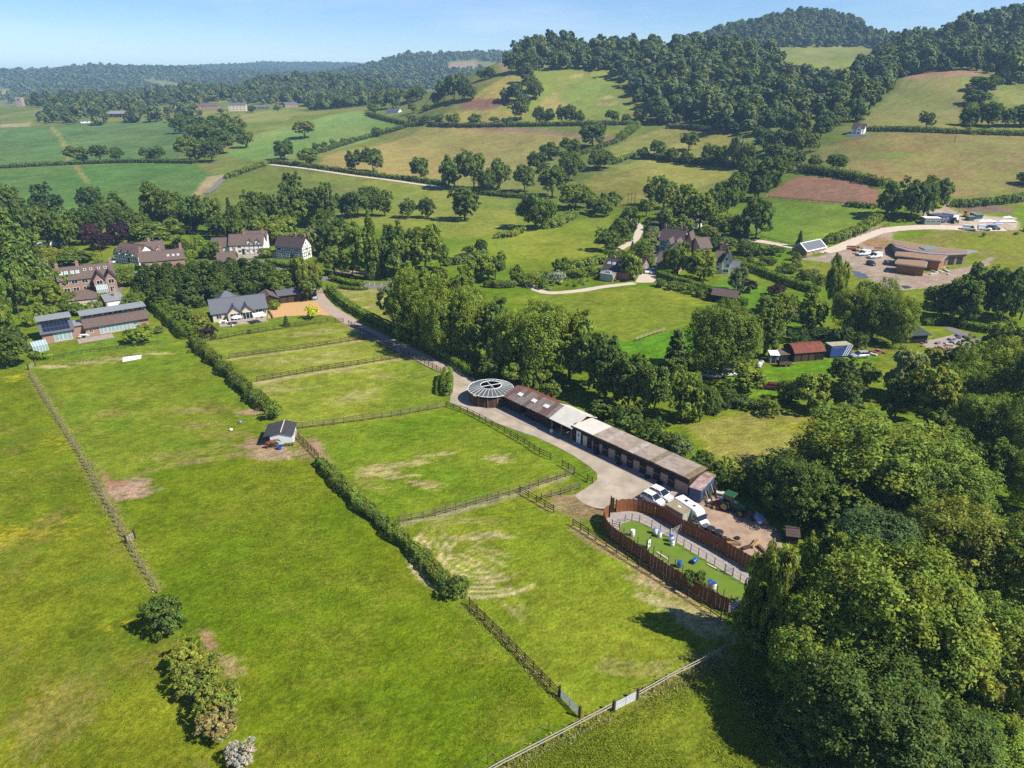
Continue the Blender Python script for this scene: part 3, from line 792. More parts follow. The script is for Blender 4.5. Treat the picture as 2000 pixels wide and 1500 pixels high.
def row(kind, leafm, items, desc, where, name, group, cat='tree'):
    """several trees told apart by their order from the left"""
    items = sorted(items, key=lambda t: t[0])
    n = len(items)
    for i, it in enumerate(items):
        x, yb, yt, w = it[:4]
        km = it[4] if len(it) > 4 else kind; lm = it[5] if len(it) > 5 else leafm
        pos = "leftmost" if i == 0 else ("rightmost" if i == n - 1 else ORD[i] + " from the left")
        tree(km, lm, x, yb, yt, w, f"{desc}, {pos} {where}", name, group, cat)

# ---- trees of the fields beyond the village
row('oak', 'dark', [(152, 319, 281, 44), (197, 317, 277, 32, 'tall'), (230, 316, 286, 27), (290, 316, 284, 30), (311, 316, 284, 30)], "round hedgerow tree", "between the green crop fields", 'hedgerow_tree', 'trees between the crop fields')
row('oak', 'dark', [(372, 316, 262, 52), (415, 318, 270, 46), (395, 295, 240, 56), (436, 302, 248, 48), (455, 280, 226, 50), (412, 268, 222, 48), (352, 262, 228, 34), (375, 256, 222, 36), (440, 258, 218, 44), (468, 262, 232, 30)], "dark broadleaf tree", "in the clump ending the crop fields", 'broadleaf_tree', 'clump at the end of the crop fields')
tree('oak', 'dark', 481, 290, 245, 34, "single round tree just right of the dense clump by the crop fields", 'field_tree')
tree('tall', 'olive', 596, 272, 230, 40, "lone open-crowned tree standing in the middle of the pale green field", 'field_tree')
tree('oak', 'dark', 556, 314, 272, 42, "dark round tree at the lower corner of the pale green field", 'field_tree')
tree('oak', 'mid', 600, 325, 285, 42, "round tree beside the lane, right of the dark tree at the pale field corner", 'field_tree')
row('shrub', 'dark', [(618, 296, 277, 17), (634, 293, 275, 16), (651, 288, 272, 15), (672, 282, 268, 13), (737, 268, 246, 20)], "small round bush", "edging the pale green field", 'round_bush', 'bushes along the pale field', 'bush')
row('oak', 'dark', [(694, 336, 288, 36), (729, 340, 285, 46)], "dark oak", "of the pair above the lane in the tan hay field", 'field_tree', 'pair above the lane')
tree('oak', 'dark', 822, 354, 306, 42, "lone round oak on the lane hedge below the tan hay field", 'field_tree')
row('oak', 'dark', [(888, 372, 294, 58), (925, 372, 291, 56), (975, 372, 304, 52), (1024, 378, 318, 46), (1050, 340, 295, 44), (1078, 388, 318, 58), (1112, 358, 294, 54), (1072, 316, 273, 42), (1113, 304, 265, 42), (950, 380, 330, 40)], "dark hedgerow oak", "in the clump below the tan hay field", 'hedgerow_oak', 'clump below the hay field')
tree('oak', 'dark', 1157, 293, 235, 58, "big dark oak at the right end of the tan hay field", 'field_tree')
tree('oak', 'mid', 1172, 334, 291, 56, "broad oak on the hedge below the gold slope, left of the hayfield", 'field_tree')
tree('tall', 'dark', 908, 434, 358, 56, "lone dense oval tree in the open pasture with a shadow to its left", 'pasture_tree')
tree('willow', 'mid', 1046, 452, 372, 72, "broad willow in the pasture right of the lone oval tree", 'willow_tree')
tree('oak', 'mid', 1124, 412, 357, 72, "spreading tree at the top of the pasture above the white track", 'pasture_tree')
tree('oak', 'dark', 1190, 416, 371, 50, "dark round tree beside the telegraph poles above the white track", 'pasture_tree')
row('oak', 'dark', [(1184, 494, 445, 48), (1210, 478, 425, 42), (1227, 462, 398, 40)], "dense dark tree", "of the three along the white track", 'track_side_tree', 'trees along the white track')
row('oak', 'dark', [(1018, 237, 193, 34), (1053, 244, 207, 26), (1070, 243, 208, 28), (1098, 243, 204, 28), (1114, 243, 203, 30), (1130, 243, 212, 24), (1195, 241, 214, 32), (1222, 243, 222, 20), (1249, 240, 209, 28)], "dark tree", "at the foot of the grassy hill", 'hill_foot_tree', 'row at the foot of the hill')
tree('oak', 'dark', 1291, 245, 204, 40, "round tree standing alone right of the foot of the grassy hill", 'field_tree')
row('oak', 'wood', [(868, 200, 150, 34), (888, 202, 140, 42), (908, 200, 150, 30), (922, 198, 160, 22), (850, 206, 180, 20)], "dark tree", "of the clump on the hill shoulder", 'hill_tree', 'clump on the hill shoulder')
row('oak', 'wood', [(940, 158, 133, 22), (956, 155, 130, 24)], "small oak", "of the pair on the hill skyline", 'hill_tree', 'pair on the skyline')
row('oak', 'wood', [(998, 148, 98, 36), (1022, 146, 94, 36), (1040, 150, 100, 30), (1028, 168, 120, 34), (1036, 186, 142, 34), (1046, 198, 156, 30), (1008, 206, 160, 34), (990, 204, 166, 28), (1022, 214, 180, 26)], "dark oak", "in the line down the grassy hill", 'hill_tree', 'line down the hill')
row('oak', 'wood', [(744, 216, 180, 22), (768, 213, 176, 38), (795, 200, 170, 34), (815, 198, 166, 36), (728, 222, 200, 22), (806, 222, 200, 20), (832, 218, 202, 18)], "dark tree", "around the tiny far white cottage", 'cottage_tree', 'trees around the hillside cottage')
row('shrub', 'dark', [(805, 243, 222, 22), (830, 245, 222, 26), (856, 246, 224, 28), (884, 247, 218, 28), (928, 245, 220, 30), (965, 246, 228, 24), (990, 247, 226, 22)], "bushy hawthorn", "above the tan hay field", 'hawthorn', 'overgrown hedge above the hay field', 'bush')
row('oak', 'wood', [(300, 229, 208, 26), (330, 226, 207, 20), (492, 221, 205, 16), (542, 217, 204, 16), (432, 223, 211, 14), (388, 226, 212, 18), (262, 238, 214, 30), (196, 243, 222, 24)], 'dark tree', 'around the far farmyard', 'farm_tree', 'trees around the far farmyard')
# ---- right-hand fields
tree('oak', 'dark', 1807, 253, 216, 32, "lone round tree on the hedge between the two right-hand fields", 'field_tree')
row('oak', 'dark', [(1915, 182, 148, 56), (1942, 176, 146, 36), (1905, 208, 172, 52), (1890, 248, 208, 36), (1928, 250, 198, 50), (1962, 250, 208, 36), (1990, 250, 204, 44), (2020, 250, 200, 44)], "broad oak", "between the upper right fields", 'field_oak', 'line between the upper right fields')
tree('oak', 'dark', 1632, 336, 299, 46, "round oak above the ploughed field", 'field_tree')
tree('tall', 'mid', 1590, 332, 302, 28, "smaller pale tree left of the round oak above the ploughed field", 'field_tree')
row('oak', 'dark', [(1738, 430, 348, 58), (1775, 434, 345, 62), (1822, 408, 337, 58), (1800, 430, 352, 50)], "big dark oak", "beside the site cabins", 'field_oak', 'clump beside the site cabins')
tree('oak', 'dark', 1474, 474, 381, 66, "tall dark tree in the hedge of the green field above the timber cabin", 'field_tree')
tree('oak', 'deep', 1443, 474, 420, 42, "smaller dark tree at the left foot of the tall hedge tree", 'field_tree')
tree('oak', 'dark', 2004, 366, 328, 40, "dark tree cut by the right edge beside the brown field", 'field_tree')
row('oak', 'wood', [(1500, 262, 206, 44), (1535, 268, 212, 44), (1560, 275, 214, 40), (1600, 276, 222, 40), (1490, 300, 250, 40), (1522, 305, 252, 44), (1555, 305, 248, 40), (1510, 332, 275, 46), (1548, 336, 290, 48), (1480, 285, 245, 34), (1580, 300, 255, 36), (1620, 258, 214, 36), (1640, 246, 205, 34)], "dark tree", "in the strip below the hillside house", 'strip_tree', 'upper wooded strip')
row('oak', 'dark', [(1462, 370, 308, 54), (1500, 372, 300, 52), (1525, 350, 298, 44), (1440, 385, 330, 40), (1480, 392, 340, 44), (1408, 408, 350, 46), (1436, 404, 343, 46), (1395, 430, 370, 44), (1420, 425, 362, 40)], "leafy tree", "in the strip left of the ploughed field", 'strip_tree', 'middle wooded strip')
row('tall', 'mid', [(1270, 402, 345, 30), (1295, 410, 338, 46), (1330, 440, 360, 50), (1365, 452, 362, 50), (1345, 420, 356, 40), (1310, 442, 392, 36), (1385, 455, 400, 36)], "leafy tree", "in the clump above the timbered house", 'village_tree', 'clump above the timbered house')
row('oak', 'dark', [(1255, 312, 284, 26), (1284, 312, 272, 36), (1310, 318, 288, 28), (1340, 322, 292, 26), (1385, 325, 280, 36), (1410, 326, 280, 34), (1440, 328, 262, 44, 'willow', 'pale'), (1458, 330, 280, 30), (1345, 296, 252, 34, 'tall', 'dark')], "hedge tree", "along the top of the hayfield", 'hedge_tree', 'row above the hayfield')
# ---- village, left
tree('leyland', 'dark', 30, 575, 408, 92, "very tall olive-green cypress at the left edge of the village", 'cypress_tree')
row('oak', 'dark', [(-30, 460, 370, 80), (25, 440, 356, 64), (60, 470, 382, 56), (100, 440, 358, 56, 'tall', 'deep'), (95, 485, 402, 62), (140, 490, 405, 56), (185, 430, 352, 44, 'tall', 'deep'), (222, 440, 370, 56), (200, 465, 396, 50), (258, 470, 408, 44), (246, 445, 400, 44)], "dark broadleaf tree", "behind the left-hand gardens", 'garden_tree', 'trees behind the left gardens')
row('oak', 'purple', [(170, 480, 424, 46), (202, 490, 452, 48), (236, 480, 432, 46), (256, 470, 424, 30)], "dark purple copper beech", "of those behind the white garage cottage", 'copper_beech', 'copper beeches')
tree('oak', 'mid', 312, 496, 428, 108, "broad rounded green tree behind the dormered white cottage", 'garden_tree')
row('oak', 'dark', [(318, 452, 346, 68), (305, 445, 385, 44), (345, 455, 368, 56), (380, 458, 374, 62), (415, 460, 380, 56), (362, 458, 400, 60), (425, 468, 420, 40)], "dark tree", "behind the black gabled house", 'village_tree', 'large clump behind the cottage')
row('tall', 'dark', [(455, 462, 388, 22, 'cone', 'deep'), (475, 470, 386, 40), (500, 462, 372, 44), (520, 450, 362, 40), (575, 440, 336, 52), (550, 450, 370, 44), (614, 440, 352, 50), (640, 448, 355, 40), (595, 445, 384, 48, 'oak', 'mid'), (512, 475, 412, 42, 'oak', 'mid'), (560, 474, 420, 56, 'oak', 'mid'), (542, 480, 432, 56, 'oak', 'mid')], "tall tree", "in the grove behind the timbered cottages", 'village_tree', 'grove behind the timbered cottages')
row('oak', 'dark', [(668, 425, 372, 30), (700, 428, 366, 54), (728, 424, 362, 46), (752, 424, 369, 32, 'tall'), (798, 428, 388, 40), (834, 428, 386, 36)], "dark tree", "in the hedge above the small pasture", 'hedge_tree', 'hedge line above the small pasture')
row('oak', 'mid', [(610, 500, 438, 48, 'willow', 'pale'), (640, 500, 430, 44, 'oak', 'dark'), (670, 505, 432, 52), (700, 510, 440, 44, 'oak', 'bright'), (655, 540, 480, 56), (690, 545, 490, 48), (770, 530, 428, 44, 'oak', 'dark'), (795, 535, 432, 40, 'oak', 'dark'), (752, 540, 455, 40, 'oak', 'dark'), (832, 545, 420, 62, 'tall', 'mid'), (790, 550, 462, 60)], "leafy tree", "in the grove around the poplar", 'grove_tree', 'grove around the poplar')
tree('poplar', 'mid', 728, 548, 410, 28, "very tall columnar poplar towering over the grove", 'poplar_tree')
tree('willow', 'olive', 600, 580, 495, 60, "grey-green ash beside the lane right of the timber-framed house", 'lane_tree')
row('oak', 'mid', [(570, 580, 524, 50), (610, 590, 530, 44), (545, 585, 535, 40)], "bushy tree", "at the right end of the cypress row", 'lane_tree', 'trees at the end of the cypress row')
row('leyland', 'cypress', [(296, 590, 520, 50), (318, 590, 518, 50), (340, 592, 516, 50), (364, 590, 518, 50), (388, 588, 514, 50), (412, 588, 514, 50), (436, 586, 512, 50), (460, 582, 508, 50), (484, 580, 508, 50), (508, 578, 510, 50), (530, 576, 516, 50), (378, 600, 540, 50), (330, 604, 548, 50), (430, 594, 535, 50)], "dense dark leyland cypress", "in the row behind the bungalow", 'leyland_cypress', 'row of leyland cypresses')
row('tall', 'mid', [(40, 620, 505, 62, 'oak', 'mid'), (75, 560, 495, 50, 'willow', 'pale'), (10, 690, 560, 70, 'oak', 'dark'), (35, 720, 640, 60, 'oak', 'dark'), (-30, 690, 540, 80, 'oak', 'dark'), (95, 600, 545, 58, 'oak', 'mid'), (135, 575, 520, 46, 'oak', 'mid')], "leafy tree", "at the left edge beside the eco house", 'edge_tree', 'thicket at the left edge')
row('shrub', 'mid', [(88, 632, 585, 46), (145, 600, 565, 40), (160, 616, 590, 46), (205, 592, 570, 30), (262, 615, 580, 46), (150, 520, 490, 60, 'oak', 'dark'), (95, 520, 500, 30), (125, 505, 480, 34), (58, 640, 608, 30, 'shrub', 'bright')], "garden shrub", "around the brick house", 'garden_shrub', 'garden shrubs on the left', 'shrub')
tree('willow', 'bright', 276, 674, 634, 54, "small weeping willow on the lawn before the eco house", 'weeping_willow')
tree('shrub', 'pale', 312, 652, 636, 22, "pale feathery shrub right of the weeping willow", 'garden_shrub', None, 'shrub')
tree('shrub', 'lime', 611, 625, 597, 27, "bright yellow-green rounded bush beside the orange gravel", 'golden_bush', None, 'bush')
tree('shrub', 'purple', 410, 660, 634, 34, "dark purple shrub at the corner of the bungalow lawn", 'purple_shrub', None, 'shrub')
row('shrub', 'mid', [(365, 640, 600, 40), (395, 648, 608, 36, 'oak', 'olive'), (350, 622, 590, 34), (538, 606, 584, 22, 'shrub', 'bright')], "leafy garden shrub", "around the slate-roofed bungalow", 'garden_shrub', 'shrubs round the bungalow', 'shrub')
tree('cone', 'deep', 560, 638, 617, 14, "small dark conifer on the bungalow lawn", 'small_conifer', None, 'conifer')
tree('shrub', 'dark', 487, 652, 643, 9, "tiny clipped bush on the bungalow lawn beside the rail fence", 'small_bush', None, 'bush')
row('shrub', 'mid', [(418, 510, 468, 40, 'oak', 'dark'), (458, 504, 490, 16, 'shrub', 'lime'), (520, 505, 482, 30), (383, 496, 478, 12, 'cone', 'deep')], "garden bush", "before the white timbered cottage", 'garden_bush', 'bushes before the cottages', 'bush')
# ---- belt between the drive and the round meadow
row('big', 'mid', [(778, 650, 530, 66, 'tall', 'pale'), (812, 672, 515, 92), (850, 668, 520, 88, 'tall', 'mid'), (872, 705, 545, 96), (915, 708, 556, 92), (955, 715, 575, 82, 'tall', 'dark'), (905, 650, 520, 70, 'oak', 'mid'), (1000, 735, 600, 92), (1062, 752, 592, 136), (1112, 752, 600, 88, 'tall', 'mid'), (1150, 772, 640, 92, 'oak', 'dark'), (1180, 792, 660, 80, 'oak', 'dark')], "large leafy tree", "in the belt beside the hedged drive", 'belt_tree', 'belt beside the drive')
row('oak', 'mid', [(938, 556, 490, 62), (968, 552, 492, 46, 'oak', 'dark'), (1008, 560, 516, 28, 'tall', 'mid')], "green tree", "of the three at the corner of the pasture", 'pasture_corner_tree', 'trees at the pasture corner')
row('shrub', 'dark', [(915, 500, 480, 26), (940, 500, 465, 28, 'oak', 'dark')], "dark thorn bush", "of the pair in the pasture hedge", 'thorn_bush', 'pair in the pasture hedge', 'bush')
row('shrub', 'mid', [(960, 745, 690, 56, 'oak', 'mid'), (1005, 760, 700, 62, 'oak', 'mid'), (1045, 775, 712, 58), (1072, 785, 740, 40, 'shrub', 'mid')], "rounded bush", "of the thicket behind the horse walker", 'thicket_bush', 'thicket behind the horse walker', 'bush')
row('shrub', 'dark', [(1178, 822, 785, 60), (1225, 850, 790, 66), (1268, 872, 820, 60), (1305, 885, 840, 50), (1330, 905, 855, 44, 'shrub', 'pale'), (1370, 930, 880, 52), (1410, 950, 900, 50), (1190, 860, 830, 50), (1330, 925, 893, 40), (1290, 905, 875, 36), (1440, 968, 918, 44)], "dark bramble bush", "behind the stable row", 'bramble_bush', 'thicket behind the stables', 'bush')
row('oak', 'dark', [(1225, 810, 690, 80), (1275, 830, 700, 84), (1330, 835, 720, 84, 'oak', 'mid'), (1240, 770, 700, 60, 'tall', 'olive'), (1365, 830, 750, 50, 'shrub', 'dark')], "bushy tree", "between stables and small green", 'thicket_tree', 'thicket before the small green')
tree('cone', 'deep', 1315, 755, 648, 70, "dark conifer in front of the big ash", 'conifer_tree', None, 'conifer')
tree('big', 'mid', 1402, 752, 588, 132, "big spreading ash at the edge of the meadow", 'ash_tree')
row('oak', 'mid', [(1490, 702, 590, 66, 'tall', 'dark'), (1462, 700, 620, 46, 'oak', 'dark'), (1448, 722, 640, 40, 'oak', 'dark'), (1520, 652, 570, 46, 'tall', 'mid'), (1582, 655, 570, 52, 'tall', 'mid'), (1552, 672, 640, 46, 'shrub', 'deep'), (1600, 668, 640, 44, 'shrub', 'deep'), (1640, 676, 636, 40, 'shrub', 'deep'), (1672, 684, 648, 40, 'shrub', 'dark')], "leafy tree", "behind the rusty barn", 'barn_tree', 'trees behind the rusty barn')
row('big', 'mid', [(1655, 664, 556, 74), (1700, 672, 545, 84), (1742, 680, 570, 70), (1625, 605, 492, 42, 'willow', 'mid'), (1690, 600, 548, 56, 'oak', 'mid'), (1768, 662, 605, 40, 'oak', 'mid')], "tall leafy tree", "between building site and rusty barn", 'site_tree', 'group below the building site')
row('oak', 'dark', [(1830, 625, 545, 70), (1870, 640, 540, 76), (1905, 610, 505, 66), (1950, 640, 520, 70), (1990, 630, 510, 70), (1930, 590, 520, 46), (1850, 610, 560, 50), (2030, 600, 490, 70)], "dark bushy tree", "beyond the scrapyard", 'edge_tree', 'mass beyond the scrapyard')
row('oak', 'mid', [(1460, 775, 708, 60, 'tall', 'mid'), (1440, 800, 770, 50, 'shrub', 'deep'), (1575, 812, 718, 84), (1540, 790, 740, 50, 'shrub', 'dark'), (1640, 760, 695, 56, 'oak', 'dark'), (1690, 760, 705, 54, 'oak', 'mid'), (1650, 820, 735, 66, 'oak', 'dark'), (1500, 815, 775, 46, 'shrub', 'mid')], "bushy tree", "below the small green", 'green_edge_tree', 'trees below the small green')
row('tall', 'mid', [(1760, 790, 680, 84, 'willow', 'pale'), (1810, 850, 700, 90, 'tall', 'olive'), (1745, 830, 730, 70, 'oak', 'dark'), (1870, 820, 690, 100, 'big', 'mid'), (1940, 800, 660, 110, 'big', 'mid'), (2000, 850, 670, 110, 'big', 'dark'), (1900, 900, 770, 110, 'big', 'mid'), (1990, 930, 780, 110, 'big', 'mid'), (1830, 920, 810, 90, 'tall', 'dark'), (1880, 760, 660, 80, 'oak', 'mid'), (1820, 745, 675, 60, 'oak', 'olive'), (1960, 720, 630, 90, 'oak', 'mid'), (1920, 980, 850, 100, 'oak', 'dark'), (2000, 1010, 880, 100, 'big', 'mid')], "leafy tree", "in the wood along the right edge", 'wood_tree', 'wood along the right edge')
# ---- the big trees at the lower right
tree('big', 'mid', 1690, 1015, 800, 300, "huge spreading oak with a wide crown above the yard", 'oak_tree')
tree('big', 'dark', 1560, 1030, 890, 150, "dark tree overhanging the tractor", 'yard_tree')
tree('oak', 'dark', 1492, 985, 900, 90, "small dark tree behind the tractor at the meadow edge", 'yard_tree')
tree('tall', 'dark', 1640, 1060, 930, 120, "dark tree beneath the left side of the huge oak", 'yard_tree')
tree('big', 'mid', 1800, 1060, 870, 190, "broad tree beneath the right side of the huge oak", 'wood_tree')
tree('big', 'deep', 1690, 1170, 1005, 170, "round blue-green tree with clustered foliage", 'round_tree')
tree('oak', 'mid', 1600, 1160, 1020, 90, "light green tree left of the blue-green one", 'yard_tree')
tree('big', 'olive', 1850, 1190, 990, 210, "wide yellowish-green tree right of the blue-green one", 'wood_tree')
tree('big', 'mid', 1975, 1240, 1020, 210, "large tree against the right edge above the grey willow", 'wood_tree')
tree('willow', 'olive', 1488, 1290, 1055, 112, "drooping birch at the end of the palisade", 'birch_tree')
tree('shrub', 'mid', 1470, 1300, 1190, 100, "ivy-green bush at the foot of the drooping birch", 'corner_bush', None, 'bush')
tree('big', 'mid', 1700, 1400, 1090, 300, "enormous spreading tree dominating the lower right", 'lime_tree')
tree('big', 'mid', 1590, 1420, 1190, 210, "large tree on the left flank of the enormous one", 'wood_tree')
tree('big', 'mid', 1840, 1400, 1160, 220, "large tree on the right flank of the enormous one", 'wood_tree')
tree('big', 'dark', 1660, 1530, 1300, 260, "shaded dark tree along the lower edge of the picture", 'wood_tree')
tree('willow', 'olive', 1900, 1460, 1265, 160, "yellow-green birch with pale stems at the lower right", 'birch_tree')
tree('big', 'dark', 1800, 1560, 1380, 200, "dark leafy tree under the yellow-green birch", 'wood_tree')
tree('tall', 'pale', 1985, 1400, 1240, 130, "grey-green willow at the right edge", 'willow_tree')
tree('big', 'bright', 1945, 1560, 1430, 190, "bright leafy tree in the lower right corner", 'wood_tree')
tree('shrub', 'dark', 1560, 1480, 1390, 120, "low dark shrub at the shaded meadow edge", 'corner_bush', None, 'bush')
# ---- bushes of the left foreground and the middle hedge
tree('shrub', 'dark', 328, 1248, 1160, 82, "round dark green bush at the end of the wire fence", 'hawthorn_bush', None, 'bush')
tree('shrub', 'olive', 378, 1322, 1256, 76, "olive bush, just below the round dark one", 'hawthorn_bush', None, 'bush')
tree('shrub', 'olive', 400, 1372, 1292, 96, "yellowish sprawling bush, third down the foreground row", 'hawthorn_bush', None, 'bush')
tree('shrub', 'olive', 436, 1420, 1330, 84, "olive bush, fourth down the foreground row", 'hawthorn_bush', None, 'bush')
tree('shrub', 'dry', 436, 1455, 1390, 84, "half-dead greyish bush near the bottom of the foreground row", 'hawthorn_bush', None, 'bush')
tree('shrub', 'grey', 478, 1505, 1450, 60, "bare grey twiggy shrub at the bottom edge", 'dead_shrub', None, 'shrub')
tree('shrub', 'dark', 890, 1176, 1128, 54, "round bush ending the middle hedge", 'hedge_end_bush', None, 'bush')
tree('shrub', 'mid', 537, 823, 786, 36, "dense round bush beside the field shelter", 'shelter_bush', None, 'bush')
tree('shrub', 'dark', 1352, 1160, 1112, 46, "dark bush growing through the palisade", 'arena_bush', None, 'bush')
# ---- right-hand village gardens
row('willow', 'mid', [(1232, 550, 494, 46), (1322, 540, 470, 52), (1366, 552, 488, 60)], "drooping birch", "of the three between the brick cottages", 'birch_tree', 'birches among the cottages')
tree('shrub', 'silver', 1085, 556, 526, 33, "silvery round bush in the gravel garden", 'silver_bush', None, 'bush')
tree('oak', 'dark', 1098, 540, 501, 38, "dark small tree behind the silvery bush", 'garden_tree')
row('shrub', 'mid', [(1040, 562, 536, 36), (1060, 566, 542, 26), (1020, 560, 540, 20), (1130, 545, 522, 30), (1155, 540, 518, 34), (1190, 508, 488, 32), (1256, 500, 464, 36, 'oak', 'bright'), (1234, 498, 472, 12, 'cone', 'deep'), (1305, 470, 432, 24, 'leyland', 'deep'), (1320, 468, 438, 24, 'tall', 'mid'), (1382, 480, 440, 44, 'oak', 'olive'), (1290, 502, 488, 14), (1268, 510, 494, 26), (1205, 500, 484, 30)], "garden tree", "in the gardens along the white track", 'garden_tree', 'gardens along the white track')
row('shrub', 'mid', [(1290, 562, 545, 24), (1312, 568, 550, 22), (1332, 570, 550, 22), (1350, 576, 556, 20), (1368, 580, 560, 22)], "small fruit tree", "at the top of the round meadow", 'fruit_tree', 'fruit trees above the meadow')
row('oak', 'mid', [(1440, 572, 520, 40, 'willow', 'pale'), (1462, 574, 546, 30, 'shrub', 'purple'), (1515, 580, 552, 36, 'shrub', 'purple'), (1500, 615, 575, 50, 'oak', 'mid'), (1540, 620, 580, 46, 'oak', 'dark')], "garden tree", "in the garden below the timber cabin", 'garden_tree', 'garden below the timber cabin')
row('shrub', 'dark', [(1420, 490, 462, 40, 'oak', 'mid'), (1455, 498, 470, 34), (1480, 502, 474, 36, 'shrub', 'mid'), (1510, 500, 480, 30), (1560, 484, 452, 16, 'cone', 'deep'), (1498, 518, 500, 36), (1545, 534, 514, 34, 'shrub', 'dark'), (1572, 548, 524, 34, 'shrub', 'dark'), (1598, 560, 534, 30, 'shrub', 'dark'), (1440, 520, 500, 36, 'shrub', 'mid'), (1525, 540, 520, 30)], "dark shrub", "around the timber cabin", 'garden_shrub', 'shrubs round the timber cabin', 'shrub')
# ---- denser planting of the gardens
def plant_bed(area, n, desc, where, name, group, seed, mats=('mid', 'dark', 'bright', 'olive', 'pale'), hs=(1.0, 3.2), keep=()):
    """n bushes spread over a pixel polygon, away from the given clear pixel boxes"""
    rr = random.Random(seed); poly = np.array(area, float); it = []; tries = 0
    while len(it) < n and tries < 4000:
        tries += 1
        x = rr.uniform(poly[:, 0].min(), poly[:, 0].max()); y = rr.uniform(poly[:, 1].min(), poly[:, 1].max())
        if inside_sd(np.array([x]), np.array([y]), poly)[0] < 0: continue
        if any(a <= x <= c and b <= y <= d for a, b, c, d in keep): continue
        c = G(x, y); h = rr.uniform(*hs); it.append((x, c, h, rr.choice(mats), rr.uniform(.9, 1.5)))
    it.sort(key=lambda q: q[0])
    for i, (x, c, h, m_, k) in enumerate(it):
        tone = {'mid': 'green', 'dark': 'dark green', 'bright': 'bright green', 'olive': 'olive', 'pale': 'pale green', 'silver': 'silvery', 'deep': 'deep green'}[m_]
        tree('shrub', m_, 0, 0, 0, 0, f"{tone} {desc}, {'leftmost' if i == 0 else ORD[i] + ' from the left'} {where}", name, group, 'shrub', loc=c, size=(h * k, h))
plant_bed([(50, 560), (100, 590), (140, 620), (215, 615), (290, 590), (285, 575), (215, 565), (120, 545), (60, 540)], 24, "garden bush", "behind the eco house", 'garden_bush', 'bushes behind the eco house', 1, keep=[(110, 520, 232, 585), (206, 572, 250, 606)])
plant_bed([(60, 500), (130, 470), (210, 500), (215, 520), (110, 522)], 12, "garden bush", "behind the brick house", 'garden_bush', 'bushes behind the brick house', 2)
plant_bed([(320, 600), (345, 610), (400, 650), (425, 660), (400, 670), (370, 650)], 11, "bush", "between hedge and bungalow", 'garden_bush', 'bushes by the bungalow', 3, hs=(1.0, 2.6))
plant_bed([(1030, 552), (1170, 540), (1180, 555), (1075, 568)], 24, "low plant", "in the gravel garden", 'garden_plant', 'plants of the gravel garden', 4, ('mid', 'bright', 'olive', 'pale', 'silver'), (.5, 1.3))
plant_bed([(1190, 510), (1260, 500), (1280, 520), (1250, 530), (1190, 522)], 14, "bush", "behind the barn house", 'garden_bush', 'bushes behind the barn house', 5)
plant_bed([(1280, 560), (1300, 552), (1420, 580), (1460, 600), (1400, 592)], 14, "shrub", "below the clipped garden hedge", 'orchard_shrub', 'shrubs below the garden hedge', 6, hs=(1.2, 3))
plant_bed([(1420, 500), (1520, 488), (1560, 510), (1600, 545), (1560, 560), (1480, 525)], 28, "shrub", "left of the building site", 'garden_shrub', 'shrubs left of the building site', 7)
plant_bed([(1470, 585), (1600, 580), (1620, 620), (1540, 650), (1480, 630)], 16, "shrub", "in the gardens above the rusty barn", 'garden_shrub', 'shrubs above the rusty barn', 8, hs=(1.2, 3.4))
plant_bed([(560, 470), (640, 500), (720, 520), (660, 545), (590, 525)], 16, "bush", "under the grove by the timber-framed house", 'grove_bush', 'bushes under the grove', 9, ('mid', 'dark', 'bright'), (1.5, 3.4), keep=[(520, 450, 612, 522)])
plant_bed([(1340, 800), (1400, 770), (1480, 790), (1500, 812), (1420, 815)], 12, "bush", "at the top of the pale meadow", 'meadow_bush', 'bushes at the top of the pale meadow', 10, ('dark', 'mid', 'deep'), (1.5, 3.4))
plant_bed([(1880, 470), (1990, 440), (2040, 455), (2000, 470)], 8, "bush", "beyond the site car park", 'site_bush', 'bushes beyond the site', 11, ('mid', 'pale', 'olive'), (1.0, 2.4), keep=[(1850, 380, 1985, 458)])
plant_bed([(60, 510), (130, 545), (215, 600), (290, 600), (270, 560), (215, 530), (120, 500)], 13, "small garden tree", "round the brick house", 'garden_tree', 'small trees round the brick house', 21, ('mid', 'dark', 'olive'), (3.2, 5.5), keep=[(105, 505, 236, 590), (206, 560, 262, 612)])
plant_bed([(330, 478), (430, 478), (440, 505), (350, 515)], 9, "small garden tree", "left of the white cottage", 'garden_tree', 'small trees by the white cottage', 22, ('mid', 'dark', 'bright'), (2.5, 4.5))
plant_bed([(1190, 470), (1270, 470), (1275, 515), (1200, 520)], 8, "small garden tree", "left of the large timbered house", 'garden_tree', 'small trees by the timbered house', 23, ('mid', 'dark', 'bright'), (2.5, 5))
plant_bed([(1380, 470), (1460, 460), (1480, 500), (1400, 510)], 10, "small garden tree", "right of the large timbered house", 'garden_tree', 'small trees right of the timbered house', 24, ('mid', 'dark', 'olive'), (2.5, 5.5))
row('oak', 'dark', [(445, 470, 412, 40), (470, 478, 425, 38), (500, 470, 405, 40), (640, 470, 405, 44), (665, 478, 425, 40), (690, 478, 428, 36), (625, 478, 420, 40), (720, 500, 452, 36), (815, 520, 455, 44), (860, 530, 470, 40), (735, 520, 470, 40)], "filler tree", "in the dense grove right of the timbered cottages", 'grove_tree', 'dense grove by the timbered cottages')
row('oak', 'dark', [(75, 455, 395, 44), (120, 470, 415, 46), (160, 460, 400, 44), (285, 470, 415, 40), (15, 490, 420, 50), (55, 500, 440, 44)], "round tree", "in the back row behind the left gardens", 'garden_tree', 'back row behind the left gardens')
row('oak', 'mid', [(1180, 425, 385, 36), (1160, 420, 382, 36), (1262, 425, 385, 34), (1300, 452, 405, 36), (1335, 462, 415, 36), (1400, 462, 420, 36), (1425, 455, 418, 34)], "leafy tree", "above the cottages of the right village", 'village_tree', 'trees above the right village')
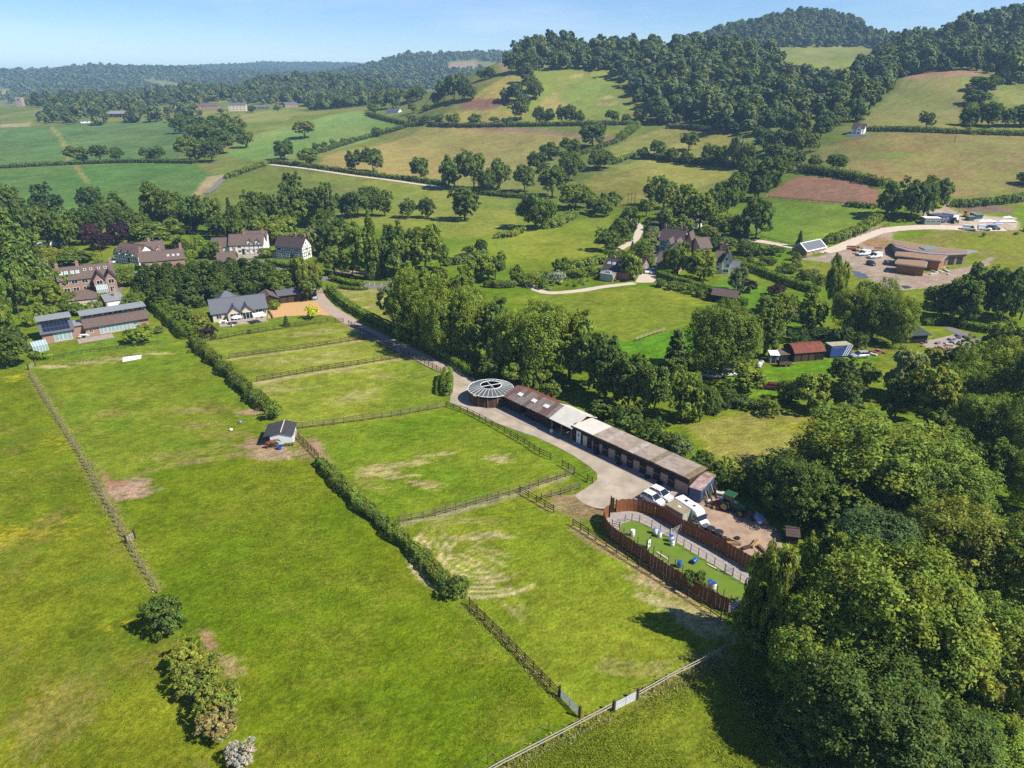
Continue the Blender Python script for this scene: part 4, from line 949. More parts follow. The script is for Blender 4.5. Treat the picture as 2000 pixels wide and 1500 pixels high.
# ------------------------------------------------------------------ surfaces: lanes, yards, gravel
def flat_sheet(name, pts, m, z=.02, label=None):
    """sheet over the ground from world xy points, following the ground"""
    bm = bmesh.new()
    vs = [bm.verts.new((p[0], p[1], 0)) for p in pts]
    f = bm.faces.new(vs)
    if f.normal.z < 0: f.normal_flip()
    xs = [p[0] for p in pts]; ys = [p[1] for p in pts]
    if max(hz(p[0], p[1]) for p in pts) > .05:
        st = 6.0
        for ax, lo, hi in ((0, min(xs), max(xs)), (1, min(ys), max(ys))):
            k = lo + st
            while k < hi:
                co = [0, 0, 0]; co[ax] = k; no = [0, 0, 0]; no[ax] = 1
                bmesh.ops.bisect_plane(bm, geom=bm.verts[:] + bm.edges[:] + bm.faces[:], plane_co=co, plane_no=no); k += st
    bmesh.ops.triangulate(bm, faces=bm.faces[:])
    bm.normal_update()
    for f in bm.faces:
        if f.normal.z < 0: f.normal_flip()
    for v in bm.verts: v.co.z = hz(v.co.x, v.co.y) + z
    me = bpy.data.meshes.new(name); bm.to_mesh(me); bm.free(); me.materials.append(m)
    o = link(name, me)
    return tag(o, label, None, None, 'structure')
def smooth_path(P_, n=6):
    out = []
    for i in range(len(P_) - 1):
        p0 = P_[max(0, i - 1)]; p1 = P_[i]; p2 = P_[i + 1]; p3 = P_[min(len(P_) - 1, i + 2)]
        for k in range(n):
            t = k / n
            out.append(.5 * ((2 * p1) + (p2 - p0) * t + (2 * p0 - 5 * p1 + 4 * p2 - p3) * t * t + (3 * p1 - p0 - 3 * p2 + p3) * t ** 3))
    out.append(P_[-1]); return out
def lane(name, pxs, width, m, z=.02, label=None, edge=.12):
    pl = smooth_path([G(*p) for p in pxs])
    Lf, Rt = [], []
    rr = random.Random(len(pxs))
    for i, p in enumerate(pl):
        d = (pl[min(i + 1, len(pl) - 1)] - pl[max(i - 1, 0)]); d.z = 0; d.normalize(); nrm = Vector((-d.y, d.x, 0))
        Lf.append(p + nrm * (width / 2 + rr.uniform(-edge, edge))); Rt.append(p - nrm * (width / 2 + rr.uniform(-edge, edge)))
    b = MB()
    for i in range(len(pl) - 1):
        q = [Rt[i], Rt[i + 1], Lf[i + 1], Lf[i]]
        b.poly([(v.x, v.y, hz(v.x, v.y) + z) for v in q])
    o = b.build(name, m)
    bm = bmesh.new(); bm.from_mesh(o.data); bmesh.ops.remove_doubles(bm, verts=bm.verts, dist=.001); bmesh.ops.recalc_face_normals(bm, faces=bm.faces)
    for f in bm.faces:
        if f.normal.z < 0: f.normal_flip()
    bm.to_mesh(o.data); bm.free()
    return tag(o, label, None, None, 'structure')
M_TARMAC = mat("tarmac", lin(150, 142, 140, .5), .95, .18, .8, .2)
M_DRIVE = mat("drive_chippings", lin(194, 172, 152, .6), .95, .16, .7, .3)
M_GRAVEL = mat("yard_gravel", lin(190, 174, 152, .62), .95, .3, .28, .3, detail=9)
M_CONC = mat("concrete", lin(184, 168, 152, .6), .9, .15, .8, .15)
M_PALE = mat("pale_track", lin(226, 208, 184, .6), .95, .1, .5, .2)
M_ORANGE = mat("orange_gravel", lin(222, 176, 118, .6), .95, .1, 1.5, .2)
M_ARENA = mat("arena_track_grit", lin(196, 184, 172, .5), .95, .2, 2, .4)
M_LAWN = mat("arena_grass", lin(112, 150, 26, .5), .95, .4, .9, .5, col2=lin(136, 156, 52, .5), detail=10)
M_RED = mat("red_gravel", lin(200, 160, 146, .55), .95, .1, 1, .2)
c1, c2, c3, c4, c5, c6 = crop(0, 400, 4), crop(300, 380, 4), crop(1000, 400, 4), crop(1450, 380, 4), crop(850, 650, 3.3333), crop(1050, 900, 4)
b6, b8, b4, b2 = crop(380, 560, 3.846), crop(600, 420, 4), crop(850, 1050, 3.3333), crop(1350, 620, 3.077)
z3, zt = crop(1160, 430, 6.667), crop(1320, 900, 10)
zr, zs = crop(1480, 640, 8.333), crop(1750, 380, 8)
def W2(ps, z=0): return [tuple(P(*p, z))[:2] for p in ps]
lane('drive', [(610, 556), (622, 576), (632, 592), (650, 607), (674, 622), (702, 640), (750, 663), (800, 687), (845, 709), (885, 727), (893, 745), (889, 770)], 4.0, M_DRIVE, .02, "stony drive running along the clipped hedge")
flat_sheet('yard', W2([c5(*p) for p in [(112, 290), (150, 262), (250, 258), (262, 330), (300, 400), (340, 480), (450, 500), (700, 600), (900, 680), (1500, 960), (1660, 1030), (1760, 1050), (1870, 1090), (2050, 1190), (2160, 1300), (2060, 1480),
     (1900, 1430), (1740, 1330), (1600, 1230), (1450, 1160), (1180, 1095), (1140, 1090), (1130, 1150), (1040, 1140), (960, 1110), (905, 1060), (1010, 992), (1055, 955), (1052, 912), (1000, 868), (900, 800), (780, 735), (640, 672), (540, 640), (450, 605), (330, 565), (200, 500), (95, 455)]]), M_GRAVEL, .024, "gravel yard in front of the stables")
M_DIRT = mat("bare_dirt", lin(206, 178, 150, .6), .95, .35, .6, .4, col2=lin(170, 142, 118, .55), detail=9)
flat_sheet('bare_dirt', W2([c5(*p) for p in [(1560, 1075), (1650, 1045), (1760, 1052), (1880, 1085), (2080, 1180), (2240, 1290), (2260, 1400), (2120, 1520), (2040, 1500), (1900, 1428), (1740, 1328), (1610, 1232), (1500, 1170)]]), M_DIRT, .034, "bare dirt at the far end of the yard")
flat_sheet('concrete_apron', W2([c5(*p) for p in [(345, 490), (600, 606), (880, 732), (1200, 884), (1500, 1036), (1580, 1075), (1650, 1040), (1640, 1010), (900, 660), (440, 440), (330, 470)]]), M_CONC, .05, "shaded concrete apron along the stable fronts")
flat_sheet('parking_gravel', W2([c2(*p) for p in [(890, 970), (905, 905), (1010, 850), (1225, 832), (1270, 830), (1300, 880), (1385, 948), (1300, 940), (1150, 945), (1000, 955)]]), M_ORANGE, .028, "orange gravel parking area beside the bungalow")
lane('village_lane', [(215, 575), (245, 545), (285, 530), (360, 522), (430, 512), (520, 512), (560, 525), (600, 538), (640, 545), (690, 552), (720, 560), (760, 560)], 4.5, M_TARMAC, .016, "grey village lane")
lane('cottage_court', [(460, 503), (490, 500), (512, 494)], 7, M_CONC, .02, "forecourt of the black and white cottage")
lane('walled_drive', [(640, 532), (680, 532), (720, 534)], 5, M_RED, .02, "reddish gravel drive below the poplar")
lane('white_track', [(1195, 494), (1215, 484), (1240, 468), (1249, 448), (1242, 436), (1225, 428)], 3.2, M_PALE, .1, "pale stone track curving past the dark trees")
lane('garden_path', [(1024, 548), (1045, 564), (1075, 572), (1130, 568), (1180, 560), (1240, 553)], 3.0, M_PALE, .02, "pale gravel path round the garden")
flat_sheet('cottage_yard', W2([(1240, 552), (1250, 535), (1275, 530), (1285, 545), (1275, 552)]), M_PALE, .03, "pale gravel yard by the brick cottages")
lane('village_street', [(1278, 512), (1280, 490), (1275, 470), (1300, 430), (1290, 420)], 4, M_TARMAC, .1, "grey street beside the timbered house")
lane('site_track', [(1610, 492), (1640, 484), (1690, 462), (1730, 450), (1800, 444), (1890, 446), (1960, 447)], 5, M_PALE, .1, "pale track leading up to the site cabins")
lane('field_lane', [(528, 322), (600, 330), (680, 342), (760, 352), (860, 366)], 3.4, M_PALE, .2, "thin pale lane crossing below the hay field")
lane('bend_lane', [(443, 345), (432, 352), (420, 365), (402, 378)], 4, M_TARMAC, .2, "bend of a grey lane beside the crop field")
lane('bridge_lane', [(1410, 462), (1440, 466), (1500, 474), (1560, 485), (1610, 492)], 3.5, M_PALE, .1, "pale lane below the green field")
flat_sheet('scrapyard', W2([(1800, 668), (1870, 652), (1905, 662), (1890, 690), (1830, 705)]), M_CONC, .02, "bare ground of the scrapyard")
lane('scrap_lane', [(1850, 640), (1880, 652), (1910, 668)], 3, M_TARMAC, .03, "short grey lane by the scrapyard hedge")
M_WATER = glass("pond_water", lin(120, 120, 110, .3), .08)
flat_sheet('pond', W2([c4(*p) for p in [(850, 595), (900, 600), (960, 625), (990, 650), (930, 658), (890, 640)]]), M_WATER, .02, "narrow pond below the building site")
flat_sheet('small_pond', W2([c4(*p) for p in [(1230, 712), (1290, 712), (1330, 728), (1270, 738)]]), M_WATER, .02, "small puddle-like pond")
arena_px = [(515, 450), (530, 420), (600, 398), (700, 392), (800, 402), (950, 450), (1120, 555), (1400, 705), (1650, 850), (1700, 960), (1640, 1060), (1500, 1195), (1290, 1085), (1120, 985), (960, 878), (760, 738), (650, 664), (565, 598), (522, 530)]
flat_sheet('arena_track', W2([c6(*p) for p in arena_px]), M_ARENA, .03, "grit track inside the palisade")
inner_px = [(640, 545), (655, 492), (735, 470), (800, 482), (890, 525), (1025, 600), (1140, 672), (1255, 745), (1380, 815), (1520, 905), (1640, 975), (1600, 1080), (1505, 1115), (1400, 1045), (1280, 965), (1130, 880), (1020, 805), (905, 730), (780, 652), (690, 590)]
flat_sheet('arena_grass', W2([c6(*p) for p in inner_px]), M_LAWN, .045, "bright grass inside the rope fence")
# ------------------------------------------------------------------ building parts
def gable_body(b, x0, x1, y0, y1, z0, z1, rh, axis='x', apex=.5):
    if axis == 'x':
        ya = y0 + (y1 - y0) * apex
        b.extr([(y0, z0), (y1, z0), (y1, z1), (ya, z1 + rh), (y0, z1)], x0, x1)
    else:
        xa = x0 + (x1 - x0) * apex; k = len(b.v)
        pr = [(x0, z0), (x1, z0), (x1, z1), (xa, z1 + rh), (x0, z1)]
        b.v += [(p[0], y0, p[1]) for p in pr] + [(p[0], y1, p[1]) for p in pr]
        b.f.append((4, 3, 2, 1, 0) if False else tuple(k + i for i in (0, 1, 2, 3, 4)))
        b.f.append(tuple(k + 5 + i for i in (4, 3, 2, 1, 0)))
        for i in range(5):
            j = (i + 1) % 5; b.f.append((k + j, k + i, k + 5 + i, k + 5 + j))
    return b
def gable_roof(b, x0, x1, y0, y1, z1, rh, axis='x', o=.35, th=.14, apex=.5, hip=0.0):
    e = .03
    if axis == 'x':
        ya = y0 + (y1 - y0) * apex
        s0 = rh / max(ya - y0, .01); s1 = rh / max(y1 - ya, .01)
        zr_ = z1 + rh + e + .08
        f0, f1 = zr_ - s0 * (ya - y0 + o), zr_ - s1 * (y1 - ya + o)
        h = hip
        b.slab((x0 - o, y0 - o, f0), (x1 + o, y0 - o, f0), (x1 + o - h, ya, zr_), (x0 - o + h, ya, zr_), th)
        b.slab((x1 + o, y1 + o, f1), (x0 - o, y1 + o, f1), (x0 - o + h, ya, zr_), (x1 + o - h, ya, zr_), th)
        if hip:
            b.hexa([(x0 - o, y1 + o, f1 - th), (x0 - o, y0 - o, f0 - th), (x0 - o + h, ya - .01, zr_ - th), (x0 - o + h, ya + .01, zr_ - th)], [(x0 - o, y1 + o, f1), (x0 - o, y0 - o, f0), (x0 - o + h, ya - .01, zr_), (x0 - o + h, ya + .01, zr_)])
            b.hexa([(x1 + o, y0 - o, f0 - th), (x1 + o, y1 + o, f1 - th), (x1 + o - h, ya + .01, zr_ - th), (x1 + o - h, ya - .01, zr_ - th)], [(x1 + o, y0 - o, f0), (x1 + o, y1 + o, f1), (x1 + o - h, ya + .01, zr_), (x1 + o - h, ya - .01, zr_)])
        else:
            b.box(x0 - o, x1 + o, ya - .12, ya + .12, zr_ - .06, zr_ + .05)
    else:
        xa = x0 + (x1 - x0) * apex
        s0 = rh / max(xa - x0, .01); s1 = rh / max(x1 - xa, .01); zr_ = z1 + rh + e + .08
        f0, f1 = zr_ - s0 * (xa - x0 + o), zr_ - s1 * (x1 - xa + o)
        b.slab((x0 - o, y1 + o, f0), (x0 - o, y0 - o, f0), (xa, y0 - o, zr_), (xa, y1 + o, zr_), th)
        b.slab((x1 + o, y0 - o, f1), (x1 + o, y1 + o, f1), (xa, y1 + o, zr_), (xa, y0 - o, zr_), th)
        b.box(xa - .12, xa + .12, y0 - o, y1 + o, zr_ - .06, zr_ + .05)
    return b
M_BRICK = mat("brick_wall", lin(196, 156, 136, .56), .9, .22, 4, .2, stripes=('Z', 3.2, .12))
M_WHITE = mat("white_render", lin(240, 236, 230, .82), .85, .05, 1.2)
M_CREAM = mat("cream_render", lin(226, 208, 180, .7), .85, .06, 1.2)
M_TILE = mat("clay_tile_roof", lin(146, 124, 114, .46), .85, .28, 2.4, .4, stripes=('Z', 6, .3))
M_TILE2 = mat("dark_tile_roof", lin(112, 94, 92, .42), .85, .28, 2.4, .4, stripes=('Z', 6, .3))
M_SLATE = mat("slate_roof", lin(136, 140, 148, .42), .6, .16, 2.4, .25, stripes=('Z', 5, .2), spec=.5)
M_OAKW = mat("dark_timber", lin(70, 54, 46, .5), .85, .25, 3, .3, stretch=(1, 1, .3))
M_BOARD = mat("weathered_board", lin(104, 80, 66, .5), .9, .25, 3, .3, stripes=('X', 6, .35))
M_BOARDL = mat("light_board", lin(206, 168, 110, .6), .85, .2, 3, .2, stripes=('X', 5, .3))
M_FRAME = mat("white_frame", lin(240, 240, 238, .85), .5, .03, 2)
M_PANE = glass("window_glass", lin(60, 72, 80, .35))
M_PANEB = glass("bright_glass", lin(170, 196, 200, .6), .1)
M_METAL = mat("grey_sheet", lin(190, 190, 186, .6), .45, .12, 1, .1, .3)
M_WSHEET = mat("white_sheet_roof", lin(226, 218, 204, .72), .6, .1, .8, .3, stripes=('X', 4, .08))
M_RUST = mat("rusty_sheet", lin(176, 98, 72, .5), .8, .3, 1.2, .3, col2=lin(120, 70, 56, .5), stripes=('X', 8, .15))
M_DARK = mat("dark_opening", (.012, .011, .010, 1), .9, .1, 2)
M_SOLAR = glass("solar_panel", lin(46, 56, 84, .5), .12)
M_POT = mat("chimney_pot", lin(206, 150, 116, .6), .85, .15, 4)
def window(parent, x, z, w, h, y=0.0, axis='x', face=-1, frame=None, pane=None, bars=(1, 1), name='window'):
    """frame with a pane behind it; on a wall facing -y (axis x) or along y facing face*x (axis y)"""
    fr = MB(); t = .07; d = .06
    def bx(a0, a1, z0, z1, dd):
        if axis == 'x': fr.box(a0, a1, y - dd, y - .004, z0, z1)
        elif face > 0: fr.box(y + .004, y + dd, a0, a1, z0, z1)
        else: fr.box(y - dd, y - .004, a0, a1, z0, z1)
    bx(x, x + w, z, z + t, d); bx(x, x + w, z + h - t, z + h, d); bx(x, x + t, z + t, z + h - t, d); bx(x + w - t, x + w, z + t, z + h - t, d)
    for k in range(1, bars[0] + 1):
        xx = x + w * k / (bars[0] + 1); bx(xx - .03, xx + .03, z + t, z + h - t, d - .012)
    fo = fr.build(name, frame or M_FRAME, parent)
    fr = MB(); bx(x + t * .5, x + w - t * .5, z + t * .5, z + h - t * .5, .028)
    fr.build('pane', pane or M_PANE, fo)
    return fo
def chimney(parent, x, y, z0, z1, m=None, w=.42, pots=2):
    s = w
    b = MB(); b.box(x - s, x + s, y - s * .7, y + s * .7, z0, z1); b.box(x - s - .08, x + s + .08, y - s * .7 - .08, y + s * .7 + .08, z1 - .3, z1 - .12)
    o = b.build('chimney', m or M_BRICK, parent)
    for k in range(pots):
        xx = x + (k - (pots - 1) / 2) * s * .9
        MB().tube((xx, y, z1 - .02), (xx, y, z1 + .45), .13, .1, 8).build('chimney_pot', M_POT, parent)
    return o
def skylight(parent, x, w, h, y0, z0, slope, yoff, m=None):
    """roof window lying on the front slope, foot at distance yoff up the slope"""
    b = MB(); c, s = math.cos(slope), math.sin(slope)
    def pt(xx, u, n): return (xx, y0 + u * c - n * s, z0 + u * s + n * c)
    b.hexa([pt(x, yoff, .02), pt(x + w, yoff, .02), pt(x + w, yoff + h, .02), pt(x, yoff + h, .02)], [pt(x, yoff, .1), pt(x + w, yoff, .1), pt(x + w, yoff + h, .1), pt(x, yoff + h, .1)])
    o = b.build('roof_window', M_FRAME, parent)
    b = MB(); g = .09
    b.hexa([pt(x + g, yoff + g, .09), pt(x + w - g, yoff + g, .09), pt(x + w - g, yoff + h - g, .09), pt(x + g, yoff + h - g, .09)], [pt(x + g, yoff + g, .12), pt(x + w - g, yoff + g, .12), pt(x + w - g, yoff + h - g, .12), pt(x + g, yoff + h - g, .12)])
    b.build('pane', m or M_PANEB, o)
def timbering(parent, x0, x1, z0, z1, sx=.9, sz=.9, y=0.0, axis='x', diag=False):
    b = MB(); d = .035; t = .1
    def bx(a0, a1, q0, q1, dd=d):
        if axis == 'x': b.box(a0, a1, y - dd, y - .003, q0, q1)
        else: b.box(y + .003, y + dd, a0, a1, q0, q1)
    n = max(1, round((x1 - x0) / sx)); m_ = max(1, round((z1 - z0) / sz))
    for i in range(n + 1):
        x = x0 + (x1 - x0) * i / n; bx(max(x0, x - t), min(x1, x + t), z0, z1)
    for j in range(m_ + 1):
        z = z0 + (z1 - z0) * j / m_; bx(x0, x1, max(z0, z - t), min(z1, z + t), d - .008)
    o = b.build('timber_frame', M_OAKW, parent); o['kind'] = 'stuff'
    return o
class House:
    """a building from two pixels of its front line at height z; local x along the front, y to the back"""
    def __init__(s, name, label, A, B, z=0.0, cat='house', L=None, group=None, ground=None):
        if ground is not None: a, b = G(*A), G(*B)
        else: a, b = P(*A, z), P(*B, z)
        s.L = L or (Vector((b.x - a.x, b.y - a.y, 0))).length
        s.root = thing(name, label, cat, (a.x, a.y, hz(a.x, a.y) if ground is not None else 0), math.atan2(b.y - a.y, b.x - a.x), group)
    def body(s, x0, x1, y0, y1, z0, z1, rh, wallm, roofm, axis='x', o=.35, th=.16, apex=.5, hip=0.0, wname='wall', rname='roof'):
        if hip: MB().box(x0, x1, y0, y1, z0, z1).build(wname, wallm, s.root)
        else: gable_body(MB(), x0, x1, y0, y1, z0, z1, rh, axis, apex).build(wname, wallm, s.root)
        s.roof = gable_roof(MB(), x0, x1, y0, y1, z1, rh, axis, o, th, apex, hip).build(rname, roofm, s.root)
        return s.roof
    def box(s, name, m, *a, parent=None): return MB().box(*a).build(name, m, parent or s.root)
    def win(s, *a, **k): return window(s.root, *a, **k)
    def door(s, x, w=.95, h=2.05, y=0.0, m=None):
        o = MB().box(x, x + w, y - .05, y - .004, .02, h).build('door', m or M_OAKW, s.root)
        MB().box(x + w * .82, x + w * .9, y - .09, y - .05, h * .48, h * .52).build('handle', M_METAL, o)
    def chim(s, x, y, z0, z1, **k): chimney(s.root, x, y, z0, z1, **k)
# ---- eco house with solar panels, far left
h = House('eco_house', "long low brick house with clerestory strips and solar panels on the left", c1(345, 1092), c1(1172, 952))
L = h.L
def mono(h, x0, x1, d0, d1, ze, zc, zt_, roofm, solar=False, glassx=None):
    """front slope rising to a clerestory strip and a thin flat roof behind it"""
    b = MB(); b.extr([(0, 0), (d1, 0), (d1, zt_ - .4), (d0, zt_ - .4), (d0, zc), (0, ze)], x0, x1); b.build('wall', M_BRICK, h.root)
    sl = (zc - ze) / d0
    r = MB().slab((x0 - .3, -.6, ze - .6 * sl + .16), (x1 + .3, -.6, ze - .6 * sl + .16), (x1 + .3, d0 - .02, zc + .14), (x0 - .3, d0 - .02, zc + .14), .14).build('roof', roofm, h.root)
    MB().box(x0 - .4, x1 + .4, d0 - 1.1, d1 + .4, zt_ - .38, zt_ - .16).build('upper_roof', M_METAL, h.root)
    n = max(2, int((x1 - x0) / 2.2))
    for i in range(n):
        xx = x0 + .2 + (x1 - x0 - .4) * i / n
        window(h.root, xx, zc + .16, (x1 - x0 - .4) / n - .25, zt_ - .4 - zc - .2, d0, name='clerestory_window')
    if solar:
        for i in range(7):
            xx = x0 + .5 + i * (x1 - x0 - 1) / 7; w = (x1 - x0 - 1) / 7 - .08
            for j in range(2):
                u0 = .2 + j * (d0 - .5) / 2; u1 = u0 + (d0 - .5) / 2 - .08
                q = lambda x, u, n_: (x, u, ze + u * sl + .16 + n_)
                MB().hexa([q(xx, u0, .03), q(xx + w, u0, .03), q(xx + w, u1, .03), q(xx, u1, .03)], [q(xx, u0, .09), q(xx + w, u0, .09), q(xx + w, u1, .09), q(xx, u1, .09)]).build('solar_panel', M_SOLAR, r)
mono(h, 0, L * .285, 4.2, 7.5, 2.7, 4.0, 5.3, M_SLATE, True)
mono(h, L * .39, L, 3.6, 7.0, 2.5, 3.7, 5.2, M_TILE)
h.box('link', M_BRICK, L * .285 + .02, L * .39 - .02, 1.6, 6.5, 0, 2.9); h.box('link_roof', M_METAL, L * .285 + .02, L * .39 - .02, 1.2, 6.6, 2.91, 3.06)
for x, w in ((L * .10, 2.0), (L * .175, 2.0)): h.win(x, .25, w, 2.2, pane=M_PANEB, name='glazed_door')
for k in range(5): h.win(L * .52 + k * 1.75, .3, 1.6, 2.0, pane=M_PANEB, name='glazed_door')
h.win(L * .42, .9, .9, 1.2); h.win(L * .84, 1.1, 1.4, 1.0)
h.box('terrace', M_CONC, L * .29, L * .62, -4.4, -.7, .02, .14)
# ---- brick house
h = House('brick_house', "large brick house with roof windows, twin front gables and a conservatory", c1(455, 596), c1(895, 546), 4.6); L = h.L
h.body(0, L, 0, 8, 0, 4.6, 3.0, M_BRICK, M_TILE)
sl = math.atan2(3.0, 4.0)
for k, fx in enumerate((.04, .13, .24, .33)): skylight(h.roof, L * fx, .9, 1.2, 0, 4.75, sl, 1.9)
for fx in (.47, .58, .72, .84): skylight(h.roof, L * fx, .7, .9, 0, 4.75, sl, 2.6, M_PANE)
for a, b_ in ((.60, .795), (.805, 1.0)):
    h.body(L * a, L * b_, -4.5, .6, 0, 4.7, 2.0, M_BRICK, M_TILE2, 'y', .3, .14, wname='wing_wall', rname='wing_roof')
    h.win(L * (a + .05), 3.2, 1.6, 1.3, -4.5)
for fx in (.06, .22, .40): h.win(L * fx, 3.2, 1.6, 1.1); h.win(L * fx, 1.0, 1.6, 1.2)
h.win(L * .86, .6, 1.2, 1.7, -4.5)
h.chim(L * .38, 4, 6.8, 9.0); h.chim(L * .02, 4, 6.4, 8.8); h.chim(L * .97, 4, 6.6, 8.6)
c_ = MB().box(L * .62, L * .82, -7.2, -4.6, 0, .7).build('conservatory', M_FRAME, h.root)
b = MB()
for i in range(7):
    x = L * .62 + (L * .2 - .08) * i / 6; b.box(x, x + .08, -7.2, -7.12, .7, 2.3); b.slab((x, -7.25, 2.3), (x + .08, -7.25, 2.3), (x + .08, -4.62, 3.1), (x, -4.62, 3.1), .07)
b.box(L * .62, L * .82, -7.24, -7.1, 2.22, 2.3); b.build('glazing_bar', M_FRAME, c_)
MB().slab((L * .625, -7.15, 2.24), (L * .815, -7.15, 2.24), (L * .815, -4.66, 3.02), (L * .625, -4.66, 3.02), .03).build('glass_roof', M_PANEB, c_)
MB().box(L * .625, L * .815, -7.15, -7.13, .7, 2.2).build('glass_wall', M_PANEB, c_)
h.box('sun_room', M_PANE, L * .50, L * .595, -2.6, -.02, 0, 2.4); h.box('sun_room_roof', M_SLATE, L * .49, L * .596, -2.8, -.03, 2.41, 2.55)
# ---- outbuilding below it
h = House('tiled_outbuilding', "small hip-roofed brown outbuilding between the brick house and the eco house", c1(520, 812), c1(762, 786), cat='outbuilding'); L = h.L
h.body(0, L, 0, 5.5, 0, 2.3, 1.9, M_CREAM, M_TILE, hip=2.4); h.win(L * .8, .9, .8, .9)
h = House('flat_garage', "flat grey-roofed garage behind the eco house", c1(838, 822), c1(985, 800), cat='garage'); L = h.L
h.box('wall', M_CONC, 0, L, 0, 8.5, 0, 2.3); h.box('roof', M_METAL, -.2, L + .2, -.2, 8.7, 2.31, 2.45); h.box('chimney', M_CONC, L * .6, L * .6 + .9, 5, 5.8, 2.46, 4.4); h.box('garage_door', M_FRAME, .4, L - .4, -.06, -.01, .1, 2.0)
# ---- long low brick terrace behind the cypresses
h = House('brick_terrace', "long low brown-roofed brick building behind the cypress row", c1(1110, 520), c1(1450, 490), cat='house'); L = h.L
h.body(0, L, 0, 7, 0, 3.2, 2.6, M_BRICK, M_TILE); h.chim(L * .03, 3.5, 5, 7.2); h.chim(L * .47, 3.5, 5.2, 7.2); h.chim(L * .96, 3.5, 5, 7.6)
for fx in (.62, .74, .85): skylight(h.roof, L * fx, .7, .9, 0, 3.35, math.atan2(2.6, 3.5), 1.2)
h.win(L * .2, 1, 1.2, 1.1); h.win(L * .5, 1, 1.2, 1.1)
h = House('tiled_cottage', "low brown roof with two chimneys half hidden by the cypress row", c2(512, 600), c2(650, 592)); L = h.L
h.body(0, L, 0, 6.5, 0, 3.2, 2.6, M_BRICK, M_TILE); h.chim(L * .2, 3.2, 5, 7.4); h.chim(L * .95, 3.2, 5, 7.0); h.win(L * .4, 1, 1.2, 1.1)
# ---- white cottage with dormers and its dark garage wing
h = House('dormer_cottage', "white cottage with brown thatch-like roof and small dormers, left of the cypress row", c1(1095, 452), c1(1300, 430)); L = h.L
h.body(0, L, 0, 7, 0, 3.4, 3.0, M_WHITE, M_TILE); h.chim(L * .5, 3.5, 5.8, 7.6)
for fx in (.22, .5, .78):
    h.body(L * fx - .9, L * fx + .9, -.15, 2.2, 3.0, 4.0, .9, M_WHITE, M_TILE, 'y', .25, .12, wname='dormer', rname='dormer_roof'); h.win(L * fx - .5, 3.2, 1, .9, -.15)
    h.win(L * fx - .6, .9, 1.2, 1.1)
h.door(L * .36)
h = House('black_gabled_house', "black and white gabled house with three small gables and a pale car beside it", c1(905, 452), c1(1090, 475)); L = h.L
h.body(0, L, 0, 7.5, 0, 3.2, 3.2, M_WHITE, M_TILE); timbering(h.root, 0, L, 0, 3.2, 1.1, 1.1)
for fx in (.15, .42, .7):
    h.body(L * fx - 1.1, L * fx + 1.1, -.3, 3, 2.8, 4.0, 1.2, M_WHITE, M_TILE2, 'y', .25, .12, wname='dormer', rname='dormer_roof'); h.win(L * fx - .6, 3.1, 1.2, .9, -.3)
h.door(L * .55)
# ---- slate-roofed bungalow
h = House('slate_bungalow', "slate-roofed bungalow with two glazed front gables and a patio", c2(470, 1000), c2(888, 948)); L = h.L
h.body(0, L, 0, 8.5, 0, 2.5, 2.6, M_CREAM, M_SLATE, o=.5)
for a in (.27, .50):
    h.body(L * a, L * a + 3.6, -1.2, 3, 0, 2.3, 1.7, M_CREAM, M_SLATE, 'y', .45, .14, wname='gable_wall', rname='gable_roof'); h.win(L * a + .5, .15, 2.6, 2.0, -1.2, bars=(2, 0), name='glazed_door')
h.win(L * .06, .8, 1.4, 1.2); h.win(L * .76, .2, 2.4, 2.0, name='glazed_door'); h.win(L * .93, .9, .9, 1.1)
h.body(L * .12, L * .58, 8.6, 15, 0, 2.5, 2.6, M_CREAM, M_SLATE, hip=3.2, wname='rear_wall', rname='rear_roof')
h.box('patio', M_CONC, L * .08, L * .96, -5.0, -1.25, .02, .1)
h.box('retaining_wall', M_BRICK, L * 1.0 + 1, L * 1.0 + 1.3, -3, 4, 0, .6)
# ---- low garage block
h = House('garage_block', "long low dark garage block with a grey roof beside the orange gravel", c2(985, 852), c2(1228, 822), cat='garage'); L = h.L
h.box('wall', M_OAKW, 0, L, 0, 5.5, 0, 2.3)
MB().slab((-.4, -.6, 2.42), (L + .4, -.6, 2.42), (L + .4, 5.8, 3.3), (-.4, 5.8, 3.3), .14).build('roof', M_SLATE, h.root)
for k in range(4): h.box('garage_door', M_BOARD, .3 + k * L / 4, L / 4 * (k + 1) - .3, -.06, -.01, .1, 2.1)
h.body(-5.2, -.4, -1.5, 4.5, 0, 2.2, 1.2, M_OAKW, M_TILE, 'y', .3, wname='side_wall', rname='side_roof')
# ---- long black and white cottage, and the timber-framed house
h = House('white_cottage', "long white cottage with dark timbers, dormers and brown roof behind a forecourt", c2(600, 470), c2(862, 462)); L = h.L
h.body(0, L, 0, 7, 0, 3.6, 3.2, M_WHITE, M_TILE); h.chim(L * .42, 3.5, 6, 8.3); h.chim(L * .98, 3.5, 5.6, 8.2)
timbering(h.root, L * .45, L, .05, 3.5, 1.5, 1.6)
for fx in (.6, .84):
    h.body(L * fx - .8, L * fx + .8, -.1, 2.4, 3.2, 4.4, 1.0, M_WHITE, M_TILE2, 'y', .2, .12, wname='dormer', rname='dormer_roof'); h.win(L * fx - .45, 3.5, .9, .8, -.1)
for fx in (.08, .25): h.win(L * fx, 2.3, 1.2, .9); h.win(L * fx, .7, 1.2, 1.0)
for fx in (.5, .68, .86): h.win(L * fx, .8, 1.0, 1.0, y=-.035)
h.door(L * .36); h.body(-6.5, -.02, 1, 7, 0, 3.0, 2.6, M_WHITE, M_TILE, wname='wing_wall', rname='wing_roof')
h.body(L * .35, L, 7.1, 14, 0, 3.6, 3.0, M_WHITE, M_TILE, wname='rear_wall', rname='rear_roof')
